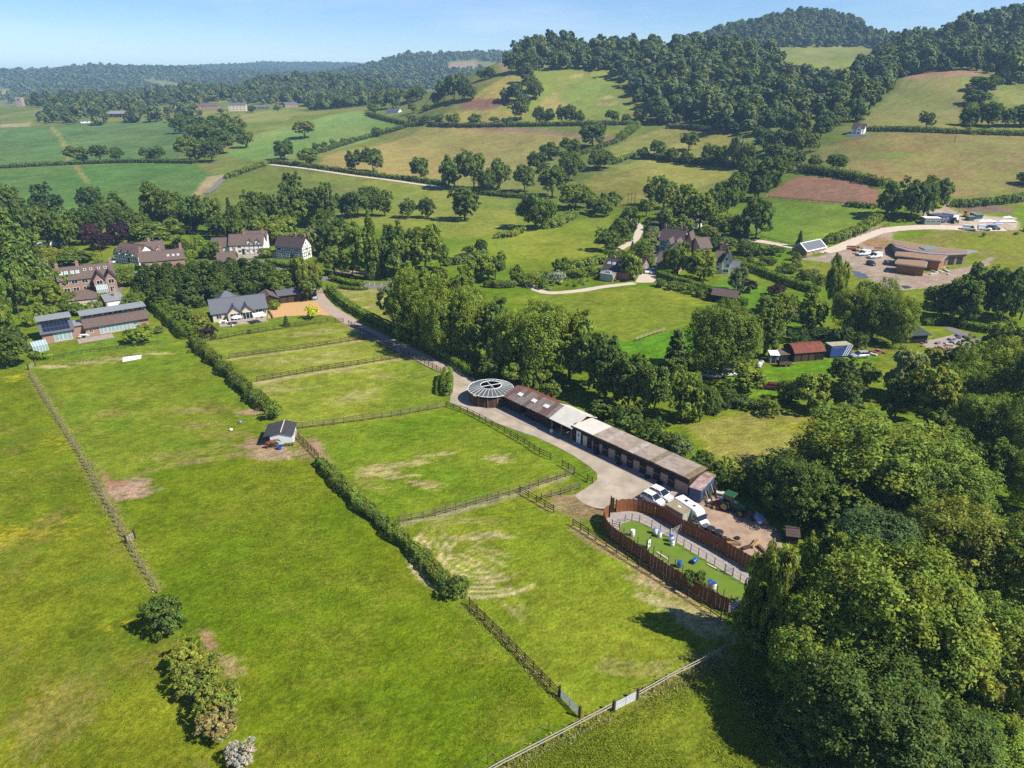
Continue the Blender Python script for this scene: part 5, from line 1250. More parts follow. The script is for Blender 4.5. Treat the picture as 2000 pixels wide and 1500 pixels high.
h = House('timber_framed_house', "tall black and white timber-framed house with a white gable end and brick chimneys", c2(962, 500), c2(1168, 516)); L = h.L
h.body(0, L, 0, 6, 0, 4.8, 3.0, M_WHITE, M_TILE2); timbering(h.root, 0, L, 0, 4.8, .75, .8); timbering(h.root, 0, 6, 0, 4.8, 1.2, 1.2, L, 'y')
for fx in (.08, .4, .74): h.win(L * fx, 3.1, 1.3, 1.0, -.035); h.win(L * fx, .9, 1.3, 1.1, -.035)
h.win(2.4, 3.2, 1.0, 1.0, L + .035, 'y', 1); h.win(2.4, 5.4, .8, .8, L + .01, 'y', 1); h.win(3.4, 1.0, 1.2, 1.1, L + .035, 'y', 1)
h.door(L * .56, y=-.035); h.chim(L * .62, 3, 6.6, 9.0); h.chim(L * .96, 3, 6.8, 8.8)
h.box('porch_wall', M_CREAM, -2.6, -.05, 1, 3.5, 0, 2.2); h.box('porch_roof', M_TILE, -2.7, -.06, .9, 3.6, 2.22, 2.4)
# ---- right-hand village
h = House('skylight_barn_house', "brick barn house with dark roof, four roof windows and a conservatory", z3(115, 745), z3(430, 790)); L = h.L
h.body(0, L, 0, 7, 0, 2.8, 3.0, M_BRICK, M_TILE2)
for fx in (.08, .28, .52, .76): skylight(h.roof, L * fx, 1.0, .9, 0, 2.95, math.atan2(3, 3.5), 2.0)
h.chim(L * .2, 4.5, 4.6, 6.4, pots=1); h.box('sun_room', M_BOARDL, L * .1, L * .6, -4.2, -.03, 0, 2.3); h.box('sun_room_roof', M_METAL, L * .08, L * .62, -4.5, -.04, 2.31, 2.5); h.box('roof_lantern', M_PANEB, L * .25, L * .45, -3, -1.6, 2.51, 3.0)
for k in range(3): h.win(L * .14 + k * 1.5, .3, 1.3, 1.8, -4.2, pane=M_PANEB)
h = House('pink_brick_gable', "small pinkish brick gable behind the drooping birch", z3(628, 672), z3(712, 648)); L = h.L
h.body(0, L, 0, 6, 0, 2.5, 2.0, M_BRICK, M_TILE2, 'y'); h.win(L * .35, 1.6, .8, .9)
h = House('large_timbered_house', "large black and white timbered house with dark roof and several chimneys", z3(845, 410), z3(1150, 440)); L = h.L
h.body(0, L, 0, 8, 0, 4.6, 3.6, M_WHITE, M_TILE2); timbering(h.root, 0, L, 0, 4.6, .9, 1.0)
h.chim(L * .08, 4, 7, 9.4); h.chim(L * .72, 4.5, 7.2, 9.8); h.chim(L * .95, 4, 7, 9.2)
h.body(L * .42, L * .66, -5.5, .5, 0, 4.0, 2.0, M_WHITE, M_TILE, 'y', wname='wing_wall', rname='wing_roof'); timbering(h.root, L * .42, L * .66, 0, 4.0, .8, .9, -5.5)
h.body(L * .70, L * 1.1, -7.0, -1, 0, 3.8, 2.4, M_WHITE, M_TILE, 'y', wname='front_wall', rname='front_roof')
for fx in (.06, .26): h.win(L * fx, 3.0, 1.1, 1.0, -.035); h.win(L * fx, .9, 1.1, 1.1, -.035)
h.win(L * .5, 2.5, 1, 1, -5.535); h.win(L * .84, 2.2, 1, 1, -7.0); h.win(L * .84, .7, 1, 1, -7.0)
h.body(L * 1.02, L * 1.3, 2, 8, 0, 4.4, 3.2, M_BRICK, M_TILE, 'y', wname='end_wall', rname='end_roof')
h = House('hipped_brick_cottage', "brick cottage with a steep brown roof and orange brick gable", z3(815, 660), z3(1110, 690)); L = h.L
h.body(0, L * .78, 0, 7.5, 0, 2.4, 3.4, M_BRICK, M_TILE); h.body(L * .62, L, -1.4, 4.5, 0, 2.6, 2.6, M_BRICK, M_TILE, 'y', .2, wname='gable_wall', rname='gable_roof')
h.win(L * .74, 2.6, .7, 1.1, -1.4); h.win(L * .2, .9, 1.0, 1.0)
h = House('pale_roof_barn', "pinkish-roofed building behind the two birches", z3(1380, 470), z3(1525, 460), cat='barn'); L = h.L
h.body(0, L, 0, 8, 0, 3.0, 3.0, M_BRICK, M_TILE); h.win(L * .5, 1, 1, 1)
h = House('white_gabled_cottage', "white cottage with a tall pointed gable and tall brick chimneys", z3(1560, 690), z3(1770, 705)); L = h.L
h.body(L * .05, L * .45, 0, 6, 0, 4.0, 3.0, M_WHITE, M_TILE, wname='wall', rname='roof')
h.body(L * .45, L, -.6, 5, 0, 4.4, 3.4, M_WHITE, M_TILE2, 'y', .2, wname='gable_wall', rname='gable_roof')
h.win(L * .62, 4.6, .9, 1.0, -.6); h.win(L * .7, 2.4, 1.2, 1.0, -.6); h.win(L * .55, .6, 1.8, 1.2, -.6); h.win(L * .12, 1.0, 1.0, 1.0); h.win(L * .12, 2.7, .9, .9)
h.chim(L * .28, 3.5, 6.2, 9.6, w=.5); h.chim(L * .58, 4.5, 6.6, 9.0, w=.45)
h.body(L * 1.01, L * 1.5, 0, 5, 0, 2.4, 1.8, M_WHITE, M_SLATE, wname='wing_wall', rname='wing_roof')
h = House('field_barn', "open-fronted dark barn with a brown tiled roof at the corner of the meadow", z3(1530, 1060), z3(1690, 1085), cat='barn'); L = h.L
b = MB(); b.box(0, L, 3.6, 3.8, 0, 2.3); b.box(0, .15, 0, 3.6, 0, 2.3); b.build('wall', M_BOARD, h.root); h.box('gable_wall', M_TILE, L, L + 3.4, 0, 3.8, 0, 2.2)
for k in range(4): h.box('post', M_OAKW, L * k / 3 - .08 + (.2 if k == 0 else 0), L * k / 3 + .08 + (.2 if k == 0 else 0), .1, .28, 0, 2.3)
gable_roof(MB(), 0, L + 3.2, 0, 3.8, 2.3, 1.5, 'x', .35, .14).build('roof', M_TILE, h.root)
h = House('far_roof_house', "white house with a steep brown roof half hidden by trees above the gardens", c3(1375, 190), c3(1440, 178), ground=True); L = h.L
h.body(0, L + 3, 0, 6, 0, 2.6, 3.0, M_WHITE, M_TILE); h.win(.6, .8, 1, 1)
# ---- timber cabin and the building site
h = House('timber_cabin', "timber-clad cabin with a grey roof edged in white beside the pale track", c4(497, 497), c4(645, 462), cat='cabin'); L = h.L
h.body(0, L, 0, 6, 0, 2.6, 2.3, M_BOARDL, M_FRAME, o=.4, th=.2)
sq = lambda x, u: (x, u, 2.6 + 2.3 + .11 + .04 - 2.3 / 3 * (3 - u))
MB().slab(sq(.1, -.1), sq(L - .1, -.1), sq(L - .1, 2.8), sq(.1, 2.8), .03).build('roof_sheet', M_SLATE, h.root)
for fx in (.32, .62, .85): h.win(L * fx, .2, 1.1, 2.0)
h.box('deck', M_OAKW, -2.6, -.02, -.6, 6, 0, .5)
for k in range(6): h.box('railing', M_METAL, -2.6, -2.54, -.6 + k * 1.2, -.54 + k * 1.2, .5, 1.5); h.box('railing', M_METAL, -2.5 + k * .48, -2.44 + k * .48, -.6, -.54, .5, 1.5)
M_SEDUM = mat("sedum_roof", lin(186, 146, 112, .5), .95, .2, 1.5, .3)
M_CEDAR = mat("cedar_cladding", lin(196, 144, 90, .55), .85, .2, 3, .2, stripes=('X', 6, .3))
def block(name, label, roof_px, conv, z, wallm, cat, rim=.55, inset=.9, th=.3, parts=()):
    pts_ = [P(*conv(*p), z) for p in roof_px]
    c = sum((Vector(p) for p in pts_), Vector()) / len(pts_)
    root = thing(name, label, cat, (c.x, c.y, 0))
    loc = [(p.x - c.x, p.y - c.y) for p in pts_]
    ins = [(x * (1 - inset / max(1, math.hypot(x, y))), y * (1 - inset / max(1, math.hypot(x, y)))) for x, y in loc]
    MB().prism(ins, 0, z - th).build('wall', wallm, root)
    MB().prism(loc, z - th + .004, z).build('roof_edge', M_METAL, root)
    rin = [(x * (1 - rim / max(1, math.hypot(x, y))), y * (1 - rim / max(1, math.hypot(x, y)))) for x, y in loc]
    MB().prism(rin, z + .004, z + .1).build('green_roof', M_SEDUM, root)
    return root, ins
arc = [(1170, 378), (1200, 408), (1300, 438), (1450, 460), (1600, 468), (1760, 460), (1835, 441), (1835, 437), (1750, 428), (1600, 417), (1450, 398), (1300, 371), (1190, 354)]
ap = [P(*c4(*p), 4.0) for p in arc]; cc = sum(ap, Vector()) / len(ap)
root = thing('curved_centre', "long curved brick building with a brown planted roof on the building site", 'building', (cc.x, cc.y, 0))
front, back = ap[:7], [ap[12], ap[12], ap[11], ap[10], ap[9], ap[8], ap[7]]
rl = MB(); rs_ = MB(); wl_ = MB()
for i in range(6):
    f0, f1, k0, k1 = front[i] - cc, front[i + 1] - cc, back[i] - cc, back[i + 1] - cc
    def q(a, b, t, z): v = a.lerp(b, t); return (v.x, v.y, z)
    rl.hexa([q(f0, k0, 0, 3.7), q(f1, k1, 0, 3.7), q(f1, k1, 1, 3.7), q(f0, k0, 1, 3.7)], [q(f0, k0, 0, 4.0), q(f1, k1, 0, 4.0), q(f1, k1, 1, 4.0), q(f0, k0, 1, 4.0)])
    if i < 5:
        rs_.hexa([q(f0, k0, .2, 4.005), q(f1, k1, .2, 4.005), q(f1, k1, .88, 4.005), q(f0, k0, .88, 4.005)], [q(f0, k0, .2, 4.12), q(f1, k1, .2, 4.12), q(f1, k1, .88, 4.12), q(f0, k0, .88, 4.12)])
        wl_.hexa([q(f0, k0, .12, 0), q(f1, k1, .12, 0), q(f1, k1, .95, 0), q(f0, k0, .95, 0)], [q(f0, k0, .12, 3.69), q(f1, k1, .12, 3.69), q(f1, k1, .95, 3.69), q(f0, k0, .95, 3.69)])
wl_.build('wall', M_BRICK, root); rl.build('roof_edge', M_METAL, root); rs_.build('green_roof', M_SEDUM, root)
mid = (front[3].lerp(back[3], .5) - cc); MB().box(mid.x - 2.2, mid.x + 2.2, mid.y - 2, mid.y + 2, 4.13, 4.5).build('roof_lantern', M_PANEB, root)
for i, t in ((4, .3), (4, .7), (3, .5), (2, .5)):
    v = front[i].lerp(front[i + 1], t).lerp(back[i].lerp(back[i + 1], t), .10) - cc; MB().box(v.x - .9, v.x + .9, v.y - .12, v.y + .1, .1, 2.7).build('glazed_door', M_PANE, root)
block('middle_pavilion', "middle pavilion with a long brown planted roof in front of the curved building", [(1190, 470), (1200, 445), (1600, 462), (1610, 472), (1560, 522), (1200, 478)], c4, 3.6, M_CEDAR, 'pavilion')
rt, ins = block('front_pavilion', "small cedar-clad front pavilion with a planted roof and white overhang", [(1190, 530), (1215, 503), (1420, 515), (1450, 528), (1438, 570), (1200, 540)], c4, 3.2, M_CEDAR, 'pavilion')
# ---- site cabins
h = House('site_cabin', "green and grey site cabin at the end of the row by the yard", zs(440, 478), zs(690, 482), cat='cabin', ground=True); L = h.L
h.box('wall', mat("green_grey_panel", lin(170, 186, 170, .6), .6, .1, 1, 0, stripes=('X', 4, .15)), 0, L, 0, 4, .2, 2.7); h.box('roof', M_FRAME, -.1, L + .1, -.1, 4.1, 2.71, 2.85)
for k in range(3): h.win(.8 + k * L / 3.2, 1.1, 1.2, .9)
h = House('navy_cabin', "navy flat-roofed cabins stacked behind the green site cabin", zs(700, 450), zs(880, 420), cat='cabin', ground=True); L = h.L
h.box('wall', mat("navy_panel", lin(60, 66, 104, .6), .6, .1, 1), 0, L, 0, 7, 0, 2.6); h.box('roof', mat("navy_roof", lin(104, 108, 140, .5), .6, .1, 1), -.1, L + .1, -.1, 7.1, 2.61, 2.72)
h.win(.6, 1, 1.2, 1.0); h.win(2.6, .2, 1, 2.0, name='door')
h = House('white_cabin', "white cabin behind the small green tractor", zs(880, 420), zs(970, 400), cat='cabin', ground=True); L = h.L
h.box('wall', M_FRAME, 0, L, 0, 5, 0, 2.6); h.box('roof', M_METAL, -.1, L + .1, -.1, 5.1, 2.61, 2.72); h.win(.6, 1, 1, .9)
# ---- rusty barn, lorry body, sheds
h = House('rusty_barn', "barn with a curved rusty corrugated roof and a grey board front", zr(580, 560), zr(1065, 520), cat='barn'); L = h.L
h.box('wall', M_BOARD, 0, L, 0, 4.6, 0, 2.2)
b = MB(); n = 10
pr = [(-.3 + 5.2 * i / n, 2.15 + 1.5 * math.sin(math.pi * i / n)) for i in range(n + 1)]
pr2 = [(y, z - .08) for y, z in reversed(pr)]
b.extr(pr[::-1] + pr2[::-1], -.2, L + .2); b.build('roof', M_RUST, h.root)
MB().extr([(.1, 2.0), (4.5, 2.0), (4.2, 2.7), (2.3, 3.4), (.5, 2.7)], .02, .12).build('gable_board', M_BOARD, h.root)
for k in range(5): h.box('post', M_OAKW, L * k / 4.1, L * k / 4.1 + .14, -.1, -.01, 0, 2.2)
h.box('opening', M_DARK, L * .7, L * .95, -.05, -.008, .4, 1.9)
h = House('lorry_body', "blue lorry body with three white slanting stripes and faded lettering beside the barn", zr(1170, 498), zr(1505, 474), cat='lorry body'); L = h.L
M_BLUE = mat("blue_panel", lin(44, 84, 160, .6), .5, .15, 1.5, spec=.5)
h.box('side', M_BLUE, 0, L, 0, 2.5, .3, 2.9); h.box('roof', mat("mossy_pale_roof", lin(190, 184, 150, .6), .8, .15, 1.5), -.05, L + .05, -.05, 2.55, 2.905, 3.0)
for k in range(3):
    x = L * .60 + k * .55
    MB().hexa([(x, -.02, .35), (x + .2, -.02, .35), (x + .2, -.004, .35), (x, -.004, .35)], [(x + 1.0, -.02, 2.85), (x + 1.2, -.02, 2.85), (x + 1.2, -.004, 2.85), (x + 1.0, -.004, 2.85)]).build('stripe', M_FRAME, h.root)
rr = random.Random(3); b = MB(); x = L * .08
while x < L * .55:                                                   # lettering too faded to read: strokes of capital height
    w = rr.uniform(.12, .22); b.box(x, x + .06, -.018, -.004, 2.3, 2.7)
    zc_ = rr.choice([2.3, 2.47, 2.63]); b.box(x + .062, x + w, -.018, -.004, zc_, zc_ + .07); x += w + .12
o = b.build('lettering', mat("faded_red_paint", lin(206, 150, 130, .6), .7, .1, 3), h.root); o['kind'] = 'stuff'
h.box('chassis', M_DARK, .3, L - .3, .3, 2.2, 0, .29)
h = House('pale_shed', "small pale grey shed left of the rusty barn", zr(195, 575), zr(335, 580), cat='shed'); L = h.L
h.box('wall', mat("pale_shed_paint", lin(170, 176, 176, .6), .8, .1, 2), 0, L, 0, 2.4, 0, 1.9); MB().slab((-.15, -.2, 1.95), (L + .15, -.2, 1.95), (L + .15, 2.6, 2.2), (-.15, 2.6, 2.2), .08).build('roof', M_FRAME, h.root); h.door(.4, .8, 1.7)
h = House('lean_to', "dark lean-to between the pale shed and the rusty barn", zr(370, 560), zr(520, 548), cat='shed'); L = h.L
h.box('wall', M_BOARD, 0, L, 0, 3, 0, 1.7); MB().slab((-.15, -.2, 1.75), (L + .15, -.2, 1.75), (L + .15, 3.1, 2.1), (-.15, 3.1, 2.1), .08).build('roof', M_TILE, h.root); h.box('opening', M_DARK, .3, L - .3, -.04, -.006, .1, 1.5)
h = House('green_roof_shed', "low shed with a dark green felt roof by the scrapyard", c4(1270, 1165), c4(1440, 1158), cat='shed'); L = h.L
h.box('wall', M_OAKW, .1, L - .1, 0, 5, 0, 2.0); MB().slab((-.4, -.5, 2.1), (L + .6, -.5, 2.2), (L + .6, 5.3, 2.7), (-.4, 5.3, 2.6), .12).build('roof', mat("green_felt", lin(76, 92, 84, .5), .8, .15, 1), h.root); h.box('opening', M_DARK, L * .3, L * .9, -.04, -.006, .1, 1.7)
# ---- far houses
h = House('hillside_house', "white gabled house with a dark roof high on the right-hand slope", (1662, 263), (1686, 263), ground=True); L = h.L
h.body(0, L, 0, 6, -.5, 3.6, 2.4, M_WHITE, M_TILE2); h.body(L * .4, L * .85, -1.6, 2, -.5, 3.6, 2.0, M_WHITE, M_TILE2, 'y', .2, wname='gable_wall', rname='gable_roof')
for fx in (.08, .24): h.win(L * fx, 2.2, .8, .9); h.win(L * fx, .5, .8, 1)
h.win(L * .55, 2.4, 1, 1, -1.6); h.win(L * .5, .3, 1.6, 1.2, -1.6); h.box('terrace_wall', M_WHITE, -2, L + 3, -3.2, -3, -.6, .6)
h = House('far_white_cottage', "tiny white cottage below the hill on the left", (755, 222), (778, 220), ground=True); L = h.L
h.body(0, L, 0, 6, -.5, 2.6, 2.6, M_WHITE, M_SLATE); h.win(L * .2, .9, 1, 1); h.win(L * .65, .9, 1, 1); h.chim(L * .5, 3, 4.6, 6)
for lab, A, B, wh, rh, wm, rm in [
    ("white three-storey farmhouse among trees on the far left ridge", (447, 217), (481, 217), 7.0, 2.4, M_CREAM, M_SLATE),
    ("long red-roofed farm building left of the far white farmhouse", (392, 214), (428, 213), 4.5, 3, M_BRICK, M_TILE),
    ("brick farm building with red roof, second along the far farmyard", (368, 216), (390, 215), 4.2, 3, M_BRICK, M_TILE),
    ("pale grey-roofed farm shed at the left of the far farmyard", (342, 217), (372, 216), 3.6, 2, M_METAL, M_METAL),
    ("dark red house right of the far white farmhouse beside the pasture", (557, 210), (582, 209), 4.2, 2.4, M_BRICK, M_SLATE),
    ("dark open farm building between the white farmhouse and the red house", (500, 214), (526, 213), 3, 1.6, M_BOARD, M_SLATE),
    ("grey-roofed barn at the top edge of the crop field", (212, 229), (242, 229), 4, 3, M_BOARD, M_METAL),
    ("small white building left of the barn above the crop field", (158, 241), (176, 240), 2.6, 1.4, M_WHITE, M_SLATE),
    ("pinkish cottage just left of the far farmyard", (318, 222), (340, 221), 3.2, 2, M_BRICK, M_TILE)]:
    h = House('farm_building', lab, A, B, cat='building', ground=True, group='far farm buildings'); L = h.L
    h.body(0, L, 0, min(9, L * .7), -1, wh, rh, wm, rm)
    n = max(2, int(L / 4))
    for k in range(n):
        for lv in range(2 if wh > 6 else 1): h.win((k + .3) * L / n, 1.2 + lv * 3, 1.3, 1.5)
h = House('church_tower', "square stone church tower among trees at the far left", (33, 208), (40, 208), cat='tower', ground=True, L=8.5); L = h.L; h.root.rotation_euler.z = .1
M_STONE = mat("tower_stone", lin(196, 176, 160, .6), .9, .15, .5)
h.box('shaft', M_STONE, 0, L, 0, L, -2, 13)
for k in range(4):
    h.box('merlon', M_STONE, L * k / 3.55, L * k / 3.55 + L * .15, 0, .5, 13.01, 14.0)
h.box('belfry_opening', M_DARK, L * .38, L * .62, -.1, -.01, 8.5, 11); h.box('string_course', M_STONE, -.15, L + .15, -.15, -.02, 7, 7.4)
# ------------------------------------------------------------------ stable row
M_STRIP = mat("stable_boards", lin(88, 64, 52, .5), .9, .3, 2.5, .3, stripes=('X', 7, .35))
M_BLOCK = mat("pink_blockwork", lin(206, 172, 150, .62), .9, .1, 1.5, .15, stripes=('Z', 4.5, .12))
M_FELT = mat("mossy_felt_roof", lin(190, 174, 158, .66), .95, .3, .9, .4, col2=lin(150, 130, 110, .6), detail=9)
M_OLDTILE = mat("old_sheet_roof", lin(156, 132, 122, .6), .9, .3, 1.8, .4, stripes=('X', 7, .25), detail=9)
M_TRANSP = mat("milky_sheet", lin(226, 226, 224, .75), .5, .05, 2)
M_TRIM_Y = mat("black_gutter", (.02, .02, .022, 1), .5, .1, 3)
h = House('stable_row', "long flat-roofed stable row with dark boarding over pink blockwork", c5(900, 600), c5(1655, 942), 3.0, 'stables'); L = h.L
D = 4.3
h.box('block_wall', M_BLOCK, .02, L - .02, 0, D, 0, 1.75)
h.box('board_wall', M_STRIP, 0, L, -.06, D + .02, 1.755, 2.86)
nb = 8
h.box('white_roof', M_WSHEET, -.15, L * .2, -.35, D + .3, 2.865, 3.02)
M_FELTS = [M_FELT, mat("mossy_sheet", lin(168, 150, 116, .6), .95, .35, 1.3, .4, col2=lin(120, 104, 78, .55), detail=9), mat("bleached_sheet", lin(206, 194, 180, .66), .9, .2, 1.1, .3, col2=lin(170, 150, 134, .6), detail=9)]
rr = random.Random(31); nsh = max(8, int(L * .8 / 1.05)); x0_ = L * .2 + .01; wsh = (L * .8 + .19) / nsh
for k in range(nsh):
    dz_ = rr.uniform(-.02, .03); h.box('roof_sheet', M_FELTS[0 if rr.random() < .5 else 1 if k > nsh * .45 and rr.random() < .75 else 2 if rr.random() < .4 else 0], x0_ + k * wsh + .008, x0_ + (k + 1) * wsh, -.35 + rr.uniform(-.05, .04), D + .3, 2.86, 2.99 + dz_)
h.box('gutter', M_TRIM_Y, 0, L, -.46, -.41, 2.78, 2.88)
h.box('end_wall', M_BOARD, L + .02, L + .08, 0, D, 0, 2.84)
doors = [.2, .285, .40, .505, .615, .73, .845]
h.box('pale_door', M_FRAME, .9, 1.9, -.12, -.065, .05, 2.3); h.box('pane', M_PANE, 1.2, 1.6, -.14, -.125, 1.3, 1.9)
h.box('pale_door', M_CREAM, L * .10, L * .10 + 1.0, -.12, -.065, .05, 2.0)
h.box('board_panel', M_STRIP, .05, L * .185, -.055, -.005, 0, 1.75)
for k, fx in enumerate(doors):
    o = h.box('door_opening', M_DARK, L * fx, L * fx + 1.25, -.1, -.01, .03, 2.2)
    h.box('stable_door', M_OAKW, L * fx + .03, L * fx + 1.22, -.15, -.105, .05, 1.25, parent=o)
    h.box('top_rail', M_METAL, L * fx + .03, L * fx + 1.22, -.17, -.155, 1.18, 1.24, parent=o)
for k, fx in enumerate((.255, .46, .70, .80)): lathe([(.02, 0), (.42, 0), (.5, .18), (.46, .3), (.3, .33), (.02, .2)], 14).build('feed_tub', M_DARK, None, smooth=False, loc=tuple(h.root.matrix_basis @ Vector((L * fx, -.65, .055)))); 
for k, o in enumerate([o for o in bpy.data.objects if o.name.startswith('feed_tub')]): tag(o, f"black rubber feed tub against the stable front, {ORD[k]} from the left", 'tub', 'feed tubs by the stables')
rr = random.Random(9)
for k in range(7):
    x = L * rr.uniform(.5, .95); y = rr.uniform(.3, D - .8); MB().slab((x, y, 3.0), (x + rr.uniform(.5, 1.6), y + .1, 3.03), (x + rr.uniform(.5, 1.6), y + .4, 3.05), (x, y + .3, 3.02), .02).build('loose_sheet', M_METAL, h.root)
# ---- barn with pitched sheet roof
h = House('stable_barn', "long stable barn with a brown pitched roof and three roof windows", c5(455, 418), c5(890, 622), 2.5, 'barn'); L = h.L
xs = L * .70
b = MB(); b.box(0, xs * .28, .5, 6, 0, 2.55); b.box(xs * .42, xs, .5, 6, 0, 2.55); b.box(xs * .28, xs * .42, 3, 6, 0, 2.55); b.build('wall', M_STRIP, h.root)
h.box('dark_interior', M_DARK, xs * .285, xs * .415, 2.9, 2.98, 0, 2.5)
b = MB(); b.box(xs, L, 4.5, 6, 0, 2.55); b.build('back_wall', M_STRIP, h.root)
for k in range(3): h.box('post', M_BOARDL, xs + .2 + k * (L - xs - .5) / 2, xs + .34 + k * (L - xs - .5) / 2, .1, .24, 0, 2.5)
h.box('end_gable', M_STRIP, L - .1, L, .5, 6, 0, 3.2)
ridge = 3.9
r1 = MB().slab((-.4, -.2, 2.53), (xs, -.2, 2.53), (xs, 3.5, ridge - .02), (-.4, 3.5, ridge - .02), .1).build('roof', M_OLDTILE, h.root)
MT = [M_OLDTILE, mat("old_sheet_brown", lin(140, 108, 94, .56), .9, .3, 1.8, .4, stripes=('X', 7, .25), detail=9), mat("old_sheet_grey", lin(160, 148, 140, .58), .9, .3, 1.8, .4, stripes=('X', 7, .25), detail=9)]
nsh = max(6, int(xs / 1.0)); wsh = (xs + .4) / nsh
for k in range(nsh):
    for q in range(2):
        u0, u1 = -.2 + q * 1.82, 1.68 + q * 1.82; zz = lambda u: 2.55 + (u + .2) / 3.7 * (ridge - 2.55) + .012 + q * .012 + rr.uniform(0, .012)
        a0, a1 = -.4 + k * wsh + .01, -.4 + (k + 1) * wsh; e0, e1 = zz(u0), zz(u1)
        MB().slab((a0, u0, e0), (a1, u0, e0), (a1, u1, e1), (a0, u1, e1), .02).build('roof_sheet', rr.choice(MT), r1)
MB().slab((xs + .01, -.35, 2.6), (L + .25, -.35, 2.6), (L + .25, 3.5, ridge + .06), (xs + .01, 3.5, ridge + .06), .12).build('white_roof', M_WSHEET, h.root)
MB().slab((L + .25, 6.3, 2.7), (xs - 1.5, 6.3, 2.7), (xs - 1.5, 3.52, ridge + .05), (L + .25, 3.52, ridge + .05), .12).build('rear_white_roof', M_WSHEET, h.root)
MB().slab((xs - 1.51, 6.3, 2.7), (-.4, 6.3, 2.7), (-.4, 3.52, ridge), (xs - 1.51, 3.52, ridge), .12).build('rear_roof', M_RUST, h.root)
sl = math.atan2(ridge - 2.55, 3.7)
for fx in (.15, .46, .72): skylight(r1, xs * fx, 1.1, .8, -.2, 2.61, sl, 1.7, M_TRANSP)
h.box('white_sack', M_FRAME, xs + .4, xs + 1.0, -.5, -.1, .055, .6)
# ---- horse walker
c = P(*c5(362, 352), 2.7)
root = thing('horse_walker', "round horse walker with a white-ribbed ring roof open in the middle", 'horse walker', (c.x, c.y, 0))
RO, RI, N_ = 4.5, 2.1, 28
M_SHEET = mat("grey_roof_panel", lin(120, 126, 122, .4), .5, .12, 1, spec=.5)
panel = MB().hexa([(RI, -.225, 3.02), (RO, -.5, 2.42), (RO, .5, 2.42), (RI, .225, 3.02)], [(RI, -.225, 3.07), (RO, -.5, 2.47), (RO, .5, 2.47), (RI, .225, 3.07)]).mesh('roof_panel', M_SHEET)
rib = MB().slab((RI - .1, -.024, 3.14), (RO + .12, -.024, 2.5), (RO + .12, .024, 2.5), (RI - .1, .024, 3.14), .08).mesh('rib', M_FRAME)
wallp = MB().box(RO - .32, RO - .26, -.46, .46, .1, 1.9).mesh('wall_panel', M_BOARD)
postm = MB().box(RO - .26, RO - .14, -.05, .05, 0, 2.42).mesh('post', M_BOARDL)
for k in range(N_):
    a = 2 * math.pi * k / N_
    link('roof_panel', panel, root, rz=a); link('rib', rib, root, rz=a + math.pi / N_); link('wall_panel', wallp, root, rz=a)
    if k % 2 == 0: link('post', postm, root, rz=a + math.pi / N_)
b = MB()
for k in range(48):
    a0, a1 = 2 * math.pi * k / 48, 2 * math.pi * (k + 1) / 48
    for r_, z_ in ((RI, 3.12), (RO + .05, 2.47)):
        b.tube((r_ * math.cos(a0), r_ * math.sin(a0), z_), (r_ * math.cos(a1), r_ * math.sin(a1), z_), .06, n=5, cap=False)
b.build('ring', M_FRAME, root)
MB().tube((0, 0, 0), (0, 0, 3.1), .1).build('centre_post', M_METAL, root)
for k in range(4):
    a = .4 + k * math.pi / 2; MB().tube((0, 0, 3.1), (RI * math.cos(a), RI * math.sin(a), 3.1), .06).build('arm', M_FRAME, root)
lathe([(.02, 0), (1.75, 0), (1.75, 1.8), (1.68, 1.8), (1.68, .05), (.02, .05)], 24).build('inner_wall', M_DARK, root)
# ---- palisade around the arena
M_PAL = mat("palisade_board", lin(176, 112, 66, .62), .9, .35, 2.0, .3, stretch=(1, 1, .25), col2=lin(136, 84, 54, .55))
def dens(pxs, conv, step):
    pl = smooth_path([P(*conv(*p)) for p in pxs], 10); out = [pl[0]]; acc = 0
    for i in range(1, len(pl)):
        seg = pl[i] - pl[i - 1]; d = seg.length; t = step - acc
        while t <= d:
            out.append(pl[i - 1] + seg * (t / d)); t += step
        acc = (acc + d) % step if d < t else acc
        acc = d - (t - step)
    return out
def palisade(name, label, pxs, conv, hgt=1.75, w=.27, seed=1):
    pl = dens(pxs, conv, w + .012); rr = random.Random(seed)
    root = thing(name, label, 'fence', pl[0])
    meshes = []
    for v in range(4):
        t = hgt + (v - 1.5) * .05
        meshes.append(MB().hexa([(-w / 2, -.014, 0), (w / 2, -.014, 0), (w / 2, .014, 0), (-w / 2, .014, 0)], [(-w / 2, -.014, t), (w / 2, -.014, t - .02 * v), (w / 2, .014, t - .02 * v), (-w / 2, .014, t)]).mesh('board', M_PAL))
    for i in range(len(pl) - 1):
        d = pl[i + 1] - pl[i]; m_ = (pl[i] + pl[i + 1]) / 2 - pl[0]
        off = Vector((-d.y, d.x, 0)).normalized() * (.012 if i % 2 else -.012)
        link('board', rr.choice(meshes), root, loc=m_ + off + Vector((0, 0, .01)), rz=math.atan2(d.y, d.x) + rr.uniform(-.03, .03))
    pm = MB().box(-.06, .06, -.06, .06, 0, hgt + .1).mesh('post', M_OAKW)
    for i in range(0, len(pl), 9): 
        d = pl[min(i + 1, len(pl) - 1)] - pl[max(0, i - 1)]; n_ = Vector((-d.y, d.x, 0)).normalized() * .1
        link('post', pm, root, loc=pl[i] - pl[0] + n_, rz=math.atan2(d.y, d.x))
    return root
palisade('palisade', "orange-brown palisade along the yard side of the arena", [(612, 405), (700, 394), (800, 402), (950, 450), (1120, 553), (1400, 703), (1650, 850), (1720, 900)], c6, 2.15, .27, 1)
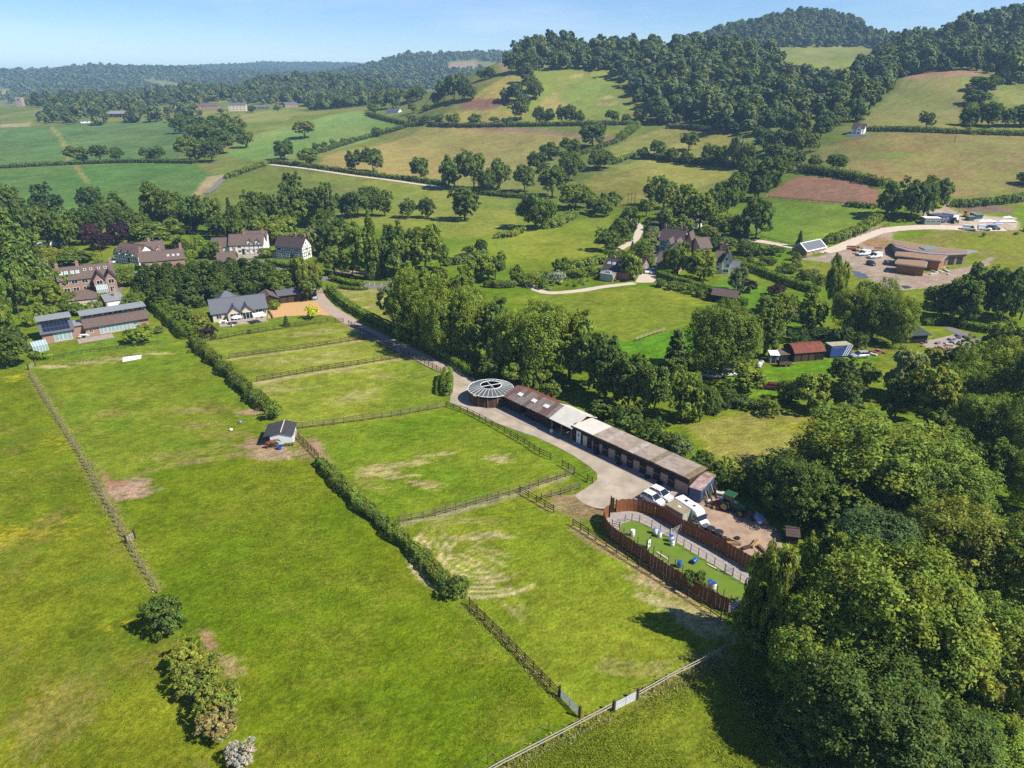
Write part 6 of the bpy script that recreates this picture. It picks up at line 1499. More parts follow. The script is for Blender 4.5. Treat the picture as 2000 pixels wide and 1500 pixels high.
palisade('palisade', "dark shaded palisade along the paddock side of the arena", [(558, 440), (520, 462), (512, 500), (530, 545), (565, 600), (650, 665), (760, 740), (960, 880), (1120, 985), (1290, 1088), (1500, 1195)], c6, 2.1, .27, 2)
palisade('palisade_gate', "short tall palisade panel standing at the arena entrance", [(566, 400), (606, 412)], c6, 2.6, .27, 3)
def pole_line(name, label, pxs, conv, rails=(), hgt=1.25, m=None, pr=.05, cat='fence', rope=.02):
    P_ = [P(*conv(*p)) for p in pxs]; root = thing(name, label, cat, P_[0])
    pm = MB().tube((0, 0, 0), (0, 0, hgt), pr, pr * .9, 6).mesh('post', m or M_OAKW)
    for p in P_: link('post', pm, root, loc=p - P_[0])
    for z in rails:
        rm = MB().tube((0, 0, 0), (1, 0, 0), rope, n=5).mesh('rope', M_METAL)
        for a, b_ in zip(P_, P_[1:]):
            d = b_ - a; link('rope', rm, root, loc=a - P_[0] + Vector((0, 0, z)), rz=math.atan2(d.y, d.x), scale=(d.length, 1, 1))
    return root
pole_line('rope_fence', "post and rope fence along the yard side of the arena grass", [(640, 545), (682, 475), (735, 468), (795, 478), (890, 522), (955, 560), (1030, 602), (1085, 635), (1140, 672), (1195, 708), (1255, 742), (1315, 778), (1380, 815), (1460, 868), (1520, 905), (1580, 942), (1640, 975)], c6, (.5, 1.1))
pole_line('rope_fence', "post and rope fence along the paddock side of the arena grass", [(672, 582), (720, 612), (780, 652), (850, 692), (905, 728), (960, 762), (1020, 802), (1072, 832), (1130, 876), (1200, 920), (1280, 964), (1340, 1012), (1400, 1043), (1450, 1072), (1505, 1114)], c6, (.5, 1.1))
pole_line('entrance_bar', "low dark rails across the arena entrance", [(582, 505), (640, 520)], c6, (.4, .8), 1.0, pr=.06, rope=.05)
# gates of thin rails on the arena track
def hurdle(label, A, B, conv, hgt=1.3):
    a, b_ = P(*conv(*A)), P(*conv(*B)); d = b_ - a; n = 5
    root = thing('track_gate', label, 'gate', a, math.atan2(d.y, d.x))
    for x in (0, d.length): MB().tube((x, 0, 0), (x, 0, hgt + .15), .05).build('post', M_FRAME, root)
    for k in range(n): MB().tube((0, 0, .25 + k * hgt / n), (d.length, 0, .25 + k * hgt / n), .022, n=6).build('bar', M_METAL, root)
    MB().tube((0, 0, .25), (d.length, 0, .25 + hgt * .8), .022, n=6).build('brace', M_METAL, root)
hurdle("white barred gate across the arena track near the barrels", (1040, 598), (1118, 556), c6); hurdle("white barred gate at the far end of the arena track", (1468, 872), (1530, 900), c6)
# ---- arena obstacles
M_BLUEP = mat("blue_plastic", lin(40, 96, 200, .6), .4, .08, 2, spec=.5)
M_BLUEP2 = mat("pale_blue_plastic", lin(120, 150, 214, .7), .4, .08, 2, spec=.5)
drum_m = lathe([(.02, 0), (.28, 0), (.3, .04), (.3, .28), (.315, .3), (.3, .32), (.3, .58), (.315, .6), (.3, .62), (.3, .86), (.28, .9), (.02, .9)], 16)
def drum(px, conv, label, body, lid=None, lying=False):
    p = P(*conv(*px)); root = thing('plastic_drum', label, 'drum', (p.x, p.y, .05), .3, 'drums in the arena')
    o = drum_m.build('barrel', body, root, smooth=True)
    l_ = lathe([(.02, .905), (.29, .905), (.29, .97), (.02, .985)], 16).build('lid', lid or body, root)
    if lying: root.rotation_euler = (math.pi / 2, 0, -.7); root.location.z = .37
for px, lab, bm_, lm_, ly in [((742, 588), "plain white drum nearest the arena entrance", M_FRAME, None, False), ((918, 572), "white drum with a blue top, left of the pair on the arena grass", M_FRAME, M_BLUEP2, False), ((952, 598), "white drum with a blue top, right of the pair on the arena grass", M_FRAME, M_BLUEP2, False),
    ((1042, 632), "blue-topped drum right against the rope fence by the barred gate", M_FRAME, M_BLUEP, False), ((1051, 664), "white and blue drum just in front of the one by the barred gate", M_FRAME, M_BLUEP2, False), ((1105, 832), "upright blue drum on the paddock side of the arena grass", M_BLUEP, None, False),
    ((1237, 784), "blue drum lying on its side on the arena grass", M_BLUEP, None, True), ((1343, 985), "left drum of the blue-topped pair at the far end of the arena", M_FRAME, M_BLUEP, False), ((1374, 1003), "right drum of the blue-topped pair at the far end of the arena", M_FRAME, M_BLUEP, False)]:
    drum(px, c6, lab, bm_, lm_, ly)
p = P(*c6(868, 690)); root = thing('target_board', "white board with a blue blot leaning on dark posts in the arena", 'board', p, .9)
MB().box(-.35, .35, -.03, .03, .35, 1.45).build('board', M_FRAME, root); MB().prism([(-.15, 0), (-.05, -.05), (.12, 0), (.15, .3), (.0, .45), (-.14, .3)], -.02, .02).build('blot', M_BLUEP, root, loc=(0, -.045, .7)).rotation_euler = (math.pi / 2, 0, 0)
for x in (-.45, .45): MB().box(x - .06, x + .06, .05, .17, 0, 1.7).build('post', M_OAKW, root)
p = P(*c6(1285, 975)); root = thing('double_post', "pair of tall wooden posts by the far drums", 'posts', p, .9)
for x in (-.15, .15): MB().box(x - .07, x + .07, -.07, .07, 0, 2.0).build('post', M_BOARD, root)
for (A, B, lab) in [((1322, 812), (1418, 862), "white pole lying on the arena grass"), ((930, 718), (1018, 775), "pale plank lying along the paddock side of the arena")]:
    a, b_ = P(*c6(*A)), P(*c6(*B)); d = b_ - a
    tag(MB().box(0, d.length, -.1, .1, .05, .2).build('ground_pole', M_CREAM, None, bevel=.02, loc=a, rz=math.atan2(d.y, d.x)), lab, 'pole')
for (A, lab) in [((1118, 548), "yellow pole standing against the palisade by the barred gate"), ((914, 440), "short yellow post against the palisade"), ((764, 735), "pale post on the outside of the dark palisade")]:
    p = P(*c6(*A)); r_ = thing('marker_post', lab, 'post', p); MB().tube((0, 0, 0), (0, 0, 1.6), .06).build('shaft', mat("yellow_paint", lin(220, 190, 60, .7), .6, .1, 2) if 'yellow' in lab else M_BOARDL, r_); MB().box(-.09, .09, -.09, .09, 1.6, 1.66).build('cap', M_BOARDL, r_)
# ---- boxes and clutter in the yard
rp_ = [P(*c6(*p), 2.3) for p in [(1000, 338), (1072, 298), (1203, 378), (1135, 414)]]
a, b_ = rp_[0], rp_[3]; d = b_ - a
root = thing('storage_box', "beige flat-roofed storage container beside the motorhome", 'container', (a.x, a.y, 0), math.atan2(d.y, d.x)); L = d.length
M_BEIGE = mat("beige_panel", lin(200, 196, 180, .62), .7, .08, 1.2, .15, stripes=('X', 3, .1))
MB().box(0, L, 0, 2.2, .1, 2.2).build('body', M_BEIGE, root, bevel=.03); MB().box(-.08, L + .08, -.08, 2.28, 2.205, 2.3).build('roof', mat("lichen_roof", lin(176, 160, 128, .55), .9, .2, 1.5, .2), root)
MB().box(L * .45, L * .6, .9, 1.2, 2.305, 2.33).build('roof_patch', M_FRAME, root); MB().box(L + .005, L + .04, .15, 1.05, .2, 2.1).build('door', M_BEIGE, root); MB().box(L + .005, L + .04, 1.1, 2.05, .2, 2.1).build('door', M_BEIGE, root)
a, b_ = P(*zt(275, 500), 2.3), P(*zt(500, 575), 2.3); d = b_ - a
root = thing('blue_container', "old blue container with a rusty torn roof at the end of the stables", 'container', (a.x, a.y, 0), math.atan2(d.y, d.x)); L = d.length
M_BLUEC = mat("weathered_blue_sheet", lin(92, 118, 158, .55), .7, .25, 1.5, .3, stripes=('X', 6, .3))
MB().box(0, L, 0, 5.2, 0, 2.2).build('body', M_BLUEC, root); MB().slab((-.1, -.15, 2.24), (L + .1, -.15, 2.3), (L + .1, 5.4, 2.42), (-.1, 5.4, 2.34), .06).build('roof', mat("torn_rusty_roof", lin(220, 204, 196, .6), .8, .2, 1.0, .3, col2=lin(150, 84, 66, .5), detail=8), root)
rr = random.Random(4)
MJ = [mat("junk_%s" % n, lin(*c_, .6), .8, .2, 2) for n, c_ in (("pale", (220, 214, 200)), ("timber", (176, 146, 108)), ("rust", (150, 90, 66)), ("blue", (110, 120, 150)), ("grey", (130, 130, 128)))]
sp_ = a + Vector((math.cos(root.rotation_euler.z), math.sin(root.rotation_euler.z), 0)) * (L + .7)
yd = Vector((-math.sin(root.rotation_euler.z), math.cos(root.rotation_euler.z), 0)); xd = Vector((math.cos(root.rotation_euler.z), math.sin(root.rotation_euler.z), 0))
for k in range(16):
    base = Vector((sp_.x, sp_.y, 0)) + yd * rr.uniform(.2, 5) + xd * rr.uniform(-.1, .9)
    hh = rr.uniform(1.0, 2.2); m_ = rr.choice(MJ)
    o = MB().box(-rr.uniform(.06, .2), rr.uniform(.06, .2), -.04, .04, 0, hh).build('scrap_board', m_, None, bevel=.01, loc=base + Vector((0, 0, .05)))
    o.rotation_euler = (rr.uniform(-.15, .15), rr.uniform(-.55, -.05), math.atan2(xd.y, xd.x) + rr.uniform(-.3, .3))
    tag(o, "weathered board leaning in the scrap pile against the blue container", 'board', 'scrap pile')
for k in range(10):
    base = Vector((sp_.x, sp_.y, .03)) + yd * rr.uniform(-.2, 4.5) + xd * rr.uniform(.5, 1.8); s_ = rr.uniform(.25, .6)
    o = MB().box(-s_, s_, -s_ * .6, s_ * .6, 0, s_ * .8).build('scrap_piece', rr.choice(MJ), None, bevel=.05, loc=base, rz=rr.uniform(0, 3)); tag(o, "lump of scrap on the ground before the blue container", 'scrap', 'scrap on the ground')
for k, px in enumerate([(1232, 512), (1298, 538), (1350, 565), (1412, 592)]):
    p = P(*c6(*px)); root = thing('black_bin', f"black round bin behind the palisade, {ORD[k]} from the motorhome", 'bin', (p.x, p.y, .03), 0, 'bins behind the palisade')
    lathe([(.02, 0), (.5, 0), (.62, .75), (.66, .78), (.02, .78)], 16).build('tub', mat("black_plastic", (.02, .02, .022, 1), .35, .1, 2, spec=.6), root)
    lathe([(.02, .79), (.66, .79), (.6, .86), (.02, .9)], 16).build('lid', mat("grey_lid", lin(120, 122, 124, .5), .5, .1, 2) if k < 2 else MATS['black_plastic'], root)
for k, px in enumerate([(1340, 612), (1378, 630), (1410, 645)]):
    p = P(*c6(*px)); root = thing('blue_crate', f"blue plastic crate beneath the black bins, {ORD[k]} from the left", 'crate', (p.x, p.y, .03), -.5, 'blue crates'); b = MB()
    for (x0, x1, y0, y1, z0, z1) in ((-.5, .5, -.3, .3, 0, .05), (-.5, .5, -.3, -.26, .05, .5), (-.5, .5, .26, .3, .05, .5), (-.5, -.46, -.26, .26, .05, .5), (.46, .5, -.26, .26, .05, .5)): b.box(x0, x1, y0, y1, z0, z1)
    b.build('shell', M_BLUEP, root); MB().box(-.52, .52, -.32, .32, .505, .53).build('rim', M_BLUEP, root)
for k, (px, s_) in enumerate([((1560, 1100), .7), ((1620, 1150), .85), ((1680, 1200), .75), ((1650, 1225), .6)]):
    p = P(*zt(*px)); me = lathe([(.05, 0), (s_ * .8, .02), (s_, s_ * .3), (s_ * .85, s_ * .7), (s_ * .3, s_ * .85), (.05, s_ * .8)], 10).mesh('bulk_bag', mat("pale_bag", lin(186, 196, 214, .6), .7, .15, 2, .4), smooth=True)
    for v in me.vertices: v.co += Vector(mnoise.noise_vector(v.co * 2 + Vector((k * 3, 0, 0)))) * .18; v.co.z = max(v.co.z, 0)
    tag(link('bulk_bag', me, None, (p.x, p.y, .02)), f"crumpled pale bulk bag beside the trees, {ORD[k]} from the tractor", 'bag', 'pale bags')
p = P(*zt(1760, 1235)); tag(lathe([(.05, 0), (.4, 0), (.45, .3), (.2, .5), (.05, .5)], 8).build('yellow_sack', mat("yellow_sack", lin(210, 180, 60, .6), .7, .15, 2), None, loc=p), "yellow sack lying by the pale bags", 'sack')
h = House('rusty_hut', "small hut with a brown roof under the trees at the end of the yard", crop(1350, 1000, 3)(556, 185), crop(1350, 1000, 3)(640, 195), cat='hut'); L = h.L
h.body(0, L * .8, 0, 2.4, 0, 1.3, .5, mat("green_hut", lin(60, 76, 66, .4), .8, .2, 2), M_TILE2, o=.2); h.door(L * .3, .7, 1.2)
M_LOG = mat("cut_timber", lin(186, 150, 104, .55), .9, .25, 3)
for k, (px, ln) in enumerate([((1500, 640), 2.4), ((1530, 660), 2.0), ((1640, 690), 1.6), ((1700, 660), 2.2), ((1460, 700), 1.2), ((1760, 700), 1.8)]):
    g = P(*c6(*px)); b = MB()
    for q in range(4): b.tube((-ln / 2, (q % 2) * .24, .12 + (q // 2) * .2), (ln / 2, (q % 2) * .24, .12 + (q // 2) * .2), .11, n=8)
    tag(b.build('log_pile', M_LOG if k % 2 else M_BOARD, None, loc=(g.x, g.y, .035), rz=-.6 + k * .5), f"small pile of poles on the bare dirt, {ORD[k]} from the palisade", 'pole pile', 'pole piles in the yard')
for k, px in enumerate([(1460, 610), (1490, 625), (1560, 610)]):
    g = P(*c6(*px)); tag(lathe([(.18, .0), (.36, .02), (.42, .12), (.36, .22), (.18, .24), (.16, .12)], 16).build('old_tyre', MATS['black_plastic'], None, loc=(g.x, g.y, .036)), f"old black tyre lying on the bare dirt, {ORD[k]} of three", 'tyre', 'old tyres')
# ---- field shelter
h = House('field_shelter', "small white field shelter with a dark felt roof in the left paddock", b6(575, 1200), b6(765, 1187), cat='shelter'); L = h.L
M_WBOARD = mat("white_boarding", lin(232, 232, 230, .78), .75, .06, 2, .2, stripes=('Z', 6, .12))
ang = -.5
gl = L
gable_wall = MB(); pr = [(0, 0), (L, 0), (L, 2.3), (L * .5, 2.85), (0, 2.3)]
k0 = len(gable_wall.v); gable_wall.v += [(x, 0, z) for x, z in pr] + [(x, .08, z) for x, z in pr]; gable_wall.f.append((0, 1, 2, 3, 4)); gable_wall.f.append((9, 8, 7, 6, 5))
for i in range(5):
    j = (i + 1) % 5; gable_wall.f.append((j, i, 5 + i, 5 + j))
gable_wall.build('gable_wall', M_WBOARD, h.root)
LD = 5.2
MB().box(L - .08, L, .09, LD, 0, 2.3).build('side_wall', M_WBOARD, h.root); MB().box(0, L - .09, LD - .08, LD, 0, 2.3).build('back_wall', M_BOARD, h.root)
for y in (.1, LD / 2, LD - .2): MB().box(.02, .16, y, y + .12, 0, 2.3).build('post', M_OAKW, h.root)
MB().box(.3, L - .2, .3, LD - .3, .005, .03).build('floor', M_DARK, h.root)
gable_roof(MB(), -.9, L, 0, LD, 2.3, .62, 'y', .3, .1, apex=.6).build('roof', mat("black_felt", lin(84, 82, 84, .45), .9, .2, 1.5, .3), h.root)
MB().box((-.9 + (L + .9) * .6) - .1, (-.9 + (L + .9) * .6) + .1, -.3, LD + .3, 3.08, 3.12).build('ridge_strip', M_CREAM, h.root)
rr = random.Random(2)
for k in range(7):
    q = h.root.matrix_basis @ Vector((L * (.1 + .13 * k), -.3, 0)); tree('shrub', 'mid', 0, 0, 0, 0, "tuft of nettles along the front of the field shelter", 'nettle_tuft', 'nettles by the shelter', 'weed', loc=(q.x, q.y, 0), size=(.6, rr.uniform(.4, .8)))
h.root.scale = (.88, .88, .88)
p = P(*b6(641, 1222)); lathe([(.02, 0), (.34, 0), (.42, .7), (.45, .72), (.4, .72), (.33, .1), (.02, .1)], 16).build('water_tub', M_BLUEP, None, loc=p); tag(bpy.data.objects['water_tub'], "blue water tub at the corner of the field shelter", 'tub')
for px, lab, m_ in [((345, 1024), "small blue ball on the worn grass by the shelter", M_BLUEP2), ((275, 1082), "small white feed bucket on the worn grass by the shelter", M_FRAME)]:
    p = P(*b6(*px)); tag(lathe([(.02, 0), (.2, .02), (.3, .16), (.3, .34), (.2, .46), (.02, .5)], 12).build('play_ball' if 'ball' in lab else 'feed_bucket', m_, None, loc=p, smooth=True), lab, 'ball' if 'ball' in lab else 'bucket')
# ---- small things on lawns
p = [P(*c1(*q), .12) for q in [(957, 1225), (1100, 1200), (1106, 1172), (957, 1190)]]
cc = sum(p, Vector()) / 4
tag(MB().prism([(q.x - cc.x, q.y - cc.y) for q in p], .02, .12).build('white_slab', M_FRAME, None, bevel=.02, loc=(cc.x, cc.y, 0)), "flat white slab lying on the mown edge of the long paddock", 'slab')
h = House('greenhouse', "small glass greenhouse beside the eco house", c1(268, 1160), c1(382, 1135), cat='greenhouse'); L = h.L
h.body(0, L, 0, 2.6, 0, 1.4, .9, M_PANEB, M_PANEB, o=.02, th=.03, wname='glass_wall', rname='glass_roof')
b = MB()
for k in range(6):
    x = L * k / 5; b.box(x - .03, x + .03, -.05, -.005, 0, 1.4); b.slab((x - .03, -.05, 1.5), (x + .03, -.05, 1.5), (x + .03, 1.3, 2.48), (x - .03, 1.3, 2.48), .05)
b.build('glazing_bar', M_FRAME, h.root)
def parasol(px, conv, label, r=1.5, m=None):
    p = P(*conv(*px), 0); root = thing('parasol', label, 'parasol', p)
    MB().tube((0, 0, 0), (0, 0, 2.4), .04).build('pole', M_BOARDL, root); lathe([(r, 2.0), (r, 2.04), (r * .5, 2.35), (.02, 2.6)], 8).build('canopy', m or M_FRAME, root); lathe([(.02, 0), (.3, 0), (.3, .08), (.02, .1)], 10).build('base', M_DARK, root)
parasol((655, 1015), c2, "white parasol on the patio of the slate bungalow", 1.4)
parasol((105, 710), z3, "white parasol beside the barn house conservatory", 1.2)
def table(px, conv, label, m=None):
    p = P(*conv(*px)); root = thing('garden_table', label, 'table', (p.x, p.y, .12)); MB().box(-.8, .8, -.45, .45, .7, .75).build('top', m or M_FRAME, root)
    for x in (-.7, .7):
        for y in (-.35, .35): MB().box(x - .04, x + .04, y - .04, y + .04, 0, .7).build('leg', m or M_FRAME, root)
def chair(px, conv, label, rz=0, m=None):
    p = P(*conv(*px)); root = thing('garden_chair', label, 'chair', (p.x, p.y, .12), rz, 'garden chairs'); MB().box(-.28, .28, -.28, .28, .42, .48).build('seat', m or M_FRAME, root); MB().box(-.28, .28, .24, .3, .49, .95).build('backrest', m or M_FRAME, root)
    for x in (-.24, .24):
        for y in (-.24, .24): MB().box(x - .03, x + .03, y - .03, y + .03, 0, .42).build('leg', m or M_FRAME, root)
table((545, 1010), c2, "white table at the left end of the bungalow patio"); table((845, 965), c2, "pale table under the awning of the bungalow")
for k, px in enumerate([(520, 1018), (575, 1010), (620, 1035), (820, 968), (870, 962)]): chair(px, c2, f"white garden chair on the bungalow patio, {ORD[k]} from the left", k * 1.3)
for k, px in enumerate([(630, 1045), (690, 1035), (740, 1020)]): chair(px, c1, f"pale garden chair on the eco house terrace, {ORD[k]} from the left", k * 1.1)
table((660, 1040), c1, "pale table on the eco house terrace")
a, b_ = P(*c2(795, 955), 2.3), P(*c2(880, 938), 2.3); d = b_ - a
root = thing('awning', "white awning on poles at the right end of the bungalow", 'awning', (a.x, a.y, 0), math.atan2(d.y, d.x)); MB().slab((0, 0, 2.2), (d.length, 0, 2.2), (d.length, 2.4, 2.6), (0, 2.4, 2.6), .05).build('canopy', M_FRAME, root)
for x in (.05, d.length - .05): MB().tube((x, .05, 0), (x, .05, 2.15), .035).build('pole', M_METAL, root)
for (px, lab) in [((1490, 1110), "wooden picnic bench at the top of the long paddock"), ((1495, 1150), "wooden hurdle lying by the middle hedge")]:
    p = P(*c1(*px)); root = thing('timber_bench', lab, 'bench', p, .1); MB().box(-.9, .9, -.2, .2, .42, .48).build('seat', M_BOARD, root); MB().box(-.9, .9, -.75, -.5, .3, .35).build('side_seat', M_BOARD, root)
    for x in (-.7, .7): MB().box(x - .05, x + .05, -.7, .2, 0, .3).build('leg', M_BOARD, root)
# polytunnel strip far left, telegraph poles
a, b_ = P(*c1(275, 335)), P(*c1(528, 312)); d = b_ - a
root = thing('polytunnel', "long low white polytunnel in the left-hand garden", 'polytunnel', a, math.atan2(d.y, d.x)); n = 10; pr = [(2.0 + 1.9 * math.cos(math.pi * i / n), 1.6 * math.sin(math.pi * i / n)) for i in range(n + 1)]
MB().extr(pr, 0, d.length).build('cover', mat("polythene", lin(220, 226, 226, .75), .4, .06, 1), root)
for k in range(8): MB().extr([(y * 1.01 - .02, z * 1.02) for y, z in pr], d.length * k / 7 - .04, d.length * k / 7 + .04).build('hoop', M_METAL, root)
def telegraph(px, py, pt, label, arm=True):
    g = G(px, py); H = top_z(g.x, g.y, pt) - g.z; root = thing('telegraph_pole', label, 'pole', g)
    MB().tube((0, 0, 0), (0, 0, H), .14, .1, 8).build('shaft', M_BOARD, root)
    if arm: MB().box(-.8, .8, -.06, .06, H - .5, H - .38).build('crossarm', M_OAKW, root); MB().tube((.6, 0, H - .38), (.6, 0, H - .2), .05).build('insulator', M_METAL, root); MB().tube((-.6, 0, H - .38), (-.6, 0, H - .2), .05).build('insulator', M_METAL, root)
for a in [(199, 502, 470, "telegraph pole behind the brick house"), (384, 494, 452, "left pole of the pair by the small conifer"), (377, 492, 446, "second pole leaning close beside the pair by the small conifer"), (1226, 405, 377, "left of the three poles above the white track"), (1232, 405, 376, "middle of the three poles above the white track"), (1239, 405, 377, "right of the three poles above the white track"),
          (687, 438, 404, "pole standing in the small pasture"), (602, 568, 535, "pole behind the garage block"), (30, 575, 545, "pole at the left edge among trees"), (1864, 278, 258, "thin pole in the big brown field")]: telegraph(*a)
# white rail fence and gate posts by the lane
pole_line('white_railing', "white railing on the lane below the poplar", [(712, 556), (722, 557), (732, 557), (745, 558), (760, 559)], lambda x, y: (x, y), (.55, .95), 1.05, M_FRAME, .08, rope=.06)
# ------------------------------------------------------------------ post and rail fences
M_RAIL = mat("brown_rail", lin(92, 70, 56, .5), .9, .25, 3, .3, stretch=(1, 1, .4))
M_RAILG = mat("grey_rail", lin(186, 180, 166, .6), .9, .15, 3, .2)
M_RAILM = mat("greying_rail", lin(140, 122, 104, .52), .9, .2, 3, .2)
M_RAILP = mat("pale_rail", lin(206, 196, 170, .62), .9, .15, 3, .2)
def fence(label, pxs, conv=None, rails=3, hgt=1.25, sp_=1.8, m=None, mr=None, name='rail_fence', pw=.1, wires=False):
    conv = conv or (lambda x, y: (x, y))
    m = m or M_RAIL; mr = mr or m
    P_ = [G(*conv(*p)) for p in pxs]; root = thing(name, label, 'fence', P_[0])
    pm = MB().box(-pw / 2, pw / 2, -pw / 2, pw / 2, -.02, hgt).mesh('post', m)
    rm = MB().box(0, 1, -.055, -.018, -.055, .055).mesh('rail', mr) if not wires else MB().tube((0, 0, 0), (1, 0, 0), .007, n=4).mesh('wire', M_METAL)
    first = True; rr = random.Random(len(label))
    for a, b_ in zip(P_, P_[1:]):
        d = b_ - a; n = max(1, round(math.hypot(d.x, d.y) / sp_)); rz = math.atan2(d.y, d.x)
        for k in range(0 if first else 1, n + 1):
            p = a + d * (k / n); o = link('post', pm, root, loc=p - P_[0], rz=rz + rr.uniform(-.05, .05)); o.rotation_euler.x = rr.uniform(-.025, .025); o.scale.z = rr.uniform(.96, 1.05)
        first = False
        for k in range(n):
            p = a + d * (k / n); q = a + d * ((k + 1) / n)
            for r_ in range(rails):
                z = hgt * (.94 - r_ * .3) if rails <= 3 else hgt * (.95 - r_ * .85 / rails)
                off = Vector((math.sin(rz), -math.cos(rz), 0)) * pw * .45
                o = link('wire' if wires else 'rail', rm, root, loc=p - P_[0] + off + Vector((0, 0, z + rr.uniform(-.02, .02))), rz=rz, scale=(math.hypot(q.x - p.x, q.y - p.y), 1, 1)); o.rotation_euler.y = -math.atan2(q.z - p.z + rr.uniform(-.015, .015), math.hypot(q.x - p.x, q.y - p.y))
    return root
fence("brown rail fence along the bottom of the bungalow lawn", [(401, 668), (474, 654), (536, 645), (578, 638), (640, 629), (671, 630)])
fence("brown rail fence between the two upper paddocks", [(448, 701), (510, 692), (598, 681), (666, 670), (728, 660)])
fence("brown rail fence between the second and third paddocks", [(502, 746), (611, 727), (700, 713), (791, 698)])
fence("pale-topped rail fence across from the field shelter to the drive", [(570, 839), (633, 832), (765, 814), (871, 795)], mr=M_RAILM)
fence("brown rail fence along the upper drive", [(681, 634), (704, 648), (728, 661), (772, 683)])
fence("brown rail fence along the lower drive", [(783, 688), (822, 707), (861, 728)])
fence("brown rail fence curving along the yard verge", [(873, 795), (913, 808), (949, 826), (985, 846), (1024, 868), (1054, 888), (1076, 898)])
fence("short rail fence at the paddock corner by the yard", [(1098, 911), (1122, 925)]); fence("short end of rail fence on the yard verge", [(1147, 940), (1157, 945)], sp_=1.4)
fence("low single-rail link between the two short yard fences", [(1122, 926), (1147, 941)], rails=1, hgt=.5, sp_=2.6)
fence("grey-topped rail fence dividing the two lower paddocks", [(780, 1021), (850, 1008), (930, 985), (1015, 961), (1070, 943), (1121, 926)], mr=M_RAILM)
fence("dark rail fence stub running down towards the arena", [(1016, 963), (1081, 1001)]); fence("pale rail fence across the small grass triangle", [(1057, 976), (1095, 966), (1132, 955)], mr=M_RAILM)
fence("brown rail fence along the outside of the dark palisade", [(1119, 1027), (1164, 1055), (1225, 1095), (1294, 1137), (1369, 1185), (1407, 1211)])
fence("brown rail fence running down from the hedge to the metal gate", [(917, 1183), (979, 1244), (1042, 1309), (1091, 1360)], sp_=1.6)
fence("pale rail fence along the bottom, left of the field gate", [(900, 1546), (990, 1496), (1098, 1440), (1196, 1388)], mr=M_RAILP, rails=2, hgt=1.2); fence("pale rail fence from the field gate to the big trees", [(1246, 1366), (1300, 1335), (1360, 1305), (1411, 1277)], mr=M_RAILP, rails=2, hgt=1.2)
fence("weathered post and wire fence between the buttercup meadow and the long paddock", [(58, 732), (103, 805), (147, 874), (188, 946), (219, 1003), (248, 1059), (273, 1100), (308, 1158)], rails=3, hgt=1.15, sp_=1.5, m=M_RAILM, name='wire_fence', wires=True, pw=.13)
fence("rail fence in the hedge gap beside the field shelter", [(557, 831), (577, 852), (601, 874), (623, 897)], rails=3)
fence("dark field fence along the bottom of the ploughed field", [(1500, 388), (1600, 397), (1710, 405)], rails=2, sp_=3); fence("dark rail fence below the green field", [(1405, 446), (1440, 452), (1500, 470), (1540, 480)], rails=2, sp_=3)
fence("fence along the pale site track", [(1640, 476), (1690, 458), (1735, 442)], rails=2, sp_=3)
fence("short pale fence between the two green meadows", [(1240, 668), (1275, 655), (1300, 648)], rails=2, hgt=1.1, mr=M_RAILG); fence("low fence at the foot of the eco house garden", [(105, 702), (160, 690), (230, 682), (310, 672)], rails=2, hgt=.9)
fence("thin pale electric fence beside the bottom rail fence", [(1030, 1500), (1122, 1450), (1190, 1412)], rails=1, hgt=1.0, sp_=5, wires=True, name='electric_fence', m=M_RAILG, pw=.05)
fence("thin electric fence on the long paddock side of the bottom fence", [(900, 1520), (952, 1492), (1072, 1428)], rails=1, hgt=1.1, sp_=6, wires=True, name='electric_fence', m=M_RAIL, pw=.05)
# small mesh pen beside the drive
fence("light wire pen in the corner of the third paddock", [(793, 737), (812, 740), (852, 732), (862, 724), (825, 705), (797, 712), (793, 737)], rails=4, hgt=1.1, sp_=2.4, m=M_METAL, name='wire_pen', wires=True, pw=.04)
M_GALV = mat("galvanised", lin(200, 204, 212, .62), .4, .1, 2, 0, .5)
def gate(label, A, B, hgt=1.15, n=7, m=None):
    a, b_ = G(*A), G(*B); d = b_ - a; L = math.hypot(d.x, d.y); root = thing('field_gate', label, 'gate', a, math.atan2(d.y, d.x)); m = m or M_GALV
    for k in range(n): MB().tube((.1, 0, .15 + k * hgt / n), (L - .1, 0, .15 + k * hgt / n), .028, n=6).build('bar', m, root)
    for x in (.1, L * .5, L - .1): MB().box(x - .03, x + .03, -.03, .03, .13, hgt + .05).build('upright', m, root)
    for x in (-.1, L + .1): MB().box(x - .1, x + .1, -.1, .1, -.02, hgt + .35).build('gate_post', M_RAIL, root)
gate("galvanised field gate at the end of the middle fence", (1094, 1362), (1131, 1400)); gate("galvanised field gate in the bottom rail fence", (1200, 1389), (1243, 1367)); gate("short pale wooden gate across the wire fence", (249, 1062), (263, 1053), 1.1, 5, M_RAILP)
gate("small gate at the top of the wire fence", (57, 722), (68, 716), 1.1, 5, M_RAILP); gate("wooden gate at the top of the drive by the parked car", (618, 574), (640, 571), 1.2, 5, M_RAIL)
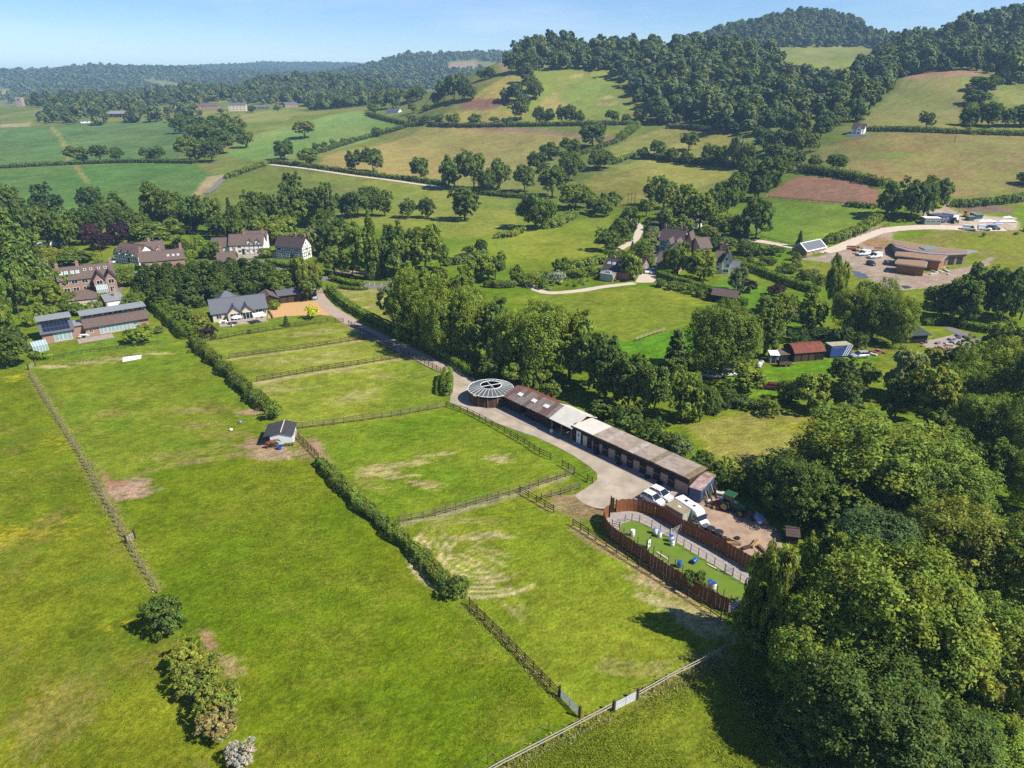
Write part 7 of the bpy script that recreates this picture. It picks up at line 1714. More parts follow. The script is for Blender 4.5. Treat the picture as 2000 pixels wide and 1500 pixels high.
# ------------------------------------------------------------------ hedges
def hedge(label, pxs, w, hgt, leafm, leaf=.16, dens_=46, rough=.25, conv=None, name='hedge', clip=.75):
    conv = conv or (lambda x, y: (x, y))
    pl = smooth_path([G(*conv(*p)) for p in pxs], 8)
    rng = np.random.RandomState(len(label) + int(pl[0].x * 7) % 97)
    seg = np.array([(b_ - a).length for a, b_ in zip(pl, pl[1:])]); cum = np.concatenate([[0], np.cumsum(seg)]); tot = cum[-1]
    PA = np.array([tuple(p) for p in pl])
    n = int(tot * (w + 2 * hgt) * dens_)
    s = rng.rand(n) * tot; i = np.clip(np.searchsorted(cum, s) - 1, 0, len(seg) - 1); f = ((s - cum[i]) / seg[i])[:, None]
    c = PA[i] * (1 - f) + PA[i + 1] * f; dr = unit(PA[i + 1] - PA[i]); nr = np.stack([-dr[:, 1], dr[:, 0], 0 * s], 1)
    th = rng.uniform(-.12, 1.12, n) * math.pi                      # round the section
    e = clip
    cs, sn = np.cos(th), np.sin(th)
    ax = np.sign(cs) * np.abs(cs) ** e; az = np.sign(sn) * np.abs(sn) ** e
    lump = 1 + rough * (2 * vnoise(s / 2.3 + 11, az * 1.5 + 3 + 0 * s) - 1) + rough * .8 * (2 * vnoise(s / .9 + 31, ax * 2 + 9) - 1)
    end = np.minimum(1, np.minimum(s, tot - s) / (w * .5) * .8 + .3)
    rad = lump * end * (.86 + .2 * rng.rand(n))
    top = hgt * .56
    pos = c + nr * (ax * rad * w / 2)[:, None]; pos[:, 2] += np.clip(hgt * .44 + az * top * rad, .02, None)
    nrm = nr * ax[:, None] + np.array([0, 0, 1]) * np.maximum(az, -.1)[:, None] + rng.normal(size=(n, 3)) * .5
    cl = np.floor(s / .8 + ax * 2).astype(int) % 64; ctv = 1 + .18 * rng.normal(size=64); hv = .1 * rng.normal(size=64)
    br = np.clip(ctv[cl] * (1 + .16 * rng.normal(size=n)), .5, 1.6)[:, None]; hvv = hv[cl][:, None]
    me = leaf_mesh(name, pos, nrm, np.full(n, leaf), np.concatenate([br * (1 + hvv), br, br * (1 - hvv)], 1), rng)
    me.materials.append(LM[leafm])
    o = link(name, me); tag(o, label, 'hedge')
    # unseen dark core, added inside the leaves to block light
    b = MB(); hw = w * .3
    for k in range(len(pl) - 1):
        d = (pl[k + 1] - pl[k])
        if cum[k] < w * .6 or tot - cum[k + 1] < w * .6: continue
        if d.length < 1e-4: continue
        nn = Vector((-d.y, d.x, 0)).normalized() * hw; z1 = Vector((0, 0, hgt * .74))
        b.hexa([pl[k] - nn, pl[k + 1] - nn, pl[k + 1] + nn, pl[k] + nn], [pl[k] - nn * .7 + z1, pl[k + 1] - nn * .7 + z1, pl[k + 1] + nn * .7 + z1, pl[k] + nn * .7 + z1])
    b.build('light_block_core', M_CORE, o)
    return o
M_CORE = mat("hedge_light_block", (.020, .024, .010, 1), .95, .3, 4)  # near-black colour of the added light-blocking core inside the hedges
hedge("broad clipped hedge beside the eco house lawn", [(296, 592), (325, 618), (350, 642), (372, 664)], 3.4, 2.6, 'clip', .16, 40, .12, clip=.5)
hedge("loose leafy hedge running from the benches to the field shelter", [(376, 668), (402, 692), (436, 724), (470, 756), (498, 782), (522, 804)], 2.4, 2.0, 'mid', .13, 80, .42)
hedge("dark leafy hedge below the field shelter along the lower paddocks", [(622, 905), (655, 938), (690, 975), (722, 1006), (752, 1030), (790, 1064), (826, 1096), (862, 1140), (876, 1156)], 2.0, 1.6, 'mid', .11, 110, .3)
hedge("long neatly clipped hedge along the right side of the drive", [(644, 566), (656, 582), (676, 598), (700, 614), (730, 630), (770, 650), (820, 674), (872, 702), (918, 732), (926, 740)], 2.4, 2.1, 'clip', .15, 46, .10, clip=.5)
hedge("upright clipped hedge block between the paddock and the drive", [(874, 735), (873, 776)], 2.3, 2.6, 'clip', .15, 60, .12, clip=.45)
hedge("clipped hedge below the poplar beside the lane", [(644, 546), (665, 552), (690, 558), (712, 560)], 2.0, 1.6, 'clip', .18, 34, .12, clip=.5)
hedge("low hedge on the near side of the lane", [(660, 562), (690, 566), (720, 566)], 1.6, 1.0, 'mid', .18, 34, .15)
hedge("clipped hedge before the timber-framed house", [(520, 514), (545, 520), (575, 526)], 2.0, 1.8, 'mid', .2, 30, .12, clip=.5); hedge("clipped garden hedge beside the brick house", [(222, 532), (245, 530), (266, 526)], 2.4, 2.2, 'clip', .2, 30, .12, clip=.5)
hedge("hedge along the lane right of the dormered cottage", [(362, 518), (385, 516), (410, 514)], 2, 1.6, 'mid', .2, 30, .15)
hedge("dark clipped hedge bordering the cottage gardens above the meadow", [(1282, 540), (1310, 550), (1345, 560), (1390, 575), (1430, 590), (1458, 600)], 2.4, 2.2, 'clip', .2, 34, .12, clip=.5)
hedge("yellowish hedge before the orange brick gable", [(1280, 532), (1300, 538), (1312, 544)], 3.5, 2.4, 'bright', .22, 26, .2)
hedge("long clipped hedge behind the white gabled cottage", [(1440, 522), (1470, 530), (1510, 545), (1550, 560), (1600, 575)], 3.0, 2.2, 'clip', .22, 26, .15, clip=.5)
hedge("hedge round the gravel garden", [(1020, 548), (1060, 542), (1110, 538), (1165, 532)], 2.4, 2.0, 'mid', .22, 26, .2); hedge("dark hedge above the round meadow at its left corner", [(945, 560), (975, 562), (1010, 560)], 2.4, 2.2, 'dark', .22, 26, .2)
hedge("pale green hedge between the white track and the timbered house", [(1262, 500), (1270, 470), (1278, 445), (1270, 432)], 4.5, 2.2, 'pale', .26, 16, .3)
hedge("clipped hedge at the right beside the scrapyard lane", [(1850, 632), (1880, 640), (1920, 648), (1950, 650)], 2.4, 2.0, 'clip', .2, 30, .12, clip=.5); hedge("low hedge left of the scrapyard lane", [(1805, 636), (1830, 630), (1850, 628)], 3, 2.2, 'bright', .22, 26, .3)
hedge("bushy hedge rising from the cabin along the site track", [(1612, 478), (1640, 468), (1675, 456), (1700, 440), (1725, 425)], 4.5, 3.0, 'mid', .3, 12, .4)
hedge("low clipped hedges of the kitchen garden by the greenhouse", [(62, 694), (80, 702), (104, 698)], 2.0, 1.2, 'clip', .16, 36, .15, clip=.5)
for lab, ps, w, hh, lm_ in [
    ("hedge dividing the two green crop fields", [(-60, 332), (0, 329), (140, 322), (260, 318), (385, 320)], 3, 2.6, 'dark'), ("clipped hedge slanting up to the lane bend", [(440, 350), (480, 336), (521, 322)], 4, 2.6, 'dark'),
    ("hedge along the lane below the tan hay field", [(526, 318), (600, 327), (660, 335), (745, 347), (800, 353), (872, 363)], 3.5, 2.4, 'dark'), ("hedge between the pale field and the tan hay field", [(622, 300), (700, 275), (790, 250), (830, 245)], 4, 3, 'dark'),
    ("hedge along the top of the pale green field", [(716, 224), (760, 236), (800, 246)], 4, 3, 'dark'), ("hedge at the foot of the grassy hill", [(835, 246), (900, 248), (980, 247), (1100, 246), (1240, 243)], 4, 3, 'wood'),
    ("thick clipped hedge climbing beside the gold field", [(1207, 278), (1228, 262), (1246, 246)], 6, 4.5, 'mid'), ("hedge up the left edge of the gold field", [(1130, 304), (1170, 290), (1207, 278)], 4, 2.6, 'dark'),
    ("hedge between the gold field and the hayfield", [(1196, 322), (1220, 312), (1246, 304)], 4, 2.6, 'mid'), ("hedge along the top of the hayfield", [(1246, 308), (1300, 314), (1380, 322), (1450, 328)], 4, 3.4, 'dark'),
    ("dark hedge above the ploughed field", [(1560, 334), (1600, 340), (1660, 350), (1735, 368)], 5, 3.6, 'dark'), ("hedge between the two right-hand fields", [(1690, 256), (1740, 256), (1800, 258), (1900, 262), (2060, 266)], 4, 2.6, 'dark'),
    ("hedge behind the site cabins", [(1856, 404), (1900, 402), (1950, 398), (2040, 386)], 4, 2.8, 'dark'), ("hedge below the dark clump in the pasture", [(920, 378), (980, 384), (1030, 388)], 3, 2.2, 'dark'),
    ("short hedge remnant in the pasture", [(966, 466), (995, 462), (1022, 452)], 3.5, 2.2, 'mid'), ("hedge along the top of the pasture", [(1060, 448), (1090, 440), (1120, 425)], 5, 3, 'mid'),
    ("hedge bordering the pasture above the barn house", [(870, 520), (920, 510), (950, 498)], 3.5, 2.6, 'dark'), ("low hedge at the right end of the green field", [(1650, 402), (1712, 408)], 3, 2, 'dark'), ("hedge between pasture and gardens", [(1110, 530), (1150, 520), (1185, 512)], 4, 2.6, 'mid'),
    ("hedge across the hill below the oak row", [(1300, 250), (1340, 252), (1400, 258)], 4, 3, 'wood'), ("hedge of the upper right field", [(1890, 250), (1900, 200), (1910, 185)], 5, 3, 'dark')]:
    hedge(lab, ps, w, hh, lm_, .42, 4.6, .55)
# ------------------------------------------------------------------ standing grass along fences and in the rough meadow
def tufts(name, label, where, n, hgt, cols, seed, spread=1.0):
    """blades standing on the ground: along pixel paths (list, width m) or inside a pixel polygon"""
    rng = np.random.RandomState(seed); P2 = []
    for kind, ps, wd, share in where:
        k = int(n * share)
        if kind == 'line':
            pl = np.array([tuple(G(*p))[:2] for p in ps]); sg = np.hypot(*(pl[1:] - pl[:-1]).T); cu = np.concatenate([[0], np.cumsum(sg)])
            s = rng.rand(k) * cu[-1]; i = np.clip(np.searchsorted(cu, s) - 1, 0, len(sg) - 1); f = ((s - cu[i]) / sg[i])[:, None]
            P2.append(pl[i] * (1 - f) + pl[i + 1] * f + rng.normal(size=(k, 2)) * wd)
        else:
            poly = px_poly(ps); mn, mx_ = poly.min(0), poly.max(0); q = rng.rand(k * 3, 2) * (mx_ - mn) + mn
            q = q[inside_sd(q[:, 0], q[:, 1], poly) > 0]; q = q[fbm(q[:, 0], q[:, 1], 6, 3) + rng.rand(len(q)) * .35 > .6]; P2.append(q[:k])
    xy = np.concatenate(P2); m = len(xy); h = hgt * (.5 + .8 * rng.rand(m))
    pos = np.stack([xy[:, 0], xy[:, 1], h * .45], 1); nrm = rng.normal(size=(m, 3)); nrm[:, 2] = .5
    c = np.array(cols)[rng.randint(0, len(cols), m)] * (1 + .2 * rng.normal(size=(m, 1)))
    me = leaf_mesh(name, pos, nrm, h * .5, np.clip(c, .01, 2), rng, 1.0, 1.2, .3); me.materials.append(LM_GR)
    return tag(link(name, me), label, None, None, 'stuff')
LM_GR = leaf_mat("grass_blades", (1, 1, 1, 1), .25, .0)
tufts('dry_grass', "tall dry grass along the field fences", [('line', [(60, 728), (103, 801), (147, 870), (188, 942), (219, 999), (248, 1055), (306, 1154)], .55, .34), ('line', [(1250, 1372), (1330, 1334), (1411, 1288)], .8, .12), ('line', [(917, 1187), (979, 1248), (1042, 1313), (1091, 1364)], .4, .1),
    ('line', [(100, 712), (180, 704), (300, 688)], .6, .12), ('line', [(930, 1532), (990, 1498), (1098, 1443), (1196, 1391)], .45, .1), ('line', [(560, 834), (601, 876), (625, 900)], .6, .08)], 15000, .27, [(.36, .30, .13), (.30, .27, .10), (.24, .26, .06), (.20, .25, .04)], 1)
tufts('meadow_grass', "rough standing grass of the foreground meadows", [('poly', [(-60, 760), (60, 740), (147, 880), (219, 1010), (304, 1160), (330, 1280), (400, 1420), (470, 1520), (-100, 1520)], 0, .42), ('poly', [(960, 1520), (1150, 1420), (1250, 1380), (1405, 1300), (1480, 1420), (1560, 1520)], 0, .25), ('poly', [(330, 950), (520, 900), (640, 930), (860, 1160), (1080, 1390), (940, 1500), (540, 1500), (420, 1240)], 0, .33)],
    70000, .2, [(.17, .24, .015), (.21, .25, .02), (.13, .20, .01), (.26, .25, .03)], 2)
tufts('edge_grass', "long shaded grass at the foot of the big trees", [('poly', [(1415, 1290), (1470, 1330), (1560, 1440), (1640, 1520), (1560, 1520), (1470, 1410)], 0, 1.0)], 9000, .45, [(.16, .22, .03), (.25, .25, .06), (.12, .18, .02)], 3)
# ------------------------------------------------------------------ woods on the hills: one mass each, trees scattered by geometry nodes
def wood_proto(name, seed, W, H, clumps, per, leaf):
    me, tm, _, _ = crown(name, seed, W, H, .02, 5, clumps, per, leaf, 'round', 1.3, .25, .1)
    o = bpy.data.objects.new(name, me)
    return o
wcol = bpy.data.collections.new("wood_tree_shapes")     # shapes scattered by the woods below; never placed on their own
for s_ in range(4):
    o_ = wood_proto("wood_tree_%d" % s_, 40 + s_, 12, 12.5, 120, 16, .8); o_.data.materials.clear(); o_.data.materials.append(LM['wood']); wcol.objects.link(o_)
wfar = bpy.data.collections.new("far_tree_shapes")
for s_ in range(3):
    o_ = wood_proto("far_tree_%d" % s_, 60 + s_, 14, 12, 36, 10, 1.9); o_.data.materials.clear(); o_.data.materials.append(LM['wood']); wfar.objects.link(o_)
def scatter_group(col):
    ng = bpy.data.node_groups.new("scatter_" + col.name, 'GeometryNodeTree')
    ng.interface.new_socket('Geometry', in_out='INPUT', socket_type='NodeSocketGeometry')
    ng.interface.new_socket('Geometry', in_out='OUTPUT', socket_type='NodeSocketGeometry')
    N, L = ng.nodes.new, ng.links.new
    i = N('NodeGroupInput'); o = N('NodeGroupOutput')
    ci = N('GeometryNodeCollectionInfo'); ci.inputs['Collection'].default_value = col
    ci.inputs['Separate Children'].default_value = True; ci.inputs['Reset Children'].default_value = True
    ip = N('GeometryNodeInstanceOnPoints'); ip.inputs['Pick Instance'].default_value = True
    def attr(nm, ty):
        a = N('GeometryNodeInputNamedAttribute'); a.data_type = ty; a.inputs['Name'].default_value = nm; return a.outputs['Attribute']
    L(i.outputs[0], ip.inputs['Points']); L(ci.outputs[0], ip.inputs['Instance'])
    L(attr('pick', 'INT'), ip.inputs['Instance Index']); L(attr('siz', 'FLOAT_VECTOR'), ip.inputs['Scale']); L(attr('rot', 'FLOAT_VECTOR'), ip.inputs['Rotation'])
    L(ip.outputs[0], o.inputs[0])
    return ng
SG_NEAR, SG_FAR = scatter_group(wcol), scatter_group(wfar)
def point_in(px, py, poly):
    ins = np.zeros(px.shape, bool)
    for k in range(len(poly)):
        x0, y0 = poly[k]; x1, y1 = poly[(k + 1) % len(poly)]
        c = ((y0 > py) != (y1 > py)); ins ^= c & (px < x0 + (py - y0) * (x1 - x0) / ((y1 - y0) or 1e-9))
    return ins
def wood(name, label, area, poly, dist, step, size, ng, seed, holes=(), nshape=4, every=False):
    """area: world box to scan; poly: outline of the wood's floor in pixels; dist: range of distances"""
    rng = np.random.RandomState(seed)
    xs = np.arange(area[0], area[1], step); ys = np.arange(area[2], area[3], step)
    X, Y = np.meshgrid(xs, ys); X = X + rng.uniform(-.45, .45, X.shape) * step; Y = Y + rng.uniform(-.45, .45, X.shape) * step
    X = X.ravel(); Y = Y.ravel(); Z = height_np(X, Y)
    fwd = Y * cp - (Z - CAM_H) * sp; dn = -Y * sp - (Z - CAM_H) * cp
    px = 1000 + FPX * X / fwd; py = 750 + FPX * dn / fwd
    ok = (fwd > dist[0]) & (fwd < dist[1]) & (px > -260) & (px < 2260)
    ok &= point_in(px, py, poly) if poly is not None else True
    for h in holes: ok &= ~point_in(px, py, h)
    X, Y, Z = X[ok], Y[ok], Z[ok]; n = len(X)
    me = bpy.data.meshes.new(name); me.vertices.add(n)
    me.vertices.foreach_set('co', np.stack([X, Y, Z - .3], 1).ravel().astype(np.float32))
    a = me.attributes.new('pick', 'INT', 'POINT'); a.data.foreach_set('value', rng.randint(0, nshape, n).astype(np.int32))
    s = size * (.55 + 1.05 * rng.rand(n) ** 1.7); hh = s * rng.uniform(.85, 1.25, n)
    a = me.attributes.new('siz', 'FLOAT_VECTOR', 'POINT'); a.data.foreach_set('vector', np.stack([s, s, hh], 1).ravel().astype(np.float32))
    a = me.attributes.new('rot', 'FLOAT_VECTOR', 'POINT'); a.data.foreach_set('vector', np.stack([0 * s, 0 * s, rng.uniform(0, 6.28, n)], 1).ravel().astype(np.float32))
    me.update()
    o = link(name, me); md = o.modifiers.new("scatter", 'NODES'); md.node_group = ng
    tag(o, label, None, None, 'stuff')
    return o
HOLE = [[(1560, 198), (1642, 184), (1640, 206), (1580, 212)], [(1524, 93), (1700, 93), (1680, 130), (1560, 134)]]
wood('hill_wood', "dense broadleaf wood covering the slope right of the grassy hill", (0, 420, 480, 900),
     [(1048, 134), (1060, 138), (1190, 140), (1248, 212), (1290, 246), (1340, 238), (1420, 262), (1560, 270), (1640, 262), (1650, 246), (1600, 214), (1650, 180), (1690, 165), (1640, 166), (1570, 152), (1500, 126), (1450, 106), (1340, 96), (1200, 100), (1060, 98), (1000, 112)], (480, 960), 9.6, 1.05, SG_NEAR, 1, HOLE)
wood('peak_wood', "wood capping the pointed hill on the skyline", (150, 800, 780, 1600), [(1310, 100), (1330, 70), (1400, 30), (1550, -5), (1650, 15), (1740, 55), (1745, 92), (1690, 96), (1530, 96), (1420, 100)], (900, 1600), 10.5, 1.1, SG_NEAR, 2, [HOLE[1]])
wood('ridge_wood', "dense wood on the right-hand ridge", (220, 760, 440, 950), [(1650, 160), (1700, 132), (1740, 96), (1850, 66), (2000, 14), (2260, 0), (2260, 175), (1960, 170), (1935, 145), (1890, 138), (1780, 145), (1748, 165), (1715, 200), (1680, 240), (1650, 248), (1610, 214), (1650, 182), (1640, 150)], (440, 980), 9.8, 1.08, SG_NEAR, 3)
wood('valley_wood', "dark wooded hill left of the grassy one", (-560, -100, 820, 1600), [(450, 194), (480, 180), (500, 165), (600, 140), (720, 150), (780, 186), (745, 208), (640, 226), (605, 216), (592, 203), (520, 197)], (840, 1500), 11, .95, SG_NEAR, 4)
wood('farm_wood', "belt of trees around the distant farm and church", (-1300, -250, 700, 1800),
     [(70, 243), (95, 212), (0, 200), (-100, 200), (-100, 188), (300, 182), (470, 180), (600, 196), (560, 208), (430, 199), (345, 214), (400, 232), (330, 240), (285, 240), (200, 246)], (760, 2200), 15, 1.0, SG_NEAR, 5, [[(300, 207), (600, 206), (600, 226), (300, 232)], [(205, 218), (250, 218), (250, 246), (205, 248)], [(150, 232), (182, 232), (182, 250), (150, 250)], [(28, 196), (48, 196), (48, 216), (28, 216)]])
wood('far_hill_wood', "blue-hazed woods on the far hills along the left skyline", (-3200, 400, 1500, 5400), [(-260, 100), (1000, 90), (1000, 165), (760, 190), (700, 168), (480, 190), (460, 196), (300, 194), (-260, 198)], (1500, 5600), 17, 1.0, SG_FAR, 6,
     [[(872, 121), (935, 116), (990, 128), (990, 140), (878, 138)], [(265, 150), (305, 156), (390, 168), (395, 182), (330, 176), (275, 164)], [(155, 186), (265, 182), (265, 194), (155, 196)], [(-20, 172), (22, 172), (22, 187), (-20, 187)]], 3)
# ------------------------------------------------------------------ vehicles
M_TYRE = mat("tyre_rubber", (.018, .018, .018, 1), .85, .1, 5)
M_RIM = mat("alloy_rim", lin(190, 190, 194, .6), .35, .05, 3, 0, .6)
M_CGLASS = glass("car_glass", (.012, .015, .018, 1), .04)
M_LAMP = glass("lamp_glass", lin(230, 232, 236, .8), .08)
M_TAIL = glass("tail_lamp", (.35, .01, .01, 1), .15)
M_TRIM = mat("black_trim", (.02, .02, .022, 1), .6, .1, 3)
def paint(name, c): return mat("paint_" + name, lin(*c), .28, .02, 1, spec=.6)
def wheel(parent, x, y, r, w=.2, rim=None):
    side = 1 if y > 0 else -1
    o = MB().tube((x, y - w / 2, r), (x, y + w / 2, r), r, n=20).build('wheel', M_TYRE, parent)
    MB().tube((x, y + side * (w / 2 + .003), r), (x, y + side * (w / 2 + .02), r), r * .62, n=16).build('rim', rim or M_RIM, o)
def loft(b, secs):
    """sections of equal point counts joined into a skin"""
    n = len(secs[0]); k = len(b.v)
    for s in secs: b.v += [tuple(p) for p in s]
    for i in range(len(secs) - 1):
        for j in range(n):
            m_ = (j + 1) % n; b.f.append((k + i * n + j, k + i * n + m_, k + (i + 1) * n + m_, k + (i + 1) * n + j))
    b.f.append(tuple(k + j for j in range(n - 1, -1, -1))); b.f.append(tuple(k + (len(secs) - 1) * n + j for j in range(n)))
    return b
def sec(x, hw, z0, z1, top):
    """car cross-section: sill, side, shoulder"""
    return [(x, -hw * .92, z0), (x, hw * .92, z0), (x, hw, z0 + .18), (x, hw * .99, z1 - .12), (x, hw * top, z1), (x, -hw * top, z1), (x, -hw * .99, z1 - .12), (x, -hw, z0 + .18)]
def car(label, p, rz, pm, L=4.2, W=1.78, H=1.5, kind='hatch', group=None, name='parked_car', z=0.03):
    root = thing(name, label, 'van' if kind == 'van' else 'car', (p.x, p.y, p.z + z), rz, group)
    h = W / 2; zb = .26
    if kind == 'van': prof = [(-L / 2, .98, .95), (-L / 2 + .1, 1.02, 1), (0, 1.04, 1), (L * .22, 1.02, 1), (L * .36, .96, .96), (L * .47, .82, .9), (L / 2, .62, .8)]
    else: prof = [(-L / 2, .72, .86), (-L / 2 + .15, .90, .95), (-L * .2, .94, 1), (L * .1, .92, 1), (L * .2, .90, .98), (L * .40, .78, .93), (L * .48, .62, .84), (L / 2, .48, .74)]
    loft(MB(), [sec(x, h * k, zb, z, .88) for x, z, k in prof]).build('body', pm, root, smooth=False)
    if kind == 'van': cab = [(-L / 2 + .03, 1.0, .95, .95), (-L / 2 + .12, H, .88, .86), (L * .12, H, .88, .86), (L * .34, .98, .9, .9)]
    else: cab = [(-L * .485, .90, .9, .9), (-L * .37, H - .06, .78, .74), (-L * .08, H, .78, .74), (L * .07, H - .05, .78, .74), (L * .26, .88, .9, .88)]
    g = MB(); k = []
    for x, z, wb, wt in cab: k.append([(x, -h * wb, .86), (x, h * wb, .86), (x, h * wt, z), (x, -h * wt, z)])
    loft(g, k).build('window', M_CGLASS if kind != 'van' else pm, root)
    r = MB(); i0, i1 = (1, 2) if kind == 'van' else (1, 3)
    x0, x1 = cab[i0][0], cab[i1][0]; t = h * (.86 if kind == 'van' else .75)
    r.hexa([(x0, -t, H - .05), (x1, -t, H - .06), (x1, t, H - .06), (x0, t, H - .05)], [(x0, -t * .95, H + .02), (x1, -t * .95, H - .01), (x1, t * .95, H - .01), (x0, t * .95, H + .02)]).build('roof', pm, root)
    if kind == 'van':
        MB().hexa([(L * .14, -h * .8, H - .12), (L * .34, -h * .86, 1.0), (L * .34, h * .86, 1.0), (L * .14, h * .8, H - .12)], [(L * .15, -h * .8, H - .08), (L * .36, -h * .86, 1.04), (L * .36, h * .86, 1.04), (L * .15, h * .8, H - .08)]).build('windscreen', M_CGLASS, root)
        for s in (-1, 1): MB().box(L * .02, L * .22, s * h * .93 - .02, s * h * .93 + .02, 1.02, H - .25).build('side_window', M_CGLASS, root)
    else:
        for s in (-1, 1):
            for a in (.07, -.37, -.14):
                MB().tube((L * (a + (.18 if a > 0 else -.1 if a < -.3 else 0)), s * h * .9, .88), (L * a, s * h * .77, H - .08), .035, n=5).build('pillar', pm, root)
    for s in (-1, 1):
        for x in (-L * .30, L * .31): wheel(root, x, s * (h - .1), .32)
        MB().box(L * .455, L * .49, s * h * .62 - .16, s * h * .62 + .16, .56, .68).build('headlight', M_LAMP, root)
        MB().box(-L / 2 - .02, -L / 2 + .05, s * h * .66 - .12, s * h * .66 + .12, .62, .86).build('tail_light', M_TAIL, root)
        MB().box(L * .19, L * .24, s * (h + .08) - .07, s * (h + .08) + .07, .9, 1.02).build('mirror', pm, root)
    MB().box(L / 2 - .04, L / 2 + .015, -h * .4, h * .4, .38, .5).build('grille', M_TRIM, root)
    MB().box(L / 2 + .016, L / 2 + .026, -.26, .26, .32, .42).build('number_plate', M_FRAME, root)
    return root
def pcar(label, back, front, conv, pm, **k):
    a, b_ = G(*conv(*back)), G(*conv(*front)); return car(label, (a + b_) / 2, math.atan2(b_.y - a.y, b_.x - a.x), pm, **k)
PW, PS, PN, PB, PG = paint('white', (236, 238, 240, .8)), paint('silver', (190, 194, 200, .6)), paint('navy', (50, 64, 104, .5)), paint('blue', (60, 100, 170, .5)), paint('grey', (120, 122, 126, .5))
pcar("white hatchback nearest the palisade in the yard", (838, 290), (958, 350), c6, PW, L=3.75, W=1.66, H=1.42)
pcar("white car parked behind the hatchback in the yard", (900, 256), (1018, 314), c6, PW, L=3.9, W=1.7, H=1.45)
pcar("silver car at the end of the garage block by the drive", (1262, 795), (1256, 825), c2, PS)
pcar("pale blue car beside the black gabled house", (858, 438), (896, 466), c1, paint('pale_blue', (190, 206, 216, .6)))
pcar("dark car on the drive of the brick house", (1000, 600), (1030, 640), c1, PG); pcar("red-brown car by the cypress row", (1090, 620), (1110, 640), c1, paint('maroon', (120, 50, 44, .5)))
pcar("white car left of the pair on the gravel by the brick cottages", (700, 660), (690, 705), z3, PW); pcar("silver car right of the pair on the gravel by the brick cottages", (770, 670), (760, 715), z3, PS)
pcar("silver hatchback beside the blue lorry body", (1745, 478), (1560, 492), zr, PS)
pcar("white car half hidden at the left edge of the small green", (1502, 1345), (1600, 1352), c3, PW); pcar("second white car right of the half hidden one on the small green", (1640, 1340), (1722, 1332), c3, PW)
pcar("derelict maroon and white car on the small green", (505, 432), (435, 425), b2, paint('maroon', (120, 50, 44, .5)), H=1.3)
pcar("white van nearest the cabins on the site", (1060, 545), (1230, 568), zs, PW, L=5.0, W=1.95, H=2.0, kind='van', name='parked_van'); pcar("white van in the middle of the site car park", (1295, 548), (1450, 562), zs, PW, L=4.8, W=1.9, H=1.95, kind='van', name='parked_van')
pcar("blue car right of the site vans", (1420, 530), (1530, 548), zs, PB); pcar("pale blue car at the right end of the site car park", (1500, 528), (1590, 545), zs, paint('pale_blue', (190, 206, 216, .6)))
pcar("white van on the building site beside the pavilions", (1080, 490), (985, 500), c4, PW, L=5.2, W=1.95, H=2.1, kind='van', name='parked_van'); pcar("white flatbed van left on the building site", (985, 470), (905, 478), c4, PW, L=5.0, W=1.9, H=1.9, kind='van', name='parked_van')
pcar("small dark blue car on the building site", (985, 545), (1022, 558), c4, PN, L=3.6)
# ---- motorhome
a, b_ = P(*zt(95, 672), 2.75), P(*zt(430, 892), 2.75); d = (b_ - a); d.z = 0; d.normalize()
root = thing('motorhome', "white motorhome parked behind the palisade", 'motorhome', (a.x, a.y, .03), math.atan2(d.y, d.x)); root.scale = (.86, .86, .86)
hw = 1.02
loft(MB(), [[(x, -hw * k, zb), (x, hw * k, zb), (x, hw * k, zt_ - .15), (x, hw * k * .9, zt_), (x, -hw * k * .9, zt_), (x, -hw * k, zt_ - .15)] for x, k, zb, zt_ in ((-.5, .97, .4, 2.72), (-.35, 1, .35, 2.8), (3.9, 1, .35, 2.85), (4.6, .96, .4, 2.65), (5.0, .92, .45, 2.2))]).build('body', PW, root)
loft(MB(), [[(x, -hw * .9, .4), (x, hw * .9, .4), (x, hw * .9, z * .8), (x, hw * .8, z), (x, -hw * .8, z), (x, -hw * .9, z * .8)] for x, z in ((5.01, 1.5), (5.5, 1.28), (6.0, 1.1), (6.1, .7))]).build('bonnet', PW, root)
MB().hexa([(4.62, -.92, 2.3), (5.45, -.95, 1.32), (5.45, .95, 1.32), (4.62, .92, 2.3)], [(4.7, -.92, 2.34), (5.52, -.95, 1.36), (5.52, .95, 1.36), (4.7, .92, 2.34)]).build('windscreen', M_CGLASS, root)
for s in (-1, 1):
    MB().box(4.2, 4.95, s * 1.08 - .03, s * 1.08 + .03, 1.35, 2.0).build('cab_window', M_CGLASS, root)
    for x in (.6, 2.2): MB().box(x, x + .9, s * 1.105 - .015, s * 1.105 + .015, 1.5, 2.0).build('side_window', M_CGLASS, root)
    for x in (.9, 5.0): wheel(root, x, s * .98, .34)
    MB().box(6.06, 6.13, s * .75 - .18, s * .75 + .18, .72, .92).build('headlight', M_LAMP, root); MB().box(5.0, 5.15, s * 1.25 - .1, s * 1.25 + .1, 1.5, 1.8).build('mirror', M_TRIM, root)
MB().box(1.2, 1.7, -.25, .25, 2.86, 2.93).build('roof_vent', M_CGLASS, root); MB().box(3.1, 3.5, -.2, .2, 2.87, 2.93).build('roof_vent', M_TRIM, root); MB().box(-.3, .6, -.9, .9, 2.8, 2.82).build('roof_panel', M_FRAME, root)
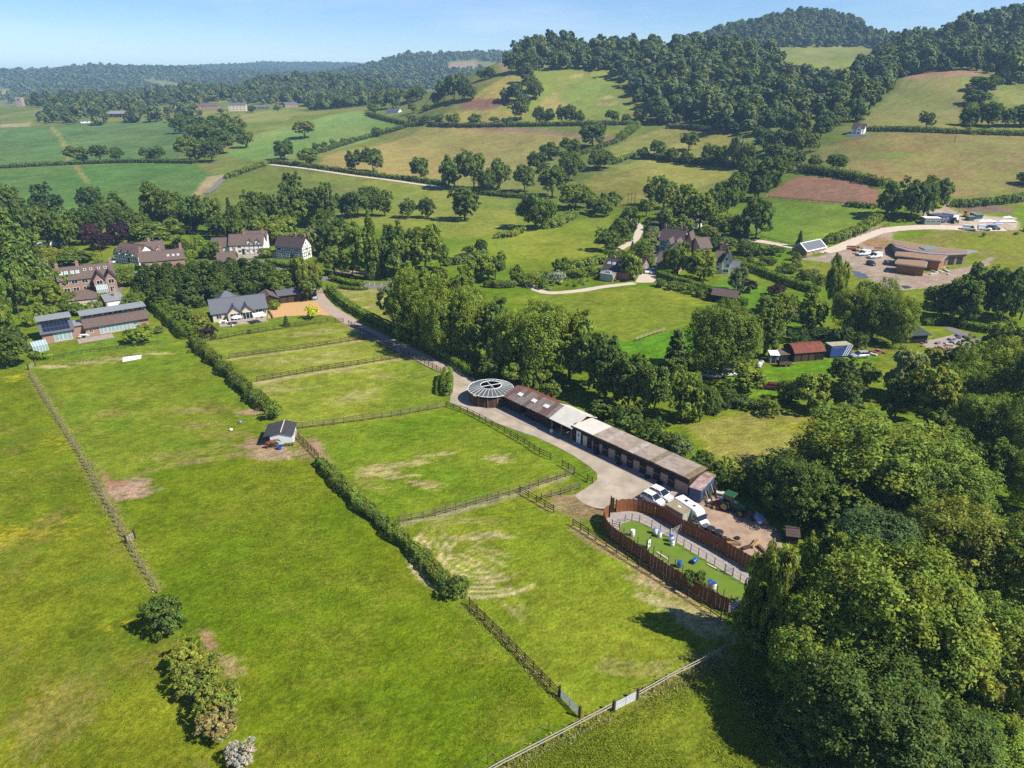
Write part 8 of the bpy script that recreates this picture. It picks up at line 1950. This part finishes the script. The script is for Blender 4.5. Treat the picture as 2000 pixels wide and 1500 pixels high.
# ---- tractors
def tractor(label, p, rz, col, s=1.0, loader=True):
    root = thing('tractor', label, 'tractor', p, rz); root.scale = (s, s, s)
    G_ = mat("tractor_green", lin(44, 104, 56, .5), .5, .15, 2, spec=.5); Y_ = mat("wheel_yellow", lin(196, 160, 90, .6), .6, .2, 2)
    MB().box(-1.1, 2.2, -.32, .32, .55, 1.05).build('chassis', M_TRIM, root)
    loft(MB(), [[(x, -.4, .95), (x, .4, .95), (x, .38, z), (x, -.38, z)] for x, z in ((.35, 1.65), (1.5, 1.58), (2.2, 1.4), (2.35, 1.1))]).build('bonnet', G_, root)
    for sx in (-1.05, .3):
        for sy in (-.7, .7): MB().box(sx - .05, sx + .05, sy - .05, sy + .05, 1.1, 2.55).build('cab_pillar', M_TRIM, root)
    MB().box(-1.2, .45, -.82, .82, 2.55, 2.72).build('cab_roof', G_, root, bevel=.05)
    MB().box(-1.0, .28, -.66, .66, 1.15, 2.5).build('cab_glass', M_CGLASS, root)
    for sy in (-1, 1):
        wheel(root, -.75, sy * .85, .8, .42, Y_); wheel(root, 1.75, sy * .8, .52, .32, Y_); MB().extr([(sy * .62, 1.5), (sy * 1.08, 1.5), (sy * 1.08, 1.62), (sy * .62, 1.62)][::1], -1.35, -.1).build('mudguard', G_, root)
    MB().tube((1.3, .25, 1.6), (1.3, .25, 2.5), .05).build('exhaust', M_TRIM, root)
    if loader:
        for sy in (-.5, .5): MB().tube((.5, sy, 1.3), (2.6, sy, 1.2), .08).build('loader_arm', G_, root); MB().tube((2.6, sy, 1.2), (3.3, sy, .35), .07).build('loader_arm', G_, root)
        MB().hexa([(3.2, -.9, .05), (3.8, -.9, .05), (3.8, .9, .05), (3.2, .9, .05)], [(3.15, -.9, .6), (3.3, -.9, .6), (3.3, .9, .6), (3.15, .9, .6)]).build('bucket', M_RUST, root)
        MB().box(-2.6, -1.5, -.8, .8, .35, .6).build('mower_deck', mat("red_paint", lin(206, 84, 66, .6), .6, .12, 2), root)
    return root
a, b_ = P(*zt(930, 960)), P(*zt(1190, 1060)); d = b_ - a
tractor("green tractor with a loader and a red implement under the trees", (a + b_) / 2 + Vector((.3, .6, .03)), math.atan2(d.y, d.x), None)
p = G(*zs(905, 445)); tractor("small green tractor parked among the site cabins", p, .3, None, .8, False)
# ---- digger and heaps on the site
M_YEL = mat("digger_yellow", lin(230, 170, 50, .6), .5, .1, 2)
def digger(label, p, rz, s=1.0):
    root = thing('digger', label, 'digger', p, rz); root.scale = (s, s, s)
    for y in (-.7, .7): MB().box(-1.2, 1.2, y - .2, y + .2, 0, .55).build('track', M_TYRE, root, bevel=.15)
    MB().box(-1.2, .8, -.8, .8, .6, 1.3).build('housing', M_YEL, root, bevel=.08); MB().box(-.2, .8, -.75, .1, 1.31, 2.3).build('cab', M_CGLASS, root); MB().box(-.25, .85, -.8, .15, 2.31, 2.4).build('cab_roof', M_YEL, root)
    MB().tube((.8, .4, 1.1), (2.4, .4, 2.4), .15).build('boom', M_YEL, root); MB().tube((2.4, .4, 2.4), (3.5, .4, 1.0), .12).build('arm', M_YEL, root); MB().box(3.2, 3.8, .0, .8, .4, 1.0).build('bucket', M_TRIM, root)
digger("yellow digger behind the green boxes at the top of the site", G(*zs(1085, 350)), 2.6); digger("small yellow digger by the timber on the building site", G(*c4(890, 440)), .4, .8)
M_GREENB = mat("green_box", lin(60, 110, 104, .5), .6, .15, 2)
for k, (px, w) in enumerate([((1150, 400), 2.6), ((1270, 370), 3.0), ((1215, 350), 2.2)]):
    g = G(*zs(*px)); r_ = thing('green_skip', f"green-grey container on the site car park, {ORD[k]} of three", 'container', g, .2, 'green site containers'); MB().hexa([(-w / 2, -.9, 0), (w / 2, -.9, 0), (w / 2, .9, 0), (-w / 2, .9, 0)], [(-w / 2 - .3, -1, 1.6), (w / 2 + .3, -1, 1.6), (w / 2 + .3, 1, 1.6), (-w / 2 - .3, 1, 1.6)]).build('body', M_GREENB, r_); MB().box(-w / 2 - .32, w / 2 + .32, -1.02, 1.02, 1.605, 1.68).build('rim', M_METAL, r_)
M_SHEETW = mat("white_sheeting", lin(240, 240, 244, .8), .6, .08, 1.5, .4)
for k, (px, sx, sy) in enumerate([((1430, 415), 6.5, 2.5), ((1730, 420), 7.5, 2.8), ((1330, 425), 3, 1.5), ((1590, 455), 3.5, 1.6), ((1740, 360), 4, 1.6)]):
    g = G(*zs(*px)); me = bpy.data.meshes.new('sheeting_heap'); bm = bmesh.new(); bmesh.ops.create_grid(bm, x_segments=14, y_segments=8, size=1)
    for v in bm.verts:
        e = max(0, 1 - max(abs(v.co.x), abs(v.co.y)) ** 2); v.co = Vector((v.co.x * sx / 2, v.co.y * sy / 2, e * (.5 + mnoise.noise(Vector((v.co.x * 4 + k * 5, v.co.y * 4, 0))) * .7) + .02)); v.co.z = max(.02, v.co.z)
    bm.to_mesh(me); bm.free(); me.materials.append(M_SHEETW if k != 3 else M_BLUEP2); tag(link('sheeting_heap', me, None, g), ["white plastic sheeting heaped in the middle of the site car park", "largest heap of white sheeting at the right of the site", "small low heap of sheeting beside the green containers", "blue tarpaulin bundle between the white heaps", "grey-white sheeting behind the largest heap"][k], 'sheeting')
rr = random.Random(12)
for k in range(14):
    g = G(*c4(1480 + rr.uniform(0, 130), 560 + rr.uniform(0, 70))); w = rr.uniform(.6, 1.6)
    tag(MB().box(-w, w, -.4, .4, .02, rr.uniform(.15, .5)).build('building_pallet', rr.choice(MJ[:2]), None, bevel=.03, loc=g, rz=rr.uniform(0, 3)), "pale stack of building material right of the front pavilion", 'pallet', 'stacks by the pavilion')
for k in range(8):
    g = G(*c4(850 + rr.uniform(0, 240), 410 + rr.uniform(0, 60))); w = rr.uniform(.8, 2)
    tag(MB().box(-w, w, -.35, .35, .02, rr.uniform(.2, .6)).build('timber_stack', rr.choice(MJ[:3]), None, bevel=.03, loc=g, rz=rr.uniform(-.4, .4)), "stack of timber on the building site beside the pale track", 'timber stack', 'timber stacks')
g = G(*c4(1135, 545)); root = thing('cement_mixer', "small pale cement mixer on the building site", 'mixer', g); lathe([(.1, .7), (.5, .8), (.55, 1.2), (.3, 1.6), (.2, 1.6)], 12).build('drum', M_FRAME, root)
for x in (-.4, .4): MB().tube((x, 0, 0), (0, 0, 1.0), .05).build('leg', M_METAL, root)
# trailers and scrap on the small green
g = P(*zr(430, 620)); root = thing('flat_trailer', "flat trailer with a wooden deck before the rusty barn", 'trailer', g, .12)
MB().box(-1.6, 1.7, -.8, .8, .5, .58).build('deck', M_BOARD, root); MB().box(-1.65, -1.58, -.8, .8, .585, 1.4).build('headboard', M_OAKW, root); MB().tube((1.7, 0, .5), (2.6, 0, .4), .05).build('drawbar', M_METAL, root)
for s in (-1, 1): wheel(root, 0, s * .7, .3)
for k, px in enumerate([(30, 610), (60, 580), (15, 650)]):
    g = P(*zr(*px)); tag(lathe([(.05, 0), (.5, .05), (.6, .4), (.35, .7), (.05, .75)], 9).build('pale_scrap_heap', M_FRAME if k == 0 else M_METAL, None, loc=g), f"pale scrap heap at the left end of the small green, {ORD[k]} of three", 'scrap', 'scrap heaps on the green')
for k in range(26):
    x, y = rr.uniform(1800, 1890), rr.uniform(655, 700); g = G(x, y); s_ = rr.uniform(.2, .9)
    tag(MB().box(-s_, s_, -s_ * .5, s_ * .5, .03, s_ * .7).build('scrap_piece', rr.choice(MJ), None, bevel=.06, loc=g, rz=rr.uniform(0, 3)), "piece of scrap scattered over the scrapyard", 'scrap', 'scrapyard pieces')
for k in range(9):
    g = G(1700 + rr.uniform(0, 30), 690 + rr.uniform(-4, 6)); s_ = rr.uniform(.3, .8)
    tag(MB().box(-s_, s_, -s_ * .5, s_ * .5, .02, s_ * .6).build('scrap_piece', rr.choice(MJ[:3]), None, bevel=.05, loc=g, rz=rr.uniform(0, 3)), "piece of scrap right of the silver hatchback", 'scrap', 'scrap by the hatchback')
# ---- the horse beside the shelter: one skinned body
def horse(p, rz):
    J = {'pelvis': (-.55, 0, 1.25, .30), 'loin': (-.15, 0, 1.22, .31), 'chest': (.40, 0, 1.20, .32), 'withers': (.55, 0, 1.38, .20), 'neck1': (.82, 0, 1.45, .17), 'neck2': (1.08, 0, 1.42, .125), 'poll': (1.28, 0, 1.36, .12), 'face': (1.48, 0, 1.14, .10), 'muzzle': (1.60, 0, .96, .07), 'dock': (-.86, 0, 1.22, .10), 'tail1': (-.98, 0, .95, .07), 'tail2': (-1.0, 0, .55, .04), 'ear_l': (1.26, .07, 1.52, .03), 'ear_r': (1.26, -.07, 1.52, .03)}
    E = [('pelvis', 'loin'), ('loin', 'chest'), ('chest', 'withers'), ('withers', 'neck1'), ('neck1', 'neck2'), ('neck2', 'poll'), ('poll', 'face'), ('face', 'muzzle'), ('pelvis', 'dock'), ('dock', 'tail1'), ('tail1', 'tail2'), ('poll', 'ear_l'), ('poll', 'ear_r')]
    for s, y in (('l', .17), ('r', -.17)):
        f = .05 if s == 'l' else -.06
        for n_, q in (('sh', (.48, y, .95, .15)), ('kn', (.46 + f, y, .55, .065)), ('ft', (.48 + f, y, .16, .045)), ('hf', (.53 + f, y, .03, .06)), ('st', (-.50, y, .92, .19)), ('sf', (-.42, y, .76, .11)), ('hk', (-.68 + f, y, .52, .065)), ('hp', (-.66 + f, y, .16, .045)), ('hh', (-.60 + f, y, .03, .06))): J[n_ + s] = q
        E += [('chest', 'sh' + s), ('sh' + s, 'kn' + s), ('kn' + s, 'ft' + s), ('ft' + s, 'hf' + s), ('pelvis', 'st' + s), ('st' + s, 'sf' + s), ('sf' + s, 'hk' + s), ('hk' + s, 'hp' + s), ('hp' + s, 'hh' + s)]
    names = list(J); me = bpy.data.meshes.new('horse'); me.from_pydata([J[n_][:3] for n_ in names], [(names.index(a), names.index(b_)) for a, b_ in E], [])
    o = bpy.data.objects.new('horse', me); COL.objects.link(o)
    o.modifiers.new('skin', 'SKIN'); 
    bm = bmesh.new(); bm.from_mesh(me); lay = bm.verts.layers.skin.verify(); bm.verts.ensure_lookup_table()
    for i, n_ in enumerate(names): bm.verts[i][lay].radius = (J[n_][3], J[n_][3]); bm.verts[i][lay].use_root = (n_ == 'pelvis')
    bm.to_mesh(me); bm.free()
    sd = o.modifiers.new('sub', 'SUBSURF'); sd.levels = 2; sd.render_levels = 2
    dg = bpy.context.evaluated_depsgraph_get(); fin = bpy.data.meshes.new_from_object(o.evaluated_get(dg)); bpy.data.objects.remove(o)
    fin.materials.append(mat("chestnut_coat", lin(150, 86, 50, .5), .6, .15, 2)); 
    for pl in fin.polygons: pl.use_smooth = True
    root = thing('horse', "chestnut horse standing in the shade at the corner of the field shelter", 'horse', p, rz)
    zmin = min(v.co.z for v in fin.vertices)
    link('body', fin, root, loc=(0, 0, -zmin))
    b = MB()
    for k in range(9):
        t = k / 8; x = .6 + .66 * t; z = 1.56 - .04 * t; b.slab((x, .02, z), (x + .1, .02, z - .01), (x + .06, .14, z - .26), (x - .04, .14, z - .24), .02)
    b.build('mane', mat("dark_mane", (.03, .018, .012, 1), .7, .2, 4), root, loc=(0, 0, -zmin))
horse(P(*b6(580, 1212)), .35)
for grp in ('stacks by the pavilion', 'scrap on the ground', 'scrapyard pieces', 'scrap pile', 'scrap by the hatchback', 'timber stacks', 'nettles by the shelter'):
    os_ = sorted([o for o in bpy.data.objects if o.get('group') == grp], key=lambda o: project(*o.location)[0])
    for k, o in enumerate(os_): o['label'] = o['label'] + (', leftmost' if k == 0 else ', rightmost' if k == len(os_) - 1 else ', ' + ORD[k] + ' from the left')
# ---- haze: even air over the whole place
pad = MB().box(-7200, 7200, -150, 7200, -3, 205)
ho = pad.build('haze', None)
m, nt, out = nodes_of("pale_air")
pv = nt.nodes.new('ShaderNodeVolumePrincipled'); pv.inputs['Color'].default_value = (.42, .68, 1.0, 1); pv.inputs['Density'].default_value = .00015; pv.inputs['Anisotropy'].default_value = .0
nt.links.new(pv.outputs[0], out.inputs['Volume']); ho.data.materials.append(m); tag(ho, "faint blue summer haze filling the valley", None, None, 'stuff')
